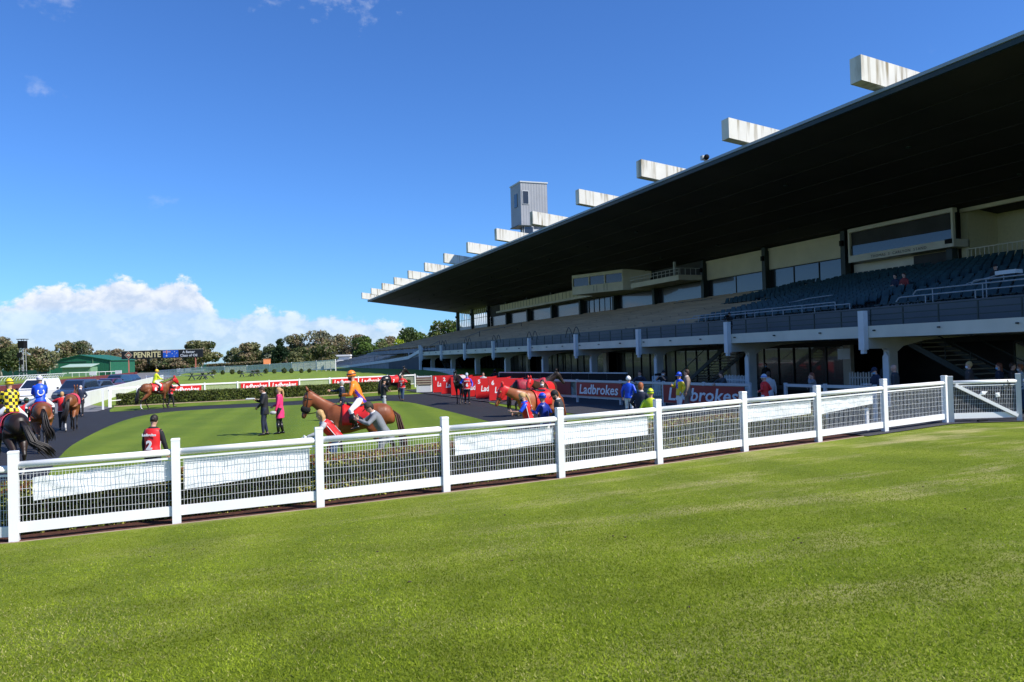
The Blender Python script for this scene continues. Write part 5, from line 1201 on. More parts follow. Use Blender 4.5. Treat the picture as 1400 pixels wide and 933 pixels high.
# ================================================================== CARS
def wheel(parent, x, y, r=.33, w_=.22):
    s_ = 1 if y > 0 else -1
    t = MB(); t.tube([(x,y-w_/2,r),(x,y+w_/2,r)], r, 16); o = t.build('wheel', M['rubber'], parent, smooth=False)
    t = MB(); t.tube([(x,y+s_*(w_/2-.01),r),(x,y+s_*(w_/2+.012),r)], r*.62, 12); t.build('rim', M['chrome'], o)
def car(p, rz, paint, kind, label, grp=None, cat='car', name='parked_car'):
    root = empty(name, p, rz, label, cat, grp)
    if kind == 'van':
        L_, W_, Ht = 4.7, 1.80, 1.86
        low = [(-2.3,.35),(-2.35,.55),(-2.33,1.05),(2.30,1.05),(2.34,.62),(2.28,.32)]; hood = [(2.28,.95),(1.35,1.12)]
        cab = [(-2.33,1.0),(-2.28,1.74),(-2.15,1.86),(.35,1.86),(.62,1.80),(1.42,1.08)]
        win = [(.45,1.12),(.45,1.68),(.62,1.72),(1.28,1.12)]
    elif kind == 'suv':
        L_, W_, Ht = 4.6, 1.85, 1.68
        cab = [(-2.25,.98),(-2.1,1.50),(-1.9,1.66),(.15,1.70),(.45,1.64),(1.15,1.02)]
        win = [(-1.95,1.08),(-1.80,1.50),(-.9,1.55),(.25,1.56),(.92,1.08)]
    else:
        L_, W_, Ht = 4.5, 1.78, 1.45
        cab = [(-2.05,.92),(-1.45,1.36),(-1.2,1.43),(.1,1.45),(.40,1.40),(1.25,.92)]
        win = [(-1.65,1.0),(-1.30,1.31),(-.2,1.36),(.25,1.33),(.98,1.0)]
    hb = cab[0][1]
    body = [(-L_/2+.08,.30),(-L_/2,.50),(-L_/2+.03,hb-.08),(-L_/2+.12,hb+.02),(.9,hb+.02),(1.5,hb-.04),(L_/2-.22,hb-.18),(L_/2-.02,.62),(L_/2-.02,.42),(L_/2-.12,.28)]
    b = MB(); n = len(body); vs = []
    for yy, k_ in ((-W_/2,.0),(-W_/2+.10,.06),(W_/2-.10,.06),(W_/2,.0)):
        vs += [(x, yy, z+(k_ if z > .6 else 0)*.7) for x, z in body]
    fs = [tuple(range(n))[::-1], tuple(3*n+i for i in range(n))]
    for j in range(3): fs += [(j*n+i, j*n+(i+1)%n, (j+1)*n+(i+1)%n, (j+1)*n+i) for i in range(n)]
    b.add(vs, fs); bo = b.build('body', paint, root)
    bv_ = bo.modifiers.new('b', 'BEVEL'); bv_.width = .05; bv_.segments = 2; bv_.limit_method = 'ANGLE'
    m_ = len(cab); tw = W_/2-.05; c_ = MB(); vs = []
    for sgn in (-1, 1): vs += [(x, sgn*(tw-.20*max(0, (z-hb))/(.7)), z) for x, z in cab]
    fs = [tuple(range(m_))[::-1], tuple(m_+i for i in range(m_))]+[(i, (i+1)%m_, m_+(i+1)%m_, m_+i) for i in range(m_)]
    c_.add(vs, fs); co = c_.build('cabin', paint, root); bv_ = co.modifiers.new('b', 'BEVEL'); bv_.width = .03; bv_.segments = 2
    for sgn in (-1, 1):
        g = MB(); g.add([(x, sgn*(tw-.20*max(0, (z-hb))/.7+.008), z) for x, z in win], [tuple(range(len(win)))]); g.build('side_window', M['carglass'], root)
    def tilted(a, b_, nm_):
        ya = tw-.20*max(0,(a[1]-hb))/.7-.10; yb = tw-.20*max(0,(b_[1]-hb))/.7-.10; d = Vector((b_[0]-a[0],0,b_[1]-a[1])); n3 = Vector((-d.z,0,d.x)).normalized(); n3 = n3 if n3.z > -.0 else -n3
        A_ = Vector((a[0],0,a[1]))+d*.10; B_ = Vector((b_[0],0,b_[1]))-d*.08; sgn = 1 if a[0] > 0 else -1; n3 = Vector((abs(n3.x)*sgn,0,abs(n3.z)))*.012
        g = MB(); g.add([A_+n3+Vector((0,-ya,0)), A_+n3+Vector((0,ya,0)), B_+n3+Vector((0,yb,0)), B_+n3+Vector((0,-yb,0))], [(0,1,2,3)]); g.build(nm_, M['carglass'], root)
    tilted(cab[-1], cab[-2], 'windscreen')
    if kind != 'van': tilted(cab[0], cab[1], 'rear_window')
    for x in (-L_/2+.85, L_/2-.85):
        for y in (-W_/2+.09, W_/2-.09): wheel(root, x, y)
    for y in (-W_/2+.25, W_/2-.25):
        l_ = MB(); l_.box(L_/2-.10, L_/2+.005, y-.17, y+.17, .62, .76); l_.build('headlight', M['chrome'], root)
        l_ = MB(); l_.box(-L_/2-.006, -L_/2+.06, y-.12, y+.12, .70, .92); l_.build('tail_light', M['red'], root)
        l_ = MB(); yy = math.copysign(W_/2+.08, y); l_.ball((cab[-1][0]-.15, yy, hb+.12), (.08,.10,.08), 6); l_.build('mirror', M['black'], root)
    l_ = MB(); l_.box(L_/2-.03, L_/2+.012, -.26, .26, .38, .50); l_.box(-L_/2-.012,-L_/2+.03,-.26,.26,.52,.64); l_.build('number_plate', M['wall_white'], root)
    l_ = MB(); l_.box(L_/2-.04, L_/2+.008, -.5, .5, .54, .66); l_.build('grille', M['black'], root)
    return root
pw_ = mat('van_white', (.78,.79,.80), .3, .02, 1, coat=.5)
van = car(PD(53, 59, 0), hd(170), pw_, 'van', 'white delivery van with roof rack behind the mounted jockey in blue', cat='van', name='delivery_van')
b = MB()
for x in (-1.6,-.8,0): b.bar((x,-.75,1.98),(x,.75,1.98),.04)
for y in (-.7,.7): b.bar((-1.9,y,2.0),(.3,y,2.0),.04); [b.bar((x,y,1.85),(x,y,2.0),.03) for x in (-1.6,-.8,0)]
b.build('roof_rack', M['railgrey'], van)
carp = [('suv',106,60,(.030,.045,.085),'dark blue four wheel drive, nearest of the parked row beside the white wall',172),
        ('sedan',131,68,(.06,.085,.12),'blue grey sedan, second nearest of the parked row',174),
        ('sedan',148,78,(.08,.02,.05),'dark maroon sedan, third nearest of the parked row',174),
        ('suv',160,88,(.02,.05,.07),'dark teal wagon, fourth nearest of the parked row',174),
        ('sedan',168.5,99,(.02,.04,.10),'dark blue sedan, fifth nearest of the parked row',174),
        ('sedan',176,110,(.02,.045,.09),'dark blue car, farthest of the parked row',174)]
for i, (kd, x, D_, c_, lab, a_) in enumerate(carp): car(PD(x, D_, 0), hd(a_), mat('car_paint_%s' % 'abcdef'[i], c_, .25, .03, 1, coat=.7), kd, lab, 'cars parked behind the white wall')

# ================================================================== PEOPLE
def ik(a, t, l1, l2, pole):
    a = Vector(a); t = Vector(t); d = t-a; L_ = d.length; mx = (l1+l2)*.995
    if L_ > mx: d = d*(mx/L_); L_ = mx; t = a+d
    u = d.normalized(); c = (l1*l1-l2*l2+L_*L_)/(2*L_); h_ = math.sqrt(max(0, l1*l1-c*c)); p = Vector(pole); p = p-u*p.dot(u); p.normalize()
    return a, a+u*c+p*h_, t
def seg(mb, pts, rs, n=10):
    mb.tube(pts, rs, n)
SIDE = Vector((0,1,0))
def person(px=None, y=None, H=1.72, gz=0.0, face=270, label='', pose=None, o=None, loc=None, D=None, rz=None, grp=None):
    """o: outfit dict. pose: lean, twist, hands (L,R), feet, hip, head pitch/yaw. local +X forward, +Y left"""
    pose = pose or {}; o = o or {}; s = H/1.75
    if loc is None:
        if D is not None: loc = PD(px, D, gz)
        else: q = P(px, y, gz+H); loc = Vector((q.x, q.y, gz))
    px_r = Vector(loc).dot(R2)/max(1.0, Vector(loc).dot(F2)); root = empty('person', loc, hd(face+math.degrees(math.atan(px_r))) if rz is None else rz, label, 'person', grp)
    hip = Vector(pose.get('hip', (0,0,.94))); lean = pose.get('lean', .03); slean = pose.get('slean', 0.0)
    sp = Vector((math.sin(lean), math.sin(slean), math.cos(lean))).normalized(); tw = pose.get('twist', 0.0)
    sd_ = Vector((-math.sin(tw), math.cos(tw), 0)); sd_ = (sd_-sp*sd_.dot(sp)).normalized(); ft = sd_.cross(sp)
    fem = o.get('fem', False); sw = .90 if fem else 1.0
    def torso(mb, g=0.0, lo=-.10, hi=.60, flare=0.0, n=16):
        T_ = [(-.22,.165+flare,.125+flare*.8),(-.10,.165+flare*.5,.125+flare*.4),(0,.160,.118),(.12,.142,.102),(.26,.160,.115),(.38,.178,.115),(.455,.170,.098),(.50,.115,.080),(.54,.062,.066),(.57,.055,.060)]
        pr = [t for t in T_ if lo-.001 <= t[0] <= hi+.001]
        mb.loft([((hip+sp*t)*1.0, sd_, ft, (a*sw+g), (b_+g)) for t, a, b_ in pr], n)
    sh = [hip+sp*.455+sd_*.175*sw*k_ for k_ in (1,-1)]; hj = [hip+sd_*.09*k_ for k_ in (1,-1)]
    hands = pose.get('hands', ((.06,.27,.80),(.06,-.27,.80))); feet = pose.get('feet', ((.06,.10,.08),(-.08,-.10,.08)))
    ap = pose.get('armpole', ((-.6,.5,-.3),(-.6,-.5,-.3))); lp_ = pose.get('legpole', ((1,.15,0),(1,-.15,0)))
    arms = [ik(sh[i], hands[i], .285, .265, ap[i]) for i in (0,1)]; legs = [ik(hj[i], feet[i], .44, .425, lp_[i]) for i in (0,1)]
    hp = pose.get('hpitch', 0.0); hy = pose.get('hyaw', 0.0)
    nb_ = hip+sp*.530; hdir = Vector((math.sin(lean*.55+hp), 0, math.cos(lean*.55+hp))).normalized(); hc = nb_+hdir*.02
    hf = Vector((math.cos(hy), math.sin(hy), 0)); hf = (hf-hdir*hf.dot(hdir)).normalized(); hs = hdir.cross(hf)
    HS = [(.0,.035,.045,-.005),(.025,.050,.066,.008),(.06,.062,.080,.008),(.10,.070,.090,.004),(.145,.075,.096,0),(.19,.070,.090,-.004),(.225,.048,.062,-.008),(.243,.012,.016,-.01)]
    def hp_(f_, s__, u_): return hc+hf*f_+hs*s__+hdir*u_
    k_ = 1.0
    # --- body (skin)
    b = MB(); torso(b, -.012); b.tube([nb_-sp*.08, hc+hdir*.06], [.058,.052], 10)
    b.loft([(hc+hdir*u_+hf*off, hs, hf, w_, d_) for u_, w_, d_, off in HS], 14)
    b.ball(hp_(.098,0,.095), (.016,.014,.022), 6); 
    for q in (-1,1): b.ball(hp_(-.005,q*.074,.105), (.014,.012,.026), 6)
    for i in (0,1):
        a = arms[i]; b.tube([a[0],a[0].lerp(a[1],.3),a[1],a[1].lerp(a[2],.3),a[2]], [.050,.047,.038,.036,.026], 8)
        l_ = legs[i]; b.tube([l_[0],l_[0].lerp(l_[1],.3),l_[1],l_[1].lerp(l_[2],.35),l_[2]], [.085,.080,.052,.052,.034], 8)
        fd = Vector(pose.get('toe', ((1,.12,0),(1,-.12,0)))[i]).normalized(); an = l_[2]; b.loft([(an-fd*.05-Vector((0,0,.03)), Vector((-fd.y,fd.x,0)), Vector((0,0,1)), .032, .035), (an+fd*.05-Vector((0,0,.035)), Vector((-fd.y,fd.x,0)), Vector((0,0,1)), .040,.032), (an+fd*.16-Vector((0,0,.055)), Vector((-fd.y,fd.x,0)), Vector((0,0,1)), .042,.018)], 8)
    me = remesh(b, .017, 2); me.transform(Matrix.Scale(s, 4)); me.name = 'body'
    # eyes, hands with separate fingers are added to the same mesh
    ex = MB(); ex.v = [tuple(v.co) for v in me.vertices]; ex.f = [tuple(p.vertices) for p in me.polygons]; ex.m = [0]*len(ex.f)
    for q in (-1,1): ex.ball(hp_(.086,q*.030,.118)*s, .0085*s, 6, 1)
    ex.tube([hp_(.083,-.022,.052)*s, hp_(.090,0,.051)*s, hp_(.083,.022,.052)*s], .004*s, 4, 2)
    gl = o.get('gloves'); 
    for i in (0,1):
        a = arms[i]; d = (a[2]-a[1]).normalized(); pn = Vector(pose.get('palm', ((0,-1,0),(0,1,0)))[i]); pn = (pn-d*pn.dot(d)).normalized(); ac = d.cross(pn)
        w0 = a[2]-d*.01; mi_ = 3 if gl else 0
        ex.loft([(w0*s, ac, pn, .024*s, .018*s), ((w0+d*.045)*s, ac, pn, .038*s, .016*s), ((w0+d*.088)*s, ac, pn, .040*s, .013*s)], 8, mi_)
        curl = pose.get('curl', .5)
        for j, (of, ln) in enumerate(((-.030,.068),(-.010,.078),(.010,.074),(.029,.060))):
            r0 = w0+d*.082+ac*of; d1 = (d+pn*curl*.5).normalized(); d2 = (d+pn*curl*1.6).normalized(); r1 = r0+d1*ln*.5; r2 = r1+d2*ln*.5
            ex.tube([r0*s, r1*s, r2*s], [.0088*s,.008*s,.0062*s], 5, mi_)
        tsd = -1; r0 = w0+d*.03+ac*tsd*.034; r1 = r0+(d*.6+ac*tsd*.7+pn*.3).normalized()*.035; r2 = r1+(d*.9+pn*.5).normalized()*.028
        ex.tube([r0*s, r1*s, r2*s], [.011*s,.010*s,.007*s], 5, mi_)
    ex.build('body', [o.get('skin', M['skin']), M['eye'], mat('lips', (.35,.12,.10), .5), gl or M['skin']], root, smooth=True)
    def fin(mb, name, mats, voxel=.02, sm_=2, fn=None, parent=root):
        me = remesh(mb, voxel, sm_); me.transform(Matrix.Scale(s, 4)); me.name = name
        assign(me, mats if isinstance(mats, (list, tuple)) else [mats], (lambda c: fn(c/s)) if fn else None)
        return link_mesh(name, me, parent)
    # --- trousers
    if o.get('legs') is not None:
        b = MB(); b.loft([(hip+sp*.06, sd_, ft, .150*sw+.012, .110+.014), (hip-Vector((0,0,.0)), sd_, ft, .165*sw+.012, .122+.012), (hip-Vector((0,0,.10)), sd_, ft, .15, .11)], 14)
        fit = o.get('fit', .0)
        for i in (0,1):
            l_ = legs[i]; e_ = l_[1].lerp(l_[2], o.get('leglen', .96)); b.tube([l_[0]+Vector((0,0,.02)), l_[0].lerp(l_[1],.35), l_[1], l_[1].lerp(l_[2],.4), e_], [.098,.092+fit*.3,.066+fit,.062+fit,.050+fit*1.5], 10)
        fin(b, 'trousers', o['legs'])
    # --- boots / shoes
    for i in (0,1):
        l_ = legs[i]; fd = Vector(pose.get('toe', ((1,.12,0),(1,-.12,0)))[i]).normalized(); an = l_[2]; sv = Vector((-fd.y,fd.x,0)).normalized(); uv = fd.cross(sv); uv = uv if uv.z > 0 else -uv; b = MB()
        b.loft([(an-fd*.065-uv*.04, sv, uv, .036,.040), (an-fd*.01-uv*.03, sv, uv, .042,.052), (an+fd*.08-uv*.048, sv, uv, .048,.034), (an+fd*.17-uv*.060, sv, uv, .044,.020)], 10)
        if o.get('boots'): b.tube([l_[1].lerp(l_[2],.20), l_[1].lerp(l_[2],.6), an], [.066,.062,.046], 10)
        me_ = b.mesh('shoe', o.get('shoe', M['boot']), True); me_.transform(Matrix.Scale(s, 4)); link_mesh('boot' if o.get('boots') else 'shoe', me_, root)
    # --- top
    if o.get('top') is not None:
        b = MB(); hem = o.get('hem', -.10); torso(b, .018, hem, .54, o.get('flare', .01)); slv = o.get('sleeve', .97)
        if hem < -.23:
            b.loft([(hip+sp*-.18, sd_, ft, .185,.145), (hip-Vector((0,0,-hem)), sd_, ft, .20+o.get('flare',0), .165)], 14)
        for i in (0,1):
            a = arms[i]; pts = [sh[i]-sd_*(1-2*i)*.03, a[0].lerp(a[1],.3), a[1]]; rs_ = [.070,.064,.054]
            if slv > .5: pts += [a[1].lerp(a[2],.4), a[1].lerp(a[2],slv)]; rs_ += [.050,.038]
            b.tube(pts, rs_, 10)
        fin(b, 'jacket' if slv > .5 else 'shirt', o['top'], fn=o.get('topfn'))
    if o.get('vest') is not None:
        b = MB(); torso(b, .034, -.10, .50, .005); me = b.mesh('v', M['white']); vest = fin(b, 'bib', o['vest'])
        b = MB()
        for u_ in (-.09,): b.loft([(hip+sp*(u_-.006), sd_, ft, .165*sw+.046, .125+.046), (hip+sp*(u_+.008), sd_, ft, .165*sw+.046, .125+.046)], 20)
        for q in (-1,1):
            b.tube([hip+sp*-.09+sd_*q*(.168*sw+.034), hip+sp*.12+sd_*q*(.142*sw+.040), hip+sp*.38+sd_*q*(.178*sw+.030), hip+sp*.47+sd_*q*.12+ft*.0], .009, 5)
        me_ = b.mesh('piping', M['txt'], True); me_.transform(Matrix.Scale(s, 4)); link_mesh('piping', me_, vest)
        if o.get('num'):
            for q in ((-1,) if o.get('backonly') else (-1,1)):
                put_text(o['num'], .26*s, M['txt'], vest, (hip+sp*.14+ft*q*(.118+.034))*s, sd_*(-1 if q < 0 else 1)*1.0, sp, bold=.012, name='number')
                put_text('Ladbrokes', .075*s, M['txt'], vest, (hip+sp*.36+ft*q*(.125+.036))*s, sd_*(-1 if q < 0 else 1)*1.0, sp, bold=.003, name='lettering')
    if o.get('collar'):
        b = MB(); b.loft([(hip+sp*.50+ft*.01, sd_, ft, .088,.078), (hip+sp*.555, sd_, ft, .066,.068)], 12); me_ = b.mesh('collar', o['collar'], True); me_.transform(Matrix.Scale(s, 4)); link_mesh('collar', me_, root)
        if o.get('tie'): pass
    # --- hair
    if o.get('hair') is not None:
        st = o.get('hairstyle', 'short'); b = MB()
        b.loft([(hc+hdir*u_+hf*off, hs, hf, w_, d_) for u_, w_, d_, off in [(.085,.070,.070,-.030),(.12,.080,.086,-.022),(.16,.083,.096,-.012),(.20,.078,.094,-.010),(.235,.056,.068,-.012),(.258,.015,.02,-.012)]], 14)
        if st in ('long','ponytail'):
            if st == 'long':
                g_ = Vector((0,0,-1)); h0 = hc+hdir*.17-hf*.05; h1 = hc+hdir*.06-hf*.068; b.loft([(h0, hs, hf, .075,.05), (h1, hs, hf, .085,.045), (h1+g_*.13, hs, hf, .080,.040), (h1+g_*.26, hs, hf, .05,.025)], 12)
            else: b.tube([hc+hdir*.17-hf*.08, hc+hdir*.13-hf*.14, hc+hdir*.0-hf*.15, hc-hdir*.16-hf*.13, hc-hdir*.22-hf*.12], [.035,.038,.036,.025,.01], 8)
        elif st == 'bun': b.ball(hc+hdir*.13-hf*.115, .045, 8)
        else: b.loft([(hc+hdir*.10-hf*.035, hs, hf, .068,.058), (hc+hdir*.04-hf*.03, hs, hf, .055,.045)], 12)
        fin(b, 'hair', o['hair'], .014, 1)
    def dome(base, rad, hgt, m_, name, off=-.004, par=root):
        b = MB(); b.loft([(hc+hdir*(base+hgt*t)+hf*off, hs, hf, rad*.82*q+.001, rad*q+.001) for t, q in ((0,1),(.25,1.0),(.5,.93),(.75,.74),(.92,.45),(1,.12))], 16); me_ = b.mesh(name, m_, True); me_.transform(Matrix.Scale(s, 4)); return link_mesh(name, me_, par)
    def brim(base, rad, m_, par, name='peak', ln=.075):
        b = MB(); b.loft([(hc+hdir*(base+.012)+hf*(rad*.55), hs, hdir, rad*.72,.010), (hc+hdir*base+hf*(rad*.95+ln*.4), hs, hdir, rad*.66,.008), (hc+hdir*(base-.012)+hf*(rad+ln), hs, hdir, rad*.35,.006)], 12); me_ = b.mesh(name, m_, True); me_.transform(Matrix.Scale(s, 4)); link_mesh(name, me_, par)
    if o.get('helmet'):
        c_ = dome(.115, .118, .165, o['helmet'], 'helmet'); brim(.135, .115, o.get('peak', o['helmet']), c_, ln=.045)
        b = MB(); b.loft([(hc+hdir*.165, hs, hf, .103,.125), (hc+hdir*.19, hs, hf, .102,.124)], 16); me_ = b.mesh('goggle_strap', o.get('strap', M['black']), True); me_.transform(Matrix.Scale(s, 4)); link_mesh('goggle_strap', me_, c_)
        b = MB(); b.tube([hp_(.02,.078,.13), hp_(.03,.055,.03), hp_(.04,0,.0), hp_(.03,-.055,.03), hp_(.02,-.078,.13)], .007, 5); me_ = b.mesh('chin_strap', M['black'], True); me_.transform(Matrix.Scale(s, 4)); link_mesh('chin_strap', me_, c_)
    if o.get('cap'):
        c_ = dome(.135, .104, .125, o['cap'], 'cap'); brim(.145, .100, o['cap'], c_)
    if o.get('mask'):
        b = MB(); b.loft([(hc+hdir*.018+hf*.045, hs, hf, .045,.046), (hc+hdir*.05+hf*.048, hs, hf, .062,.060), (hc+hdir*.088+hf*.045, hs, hf, .060,.058)], 12); me_ = b.mesh('face_mask', o['mask'], True); me_.transform(Matrix.Scale(s, 4)); link_mesh('face_mask', me_, root)
    root['_sh'] = 0; del root['_sh']
    root_info[root.name] = (s, [a[2]*s for a in arms], hc*s)
    return root
root_info = {}
def held(root, mb, name, m, label, cat, hand=0, off=(0,0,0), rot=None):
    """a separate thing held in a hand"""
    s, hs_, _ = root_info[root.name]; mw = Matrix.Translation(root.location) @ Matrix.Rotation(root.rotation_euler[2], 4, 'Z')
    o_ = mb.build(name, m, loc=mw @ (hs_[hand]+Vector(off)), rotz=root.rotation_euler[2]); return tag(o_, label, cat)
bk = M['f_black']
STAND = {}
crossed = dict(hands=((.26,-.10,1.18),(.24,.12,1.14)), armpole=((.1,.9,-.6),(.1,-.9,-.6)), palm=((-1,0,0),(-1,0,0)))
rail_lean = dict(lean=.32, hip=(-.18,0,.92), hands=((.42,.22,1.16),(.42,-.16,1.16)), armpole=((-.2,.8,-.3),(-.2,-.8,-.3)), feet=((-.12,.12,.08),(-.24,-.1,.08)), hpitch=.05)
phone = dict(hands=((.18,.12,1.52),(.16,-.16,1.15)), hpitch=.15, armpole=((.2,.7,-.8),(.1,-.7,-.8)))

# 1 handler number 2, back turned, lower half hidden by the fence
person(208, 566.5, 1.62, 0, 30, 'woman in red number 2 bib over black jacket, back turned, near the fence', dict(lean=.06, hyaw=.25, hands=((.10,.25,.80),(.16,-.28,.78)), hpitch=.25),
       dict(top=bk, legs=bk, vest=M['f_red'], num='2', hair=M['hairdark'], hairstyle='bun', fem=True))
# 2 man in black suit reading papers
p2 = person(361, 527.3, 1.78, 0, 268, 'man in black suit reading white papers on the ring lawn', dict(lean=.02, hpitch=.45, hands=((.24,.10,.98),(.30,-.05,1.26)), armpole=((-.2,.9,-.4),(-.3,-.8,-.6))),
       dict(top=bk, hem=-.22, legs=M['f_navy'], hair=M['hairbrown'], collar=M['f_white'], skin=M['skin2']))
b = MB(); b.box(-.02,.30,-.14,.14,-.008,.012); b.box(.0,.28,-.10,.16,.014,.03); held(p2, b, 'papers', M['txt'], 'white papers held by the man in black suit', 'papers', 1, (.03,.02,.03))
# 3 woman in pink
p3 = person(382, 529.3, 1.70, 0, 275, 'woman in long pink coat with blond ponytail beside the man in black suit', dict(hands=((.14,.24,.86),(.26,-.15,1.02)), hpitch=.1),
       dict(top=M['f_pink'], hem=-.36, flare=.02, legs=bk, boots=True, hair=M['hairblond'], hairstyle='ponytail', fem=True))
b = MB(); b.ball((.06,0,-.04), (.12,.10,.07), 10); b.loft([((.14,0,-.07),(0,1,0),(0,0,1),.08,.01),((.22,0,-.08),(0,1,0),(0,0,1),.05,.006)], 8); held(p3, b, 'grey_cap', M['f_lgrey'], 'grey cap held low by the woman in pink', 'cap', 0, (.03,0,-.02))
# 4 man behind the chestnut with arm stretched out
person(468, 520.3, 1.74, 0, 268, 'grey haired man in dark coat reaching out behind the chestnut horse', dict(hands=((.10,.25,.85),(.52,-.15,1.32)), lean=.05), dict(top=M['f_navy'], hem=-.2, legs=M['f_navy'], hair=M['hairgrey'], collar=M['f_white']))
# 5 man in black shirt
person(524, 517.2, 1.76, 0, 80, 'man in black shirt and grey trousers standing arms folded behind the chestnut rump', crossed, dict(top=bk, sleeve=.3, legs=M['f_lgrey'], cap=bk, hair=M['hairdark'], skin=M['skin']))
# handler of black horse 7
person(None, None, 1.66, 0, 200, 'handler in red bib and jeans at the head of the black horse 7', dict(hands=((.25,.2,1.3),(.1,-.25,.85)), feet=((.18,.10,.08),(-.20,-.1,.08))), dict(top=M['f_red'], legs=M['f_denim'], vest=M['f_red'], num='7', hair=M['hairdark']), loc=PD(550.5, 48.2, 0))
# handler 6
person(None, None, 1.74, 0, 176, 'handler in number 6 bib with pale blue cap leading the dark horse', dict(hands=((.16,.27,.95),(.22,-.30,1.15)), feet=((.14,.10,.08),(-.14,-.1,.08))), dict(top=M['f_blue'], legs=bk, vest=M['f_red'], num='6', cap=M['f_silver'], mask=M['maskblue'], hair=M['hairdark']), loc=PD(639, 43.0, 0))
# two by the stalls
person(660.5, 508.8, 1.66, 0, 180, 'person in pale top partly hidden behind the red stalls', {}, dict(top=M['f_lgrey'], legs=bk, hair=M['hairdark']))
ph = person(677, 504.5, 1.72, 0, 200, 'photographer in black with a camera behind the red stalls', phone, dict(top=bk, legs=bk, cap=bk, hair=M['hairdark'], mask=M['maskwhite']))
b = MB(); b.box(0,.12,-.08,.08,-.06,.06); b.tube([(.12,0,0),(.34,0,0)], [.045,.055], 8); held(ph, b, 'camera', M['black'], 'black camera of the photographer behind the red stalls', 'camera', 0, (.02,-.06,.05))

# ================================================================== HORSES
def horse(loc, rz, label, coat, coat2=None, pose=None, head=0.0, hood=None, cloth=None, num=None, rug=None, saddle=True, tail=0.0, tailside=0.0, scale=1.0, hyaw=0.0, socks=(), noseband=None, fcol=None, grp='racehorses in the parade ring', blaze=False, tuck=0.0):
    """head: neck lowering (radians). hyaw: head turned to its left"""
    root = empty('horse', loc, rz, label, 'horse', grp); s = scale; pose = pose or (.0,.0,.0,.0)
    S = Vector((0,1,0)); U = Vector((0,0,1)); b = MB()
    tr = [(-.90,1.19,.05,.08),(-.86,1.20,.10,.15),(-.80,1.25,.16,.21),(-.68,1.28,.225,.255),(-.50,1.275,.265,.285),(-.30,1.245,.255,.285),(-.08,1.21,.245,.285),(.15,1.175,.255,.315),(.36,1.19,.250,.350),(.55,1.215,.225,.345),(.68,1.21,.185,.27),(.77,1.20,.12,.17)]
    b.loft([((x,0,z), S, U, w_, h_) for x, z, w_, h_ in tr], 20, power=2.15)
    # neck and head, lowered by rotating about the shoulder
    def rotn(v, a=head): 
        v = Vector(v)-Vector((.50,0,1.28)); c, sn = math.cos(a), math.sin(a); v = Vector((v.x*c+v.z*sn, v.y, -v.x*sn+v.z*c)); return v+Vector((.50,0,1.28))
    yawc = Vector((.75,0,0))
    def rot2(v):
        v = rotn(v); k_ = max(0, min(1, (v.x-.62)/.5)) if abs(head) < .6 else 1; a = hyaw*k_; c, sn = math.cos(a), math.sin(a); d = v-Vector((.62,0,0)); return Vector((.62+d.x*c-d.y*sn, d.x*sn+d.y*c, v.z))
    nk = [((.42,0,1.30),(.5,0,.86),.15,.24),((.62,0,1.42),(.68,0,.73),.125,.215),((.80,0,1.58),(.68,0,.73),.095,.170),((.97,0,1.75),(.66,0,.75),.078,.135),((1.08,0,1.88),(.6,0,.8),.070,.110)]
    def frame(c, t):
        c2 = rot2(c); e = rot2(Vector(c)+Vector(t)*.05); t2 = (e-c2).normalized(); sv = rot2(Vector(c)+S*.05)-c2; sv = (sv-t2*sv.dot(t2)).normalized(); return c2, sv, t2.cross(sv)
    secs = []
    for c, t, w_, h_ in nk: c2, sv, uv = frame(c, t); secs.append((c2, sv, uv, w_, h_))
    b.loft(secs, 16)
    hdv = Vector((.72-tuck*.4,0,-.69-tuck*.25)).normalized(); pol = Vector((1.06,0,1.93))
    hd_s = [(-.05,.060,.070),(.04,.085,.110),(.14,.088,.130),(.24,.078,.118),(.36,.058,.085),(.46,.050,.068),(.54,.055,.066),(.60,.045,.050),(.62,.02,.025)]
    secs = []
    for d_, w_, h_ in hd_s: c2, sv, uv = frame(pol+hdv*d_+Vector((-.03,0,-.03)), hdv); secs.append((c2, sv, uv, w_, h_))
    b.loft(secs, 14)
    fore = []; hind = []
    for q, dx in ((1,pose[0]),(-1,pose[1])):
        el = Vector((.50,q*.15,1.02)); kn = Vector((.50+dx*.55+.02,q*.125,.56)); fk = max(0, dx)*.0
        cn = Vector((.50+dx*.80-(.10 if dx > .3 else 0),q*.125,.30)); ft_ = Vector((.50+dx*1.0-(.04 if dx > .3 else 0),q*.125,.17)); hf_ = ft_+Vector((.07,0,-.11))
        b.tube([el+Vector((-.02,-q*.03,.14)), el, el.lerp(kn,.35), el.lerp(kn,.8), kn, kn.lerp(ft_,.25), cn, ft_, ft_+Vector((.04,0,-.06)), hf_, hf_+Vector((.01,0,-.055))], [.12,.105,.078,.052,.053,.036,.032,.043,.034,.048,.058], 12)
    for q, dx in ((1,pose[2]),(-1,pose[3])):
        hp_ = Vector((-.55,q*.13,1.14)); stf = Vector((-.40+dx*.25,q*.155,.93)); hk = Vector((-.74+dx*.70,q*.125,.53)); cn = Vector((-.72+dx*.92,q*.125,.32)); ft_ = Vector((-.70+dx*1.05,q*.125,.17)); hf_ = ft_+Vector((.06,0,-.11))
        b.tube([hp_, stf, stf.lerp(hk,.4), stf.lerp(hk,.8), hk, hk.lerp(ft_,.25), cn, ft_, ft_+Vector((.035,0,-.06)), hf_, hf_+Vector((.01,0,-.055))], [.19,.155,.105,.060,.058,.042,.036,.044,.035,.048,.056], 12)
    me = remesh(b, .026, 3); me.transform(Matrix.Scale(s, 4)); me.name = 'body'
    point = coat2 or coat; hoofm = mat('hoof', (.05,.04,.035), .6)
    muz = rot2(pol+hdv*.62)*s; sockm = mat('white_sock', (.6,.58,.55), .7)
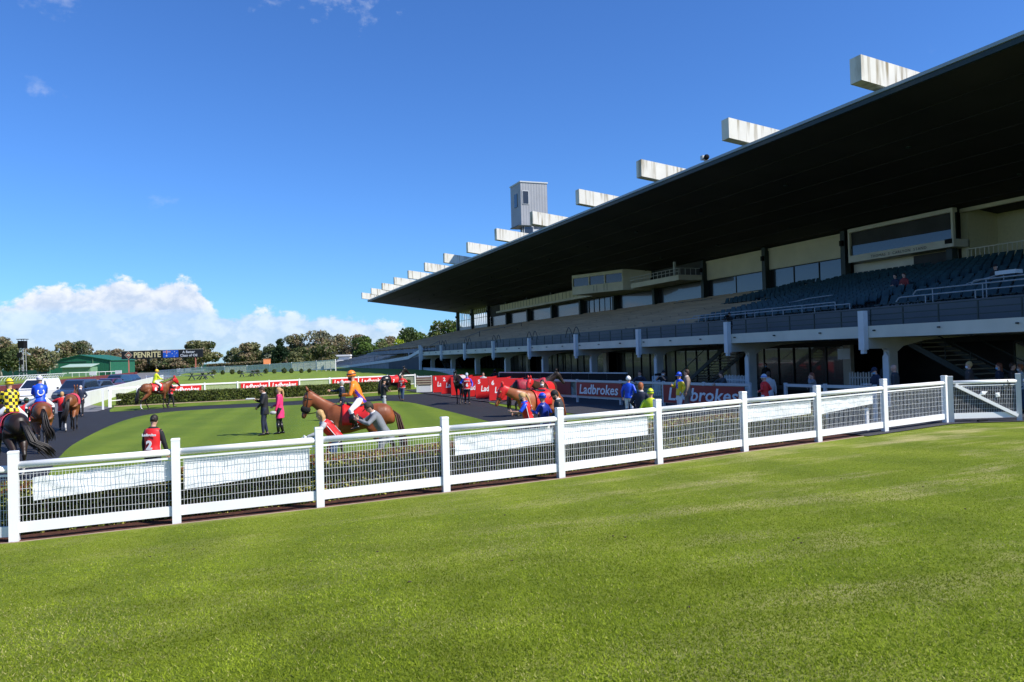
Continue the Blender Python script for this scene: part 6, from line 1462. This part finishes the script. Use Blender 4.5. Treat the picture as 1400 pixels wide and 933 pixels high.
    def fn(c):
        if c.z < .065*s: return 2
        if c.z < .34*s:
            for (fx, fy_) in socks:
                if (c.x > 0) == (fx > 0) and (c.y > 0) == (fy_ > 0): return 3
        lim = .62 if c.x > 0 else .60
        if c.z < lim*s: return 1
        if (c-muz).length < .13*s: return 1
        return 0
    assign(me, [coat, point, hoofm, sockm], fn)
    ex = MB(); ex.v = [tuple(v.co) for v in me.vertices]; ex.f = [tuple(p.vertices) for p in me.polygons]; ex.m = [p.material_index for p in me.polygons]
    def hpt(d_, sy, u_): c2, sv, uv = frame(pol+hdv*d_+Vector((-.03,0,-.03)), hdv); uv = uv if uv.z > 0 or uv.x > 0 else -uv; return c2+sv*sy+uv*u_
    c2, sv, uv = frame(pol+hdv*.1, hdv); sgn = 1 if uv.dot(Vector((.7,0,.7))) > 0 else -1
    def hq(d_, sy, u_): c2, sv, uv = frame(pol+hdv*d_+Vector((-.03,0,-.03)), hdv); return (c2+sv*sy+uv*sgn*u_)*s
    for q in (-1,1):
        e0, e1 = hq(-.03,q*.05,.06), hq(-.14,q*.065,.13); ex.tube([e0, e0.lerp(e1,.45), e1], [.034*s,.036*s,.006*s], 7, 0 if not hood else 0)
        ex.ball(hq(.17,q*.080,.055), (.020*s,.014*s,.018*s), 8, 4); ex.ball(hq(.56,q*.046,.02), (.016*s,.008*s,.014*s), 6, 4)
    ex.build('body', [coat, point, hoofm, sockm, M['eye']], root, smooth=True)
    hm = fcol or point
    # mane, forelock
    b = MB()
    top_ = [rot2(p_) for p_ in ((.52,0,1.56),(.66,0,1.66),(.80,0,1.78),(.93,0,1.90),(1.02,0,1.99))]
    for j in range(26):
        t = j/25*3.999; i0 = int(t); pt = top_[i0].lerp(top_[i0+1], t-i0); q = 1; ln = .13+.05*random.random()
        b.tube([pt+Vector((0,0,-.02)), pt+Vector((random.uniform(-.02,.02),-q*.05,-.01)), pt+Vector((random.uniform(-.04,.02)-.02,-q*.085,-ln))], [.018,.016,.003], 5)
    me_ = b.mesh('mane', hm, True); me_.transform(Matrix.Scale(s, 4)); link_mesh('mane', me_, root)
    # tail
    b = MB(); rs = random.Random(len(label))
    for j in range(46):
        a = rs.uniform(-.065,.065); c = rs.uniform(-.045,.045); ts = tailside; ln = rs.uniform(.75,.95)
        b.tube([(-.84+c*.3,a*.4,1.36),(-.94-tail*.2+c,a*.8+ts*.08,1.24),(-.99-tail*.5+c*1.5,a*1.3+ts*.28,1.24-ln*.45),(-.99-tail*.75+c*2,a*1.8+ts*.62,1.24-ln*.72+abs(ts)*.16),(-.98-tail*.9+c*2,a*1.4+ts*.85,1.24-ln+abs(ts)*.28)], [.016,.020,.019,.014,.003], 5)
    me_ = b.mesh('tail', hm, True); me_.transform(Matrix.Scale(s, 4)); link_mesh('tail', me_, root)
    # bridle
    lea = mat('bridle_leather', (.03,.018,.012), .4); b = MB()
    def ring(d_, w_, h_, r_): 
        pts = [hq(d_, math.cos(t)*w_, math.sin(t)*h_) for t in np.linspace(0, 2*PI, 15)]; b.tube(pts, r_*s, 5, cap=False)
    ring(.38,.060,.088,.011); ring(.13,.092,.134,.008); 
    for q in (-1,1): b.tube([hq(-.02,q*.075,.06), hq(.2,q*.088,.0), hq(.38,q*.062,-.02), hq(.50,q*.056,-.02)], .009*s, 5)
    mth = [hq(.50,q*.06,-.03) for q in (-1,1)]; rt = Vector((.34,0,1.66))*s
    for q, m_ in zip((-1,1), mth): b.tube([m_, m_.lerp(rt,.45)+Vector((0,q*.05,-.10)), rt+Vector((0,q*.06,0))], .007*s, 5)
    br_ = b.build('bridle', lea, root, smooth=True)
    if noseband:
        b = MB(); b.loft([frame(pol+hdv*d_+Vector((-.03,0,-.03)), hdv)[:3]+(w_, h_) for d_, w_, h_ in ((.33,.070,.095),(.37,.092,.120),(.43,.092,.115),(.47,.066,.085))], 14); me_ = b.mesh('noseband', noseband, True); me_.transform(Matrix.Scale(s, 4)); link_mesh('noseband', me_, root)
    if hood:
        b = MB(); b.loft([frame(c, t)+(w_+.012, h_+.012) for c, t, w_, h_ in nk[3:]], 14); b.loft([frame(pol+hdv*d_+Vector((-.03,0,-.03)), hdv)[:3]+(w_+.012, h_+.012) for d_, w_, h_ in hd_s[:5]], 14)
        for q in (-1,1):
            e0, e1 = hq(-.03,q*.05,.06)/s, hq(-.145,q*.066,.135)/s; b.tube([e0, e0.lerp(e1,.45), e1], [.044,.044,.010], 7)
        hh = remesh(b, .02, 2); hh.transform(Matrix.Scale(s, 4)); assign(hh, [hood], None); hh.name = 'hood'; ho = link_mesh('hood', hh, root)
        b = MB()
        for q in (-1,1): b.ball(hq(.165,q*.094,.055), (.034*s,.014*s,.030*s), 10); 
        b.build('eye_opening', coat, ho, smooth=True)
    # saddle cloth with number
    def drape(x0, x1, zlo, g, m_, name, nseg=10):
        mb = MB(); vs = []; nx = 12; na = 18
        for i in range(nx+1):
            x = x0+(x1-x0)*i/nx; zz = np.interp(x, [t[0] for t in tr], [t[1] for t in tr]); w_ = np.interp(x, [t[0] for t in tr], [t[2] for t in tr])+g; h_ = np.interp(x, [t[0] for t in tr], [t[3] for t in tr])+g
            if x > .36: h_ += .05*(x-.36)/.2
            for j in range(na+1):
                t = -1.0+2.0*j/na; a = PI/2 - t*(PI/2+math.asin(max(-.95, min(.95, (zz-zlo)/h_)))*1.0)
                vs.append((x*s, math.copysign(abs(math.cos(a))**(2/2.15), math.cos(a))*w_*s, (zz+math.copysign(abs(math.sin(a))**(2/2.15), math.sin(a))*h_)*s))
        fs = [(i*(na+1)+j, i*(na+1)+j+1, (i+1)*(na+1)+j+1, (i+1)*(na+1)+j) for i in range(nx) for j in range(na)]
        mb.add(vs, fs); o_ = mb.build(name, m_, root, smooth=True); md = o_.modifiers.new('t', 'SOLIDIFY'); md.thickness = .012; md.offset = 1; return o_
    if rug: drape(-.70,.60,1.02,.03,rug,'rug')
    if cloth:
        sc_ = drape(-.30,.34,1.08,.026,cloth,'saddle_cloth')
        if num:
            for q in (-1,1): put_text(num, .27*s, M['txt'], sc_, Vector((-.10,q*(.292),1.20))*s, (-q*1.0,0,0), (0,0,1), bold=.010, name='number')
    if saddle:
        b = MB(); b.loft([((x,0,z), S, U, w_, .035) for x, z, w_ in ((-.20,1.52,.10),(-.14,1.515,.17),(-.02,1.505,.16),(.10,1.52,.14),(.20,1.55,.10),(.24,1.575,.05))], 12)
        for q in (-1,1): b.loft([((.06,q*.18,1.44),(1,0,0),(0,1,0),.11,.022),((.09,q*.285,1.25),(1,0,0),(0,1,0),.10,.018),((.12,q*.29,1.12),(1,0,0),(0,1,0),.05,.012)], 10); b.tube([(.08,q*.29,1.3),(.10,q*.31,1.02)], .012, 5)
        me_ = b.mesh('saddle', M['boot'], True); me_.transform(Matrix.Scale(s, 4)); link_mesh('saddle', me_, root)
    return root
c_ch = mat('chestnut_coat', (.23,.066,.022), .46, .30, 3, .55, 4, spec=.35); c_bay = mat('bay_coat', (.18,.058,.020), .46, .35, 3, .5, 4, spec=.35); c_dk = mat('dark_brown_coat', (.022,.012,.009), .42, .4, 3, .5, 4, spec=.35)
c_blk = mat('black_coat', (.010,.009,.009), .33, .2, 4, spec=.5); c_pt = mat('black_points', (.014,.010,.009), .45, .2, 5); c_lch = mat('light_chestnut_coat', (.32,.09,.025), .45, .18, 5, spec=.5); c_mid = mat('liver_coat', (.06,.025,.014), .35, .3, 4, spec=.5)
def jockey(hloc, hrz, scale, label, o, lean=.28, hyaw=0.0, hpitch=0.0, hands=None, dx=0.0, cls=None):
    off = Matrix.Rotation(hrz, 4, 'Z') @ Vector((-.02+dx, 0, 0)); H = 1.62*scale; k_ = 1.75/H
    # saddle top at 1.54*scale: seat there (hip centre a little above)
    def q(x, y, z): return (x*scale*k_, y*scale*k_, z*scale*k_)
    hd_ = hands or (q(.40,.07,1.78), q(.42,-.07,1.76))
    ps = dict(hip=q(-.02,0,1.63), lean=lean, hands=hd_, feet=(q(.06,.34,1.05), q(.06,-.34,1.05)), legpole=((1,.9,.2),(1,-.9,.2)), armpole=((-.5,.7,-.6),(-.5,-.7,-.6)), hyaw=hyaw, hpitch=hpitch, toe=((1,.1,-.15),(1,-.1,-.15)), curl=1.1)
    oo = dict(boots=True, legs=M['f_white'], gloves=M['boot']); oo.update(o)
    return person(label=label, H=H, loc=hloc+off, rz=hrz, pose=ps, o=oo)

# chestnut in the foreground of the ring
loc5 = PD(490, 18.6, 0); rz5 = hd(261)
horse(loc5, rz5, 'bright chestnut horse with black fluffy noseband and red saddle cloth, side on near the fence', c_ch, mat('chestnut_points', (.11,.038,.018), .4, .2, 5), (.28,-.20,.20,-.16), head=.10, tuck=.9, cloth=M['red'], num=None, noseband=mat('sheepskin_black', (.01,.01,.01), .95, .3, 30, 1.0, 60), tail=.12, fcol=mat('dark_chestnut_hair', (.07,.028,.016), .6, .3, 30), hyaw=.10)
def orange_fn(c):
    # purple sash across chest and hoops on a mostly orange top
    t = (c.z-1.66*1.08) ; 
    if abs(c.y) < .25 and (c.x < .17):
        d = (c.z-1.86) - (c.x*1.2)
        if -.02 < d < .10 and c.x < .10: return 1
        if c.z < 1.90 and c.x > .0 and c.z < 1.86: return 1
    return 0
jockey(loc5, rz5, 1.0, 'jockey in orange and purple silks with orange helmet riding the bright chestnut', dict(top=[M['f_orange'], M['f_purple']], topfn=orange_fn, helmet=M['f_orange'], strap=M['f_navy'], peak=M['f_orange'], mask=M['boot']), lean=.36, hyaw=.25, hpitch=-.05, dx=-.04)
# its handler (bent forward at the head) and the man giving a leg up
h6 = person(None, None, 1.66, 0, 262, 'blond handler in red bib and grey sleeves bending forward under the chestnut neck', dict(hip=(-.16,0,.92), lean=.68, hands=((.55,.16,.98),(.42,-.16,.92)), feet=((.10,.12,.08),(-.22,-.1,.08)), hpitch=-.1, hyaw=-.5), dict(top=M['f_lgrey'], legs=M['f_denim'], vest=M['f_red'], num='3', hair=M['hairblond'], hairstyle='long', gloves=M['f_white'], fem=True, backonly=True), loc=PD(452, 17.4, 0))
person(None, None, 1.76, 0, 262, 'man in grey suit stooping beside the chestnut under the jockey', dict(hip=(-.15,0,.92), lean=.50, hands=((.45,.15,1.25),(.42,-.12,1.30)), feet=((.02,.12,.08),(-.16,-.1,.08)), hpitch=.3), dict(top=M['f_grey'], hem=-.22, legs=M['f_grey'], hair=M['hairdark'], collar=M['f_white'], cap=mat('olive_cap', (.05,.045,.03), .8)), loc=PD(518, 17.7, 0))
# three horses walking away on the left
loc1 = PD(16, 19.0, 0); rz1 = hd(-47)
horse(loc1, rz1, 'dark brown horse walking away at the left edge, tail blown to the right', c_dk, c_pt, (.15,-.25,-.22,.22), cloth=mat('pink_red_cloth', (.62,.05,.09), .5), tail=.35, tailside=-.60, socks=((-1,-1),))
def check_fn(c): return int((math.floor(c.y/.075+100)+math.floor(c.z/.085+100)) % 2)
jockey(loc1, rz1, 1.0, 'jockey in yellow and black checkered silks at the left edge', dict(top=[M['f_yellow'], M['f_black']], topfn=check_fn, helmet=M['f_yellow'], strap=M['f_black'], mask=M['boot']), lean=.22)
loc2 = PD(56, 24.5, 0); rz2 = hd(-36)
horse(loc2, rz2, 'bay horse walking away under a jockey in royal blue', c_bay, c_pt, (.2,-.2,-.20,.20), cloth=M['red'], tail=.1, tailside=-.25)
j2 = jockey(loc2, rz2, 1.0, 'jockey in royal blue silks with a white horseshoe on the back', dict(top=M['f_blue'], helmet=M['f_white'], strap=M['f_purple']), lean=.18)
s_, hs_, hc_ = root_info[j2.name]
b = MB(); cz = 1.86*1.0; pts = [Vector((-.165-.02*abs(t), math.sin(t)*.085, 1.86-math.cos(t)*.095)) for t in np.linspace(-2.35, 2.35, 15)]; b.tube(pts, .020, 6); b.build('horseshoe_emblem', M['txt'], j2, smooth=True)
person(None, None, 1.62, 0, -15, 'handler in red bib left of the bay horse under the blue jockey', {}, dict(top=M['f_red'], legs=bk, vest=M['f_red'], cap=M['greenfence'], hair=M['hairbrown']), loc=PD(37, 27, 0))
loc3 = PD(99, 32.5, 0); rz3 = hd(-22)
horse(loc3, rz3, 'riderless bay horse walking away between its handler and a man in dark suit', c_bay, c_pt, (.18,-.18,-.24,.14), head=.25, cloth=mat('pink_rug', (.70,.06,.10), .6), tail=.05, tailside=.25, saddle=False, socks=((-1,1),), scale=.97)
person(None, None, 1.62, 0, 10, 'blond handler in red bib at the left side of the riderless bay', dict(hands=((.3,.2,1.4),(.35,-.35,1.45))), dict(top=M['f_red'], legs=bk, vest=M['f_red'], hair=M['hairblond'], fem=True), loc=PD(85.5, 32.6, 0))
person(None, None, 1.66, 0, 200, 'man in dark suit with white face mask right of the riderless bay', dict(hands=((.15,.2,1.0),(.1,-.25,.85))), dict(top=M['f_navy'], legs=bk, hair=M['hairgrey'], mask=M['maskwhite'], hem=-.22), loc=PD(111, 41.5, 0))
# horse 8
loc8 = PD(213, 46.5, 0); rz8 = hd(42)
horse(loc8, rz8, 'bay horse with red hood and number 8 cloth walking right along the far hedge', c_bay, c_pt, (.22,-.12,.26,-.22), head=.18, hood=M['red'], cloth=M['red'], num='8', tail=.15, socks=((-1,-1),))
jockey(loc8, rz8, 1.0, 'jockey in fluoro yellow silks riding the horse numbered 8', dict(top=M['f_lime'], helmet=M['f_yellow'], strap=M['f_red']), lean=.25)
person(None, None, 1.68, 0, 85, 'handler in dark clothes walking beyond the head of horse 8', dict(hands=((.2,.2,1.2),(.3,-.3,1.3)), feet=((.2,.1,.08),(-.2,-.1,.08))), dict(top=bk, legs=bk, vest=M['f_red'], hair=M['hairdark']), loc=PD(233.5, 48.0, 0))
# horse 7
loc7 = PD(537, 50.0, 0)
horse(loc7, hd(44), 'black horse with red number 7 cloth led along the far side of the ring', c_blk, c_pt, (.1,-.1,.1,-.1), head=-.10, cloth=M['red'], num='7', rug=None, saddle=False, tail=.05)
# horse 6
loc6 = PD(630.5, 43.7, 0)
horse(loc6, hd(190), 'dark horse walking towards the viewer beside handler 6', c_blk, mat('dark_points', (.02,.014,.012), .45), (.2,-.15,.12,-.12), head=.30, cloth=M['red'], saddle=False, tail=.05, rug=mat('silver_cloth', (.5,.42,.42), .6))
# group at the right of the ring
loc9 = PD(738, 23.6, 0)
horse(loc9, hd(228), 'light chestnut horse with red hood, head towards the left, behind the crouching handler', c_lch, c_lch, (.1,-.1,.1,-.1), head=.36, hood=M['red'], cloth=M['red'], saddle=True, tail=.05, hyaw=-.50, fcol=c_ch)
person(None, None, 1.64, 0, 262, 'blond handler in red bib reaching up to the red hooded light chestnut', dict(lean=.22, hands=((.50,.10,1.18),(.38,-.1,1.10)), hpitch=.3), dict(top=M['f_blue'], sleeve=.45, legs=bk, vest=M['f_red'], num='5', hair=M['hairblond'], hairstyle='ponytail', fem=True, mask=M['boot'], backonly=True), loc=PD(724, 20.9, 0))
person(None, None, 1.60, 0, 300, 'jockey in dark blue silks and blue helmet beside the light chestnut, back turned', dict(lean=.12, hands=((.30,.22,1.25),(.25,-.25,1.15))), dict(top=M['f_navysilk'], legs=M['f_white'], boots=True, helmet=M['f_blue'], strap=M['f_navy']), loc=PD(746.5, 20.4, 0))
locA = PD(728, 33.5, 0)
horse(locA, hd(75), 'dark horse in a patterned red rug standing behind the light chestnut', c_dk, c_pt, (.05,-.05,.05,-.05), head=.15, rug=mat('crimson_rug', (.35,.02,.04), .6, .4, 6), saddle=False, tail=.05)
locB = PD(747, 30.5, 0)
horse(locB, hd(205), 'dark bay horse with full red hood facing the viewer beside a masked handler', c_mid, c_pt, (.05,-.05,.05,-.05), head=.36, hood=M['red'], cloth=M['red'], saddle=False, tail=.05, hyaw=-.2)
person(None, None, 1.72, 0, 190, 'masked handler in red bib at the head of the red hooded dark bay', dict(hands=((.2,.25,1.3),(.2,-.25,1.0))), dict(top=bk, legs=bk, vest=M['f_red'], hair=M['hairdark'], mask=M['maskwhite']), loc=PD(743, 28.2, 0))

# ================================================================== PEOPLE ON THE RIGHT
person(765, 531.6, 1.72, 0, 262, 'man in black flat cap and dark suit looking down near the fence', dict(hpitch=.5, lean=.10, hands=((.25,.1,1.0),(.25,-.1,1.0))), dict(top=M['f_grey'] if 0 else mat('charcoal_cloth', (.04,.045,.05), .8), hem=-.22, legs=bk, cap=bk, hair=M['hairdark'], collar=M['f_white'], mask=M['boot']))
j14 = person(858.8, 514.6, 1.68, .0, 20, 'jockey in royal blue silks and white helmet, back turned, holding a whip', dict(hands=((.05,.30,.88),(.12,-.25,.95)), feet=((.05,.13,.08),(-.05,-.13,.08))), dict(top=M['f_blue'], legs=M['f_white'], boots=True, helmet=M['f_white'], strap=M['f_white']))
b = MB(); b.tube([(0,0,.05),(-.05,.12,-.62)], [.010,.006], 5); held(j14, b, 'whip', M['boot'], 'thin black whip held by the jockey in royal blue', 'whip', 0)
person(875.5, 522.5, 1.74, 0, 25, 'ginger haired man in dark navy suit between blue and yellow green jockeys, back turned', dict(hands=((.2,.25,1.0),(.2,-.3,1.0))), dict(top=M['f_navy'], hem=-.22, legs=M['f_navy'], hair=M['hairginger'], collar=M['f_white']))
person(889, 531.8, 1.60, 0, 10, 'small jockey in yellow green silks beside the ginger haired man', dict(hands=((.15,.2,1.0),(.15,-.2,1.0))), dict(top=M['f_lime'], legs=M['f_white'], boots=True, helmet=M['f_lime'], strap=M['greenfence']))
def yb_fn(c): return 1 if (abs(c.y) < .06 and c.z > 1.1) or c.z > 1.38 and c.y > .02 else 0
person(None, None, 1.74, 0.06, 235, 'jockey in yellow and blue silks talking with a man in brown grey suit', dict(hands=((.12,.28,.92),(.30,-.10,1.25))), dict(top=[M['f_yellow'], M['f_blue']], topfn=yb_fn, legs=M['f_white'], boots=True, helmet=M['f_blue'], strap=M['f_navy']), loc=PD(930.5, 30.6, .04))
person(None, None, 1.84, 0, 268, 'man in brown grey suit beside the jockey in yellow', dict(hands=((.06,.26,.84),(.06,-.26,.84))), dict(top=M['f_taupe'], hem=-.24, legs=M['f_taupe'], hair=M['hairbrown'], collar=M['f_white']), loc=PD(941, 31.2, .04))
def at_rail(px, back=.45):
    q = onrr(min(px, 1024)); v = Vector((q.x, q.y, 0)).normalized(); return Vector((q.x, q.y, .0))+v*back
person(None, None, 1.78, 0, 190, 'brown haired man in dark suit leaning on the rail above the ginger haired man', rail_lean, dict(top=M['f_navy'], legs=bk, hair=M['hairbrown'], collar=M['f_white']), loc=at_rail(876,.55))
pg = person(None, None, 1.76, 0, 215, 'photographer in black with white mask aiming a camera at the rail', dict(hands=((.30,.08,1.50),(.30,-.06,1.48)), armpole=((.0,.8,-.8),(.0,-.8,-.8))), dict(top=bk, sleeve=.3, legs=bk, hair=M['hairdark'], mask=M['maskwhite'], cap=bk), loc=at_rail(909,.7))
b = MB(); b.box(0,.12,-.08,.08,-.06,.06); b.tube([(.12,0,0),(.34,0,0)], [.045,.055], 8); held(pg, b, 'camera', M['black'], 'black camera aimed by the photographer at the rail', 'camera', 0, (.04,-.06,.05))
person(None, None, 1.76, 0, 240, 'man in charcoal jacket leaning on rail above the larger red board', rail_lean, dict(top=mat('charcoal_cloth', (.04,.045,.05), .8), legs=bk, hair=M['hairbrown']), loc=at_rail(988,.55))
person(1045, 512, 1.68, 0, 300, 'jockey in bright red silks with pale cap right of the rail end', dict(hands=((.15,.2,1.1),(.15,-.2,1.1))), dict(top=M['f_red'], legs=M['f_white'], boots=True, helmet=M['f_silver'], strap=M['f_blue']))
person(1050.5, 507.5, 1.74, .02, 350, 'man in pale grey coat behind the jockey in red', {}, dict(top=M['f_lgrey'], hem=-.3, legs=bk, hair=M['hairbrown']))
person(1047, 496.5, 1.72, .05, 190, 'dark clothed masked person in the shade of the concourse above the jockey in red', {}, dict(top=bk, legs=bk, hair=M['hairdark'], mask=M['maskblue']), )
person(1111, 509.2, 1.66, .03, 250, 'woman with long auburn hair holding a phone to her face', phone, dict(top=M['f_grey'], legs=bk, hair=M['hairred'], hairstyle='long', fem=True))
pc = person(None, None, 1.77, 0.10, 235, 'man in dark cap and blue face mask reading a paper behind the fence', dict(hpitch=.3, hands=((.28,.10,1.12),(.28,-.08,1.10))), dict(top=M['f_navy'], legs=bk, cap=M['f_navy'], hair=M['hairdark'], mask=M['maskblue']), loc=PD(1200, 27.5, 0.10))
b = MB(); b.box(-.02,.24,-.12,.12,-.006,.010); held(pc, b, 'papers', M['txt'], 'white paper held by the man in dark cap', 'papers', 0, (.03,-.08,.03))
person(None, None, 1.89, 0.10, 215, 'tall person in black with blue face mask at the third stand column', {}, dict(top=bk, legs=bk, hair=M['hairdark'], mask=M['maskblue']), loc=PD(1213.5, 33.0, 0.10))
person(None, None, 1.84, 0.10, 285, 'balding man in grey jacket right of the tall person in black', dict(hpitch=.15), dict(top=mat('charcoal_cloth', (.04,.045,.05), .8), legs=bk, hair=None, skin=M['skin']), loc=PD(1226, 27.5, 0.10))
person(None, None, 1.88, 0.10, 275, 'grey blond man with white face mask behind the gate', {}, dict(top=M['f_taupe'] if 0 else mat('dark_brown_cloth', (.06,.045,.04), .8), legs=bk, hair=M['hairblond'], mask=M['maskwhite']), loc=PD(1328, 27.5, 0.10))
person(None, None, 1.80, 0.10, 275, 'woman with auburn hair and blue face mask behind the gate', {}, dict(top=M['f_navy'], legs=bk, hair=M['hairred'], hairstyle='long', fem=True, mask=M['maskblue']), loc=PD(1369, 27.5, 0.10))
person(None, None, 1.79, 0.10, 100, 'brown haired man in dark grey jacket right of the auburn haired woman', {}, dict(top=mat('dark_brown_cloth', (.06,.045,.04), .8), legs=bk, hair=M['hairbrown']), loc=PD(1386, 27.5, 0.10))
person(None, None, 1.73, 0.10, 275, 'person in pale denim jacket at the right edge beside the gate', {}, dict(top=M['f_silver'], legs=M['f_denim'], hair=M['hairginger'], mask=M['maskwhite']), loc=PD(1398, 27.5, 0.10))
person(1152, 487.5, 1.66, .06, 200, 'person in dark red top standing under the hanging white sign', {}, dict(top=mat('maroon_cloth', (.22,.03,.03), .8), legs=bk, hair=M['hairdark'], fem=True))
tag(MB().box(-.28,.28,-.02,.02,0,.5).build('white_sign', M['txt'], loc=PD(1154,36.5,2.02), rotz=hd(90)), 'square white sign hanging under the slab above the person in dark red', 'sign')
# photographer up on the deck and seated spectators
dp = Vector((25.62, 34.1, 3.30)); 
pg = person(None, None, 1.42, 0, 200, 'person in black crouched with a camera on the deck behind the second pier', dict(hip=(0,0,.80), hands=((.28,.06,1.28),(.28,-.06,1.28)), lean=.15, armpole=((0,.8,-.8),(0,-.8,-.8))), dict(top=bk, legs=bk, cap=bk, hair=M['hairdark']), loc=dp)
b = MB(); b.box(0,.12,-.08,.08,-.06,.06); b.tube([(.12,0,0),(.3,0,0)], [.045,.055], 8); held(pg, b, 'camera', M['black'], 'black camera of the photographer on the stand deck', 'camera', 0, (.04,-.05,.05))
def seated(px, X, label, o, rowoff=0):
    i = int(round((X-P0)/dX)); r = ray(px, 400); t = X/r.x; Yq = r.y*t; z = z0r+dz*i
    person(None, None, 1.74, 0, 0, label, dict(hip=(0,0,.50), lean=.12, feet=((.44,.12,.08),(.44,-.12,.08)), hands=((.32,.12,.66),(.30,-.10,.66))), o, loc=Vector((P0+dX*i+.32, Yq, z)), rz=PI)
seated(1220.5, 32.6, 'spectator in dark navy seated in the blue seats, left of a pair', dict(top=M['f_navy'], legs=bk, hair=M['hairdark']))
seated(1232.5, 32.6, 'spectator in dark red seated in the blue seats, right of a pair', dict(top=mat('maroon_cloth', (.22,.03,.03), .8), legs=bk, hair=M['hairbrown']))
seated(1356.5, 31.0, 'spectator in dark cap seated alone in the blue seats at right', dict(top=bk, legs=bk, hair=M['hairgrey'], cap=bk))

for o_ in list(tmp_scene.collection.objects): tmp_scene.collection.objects.unlink(o_)
bpy.data.scenes.remove(tmp_scene)
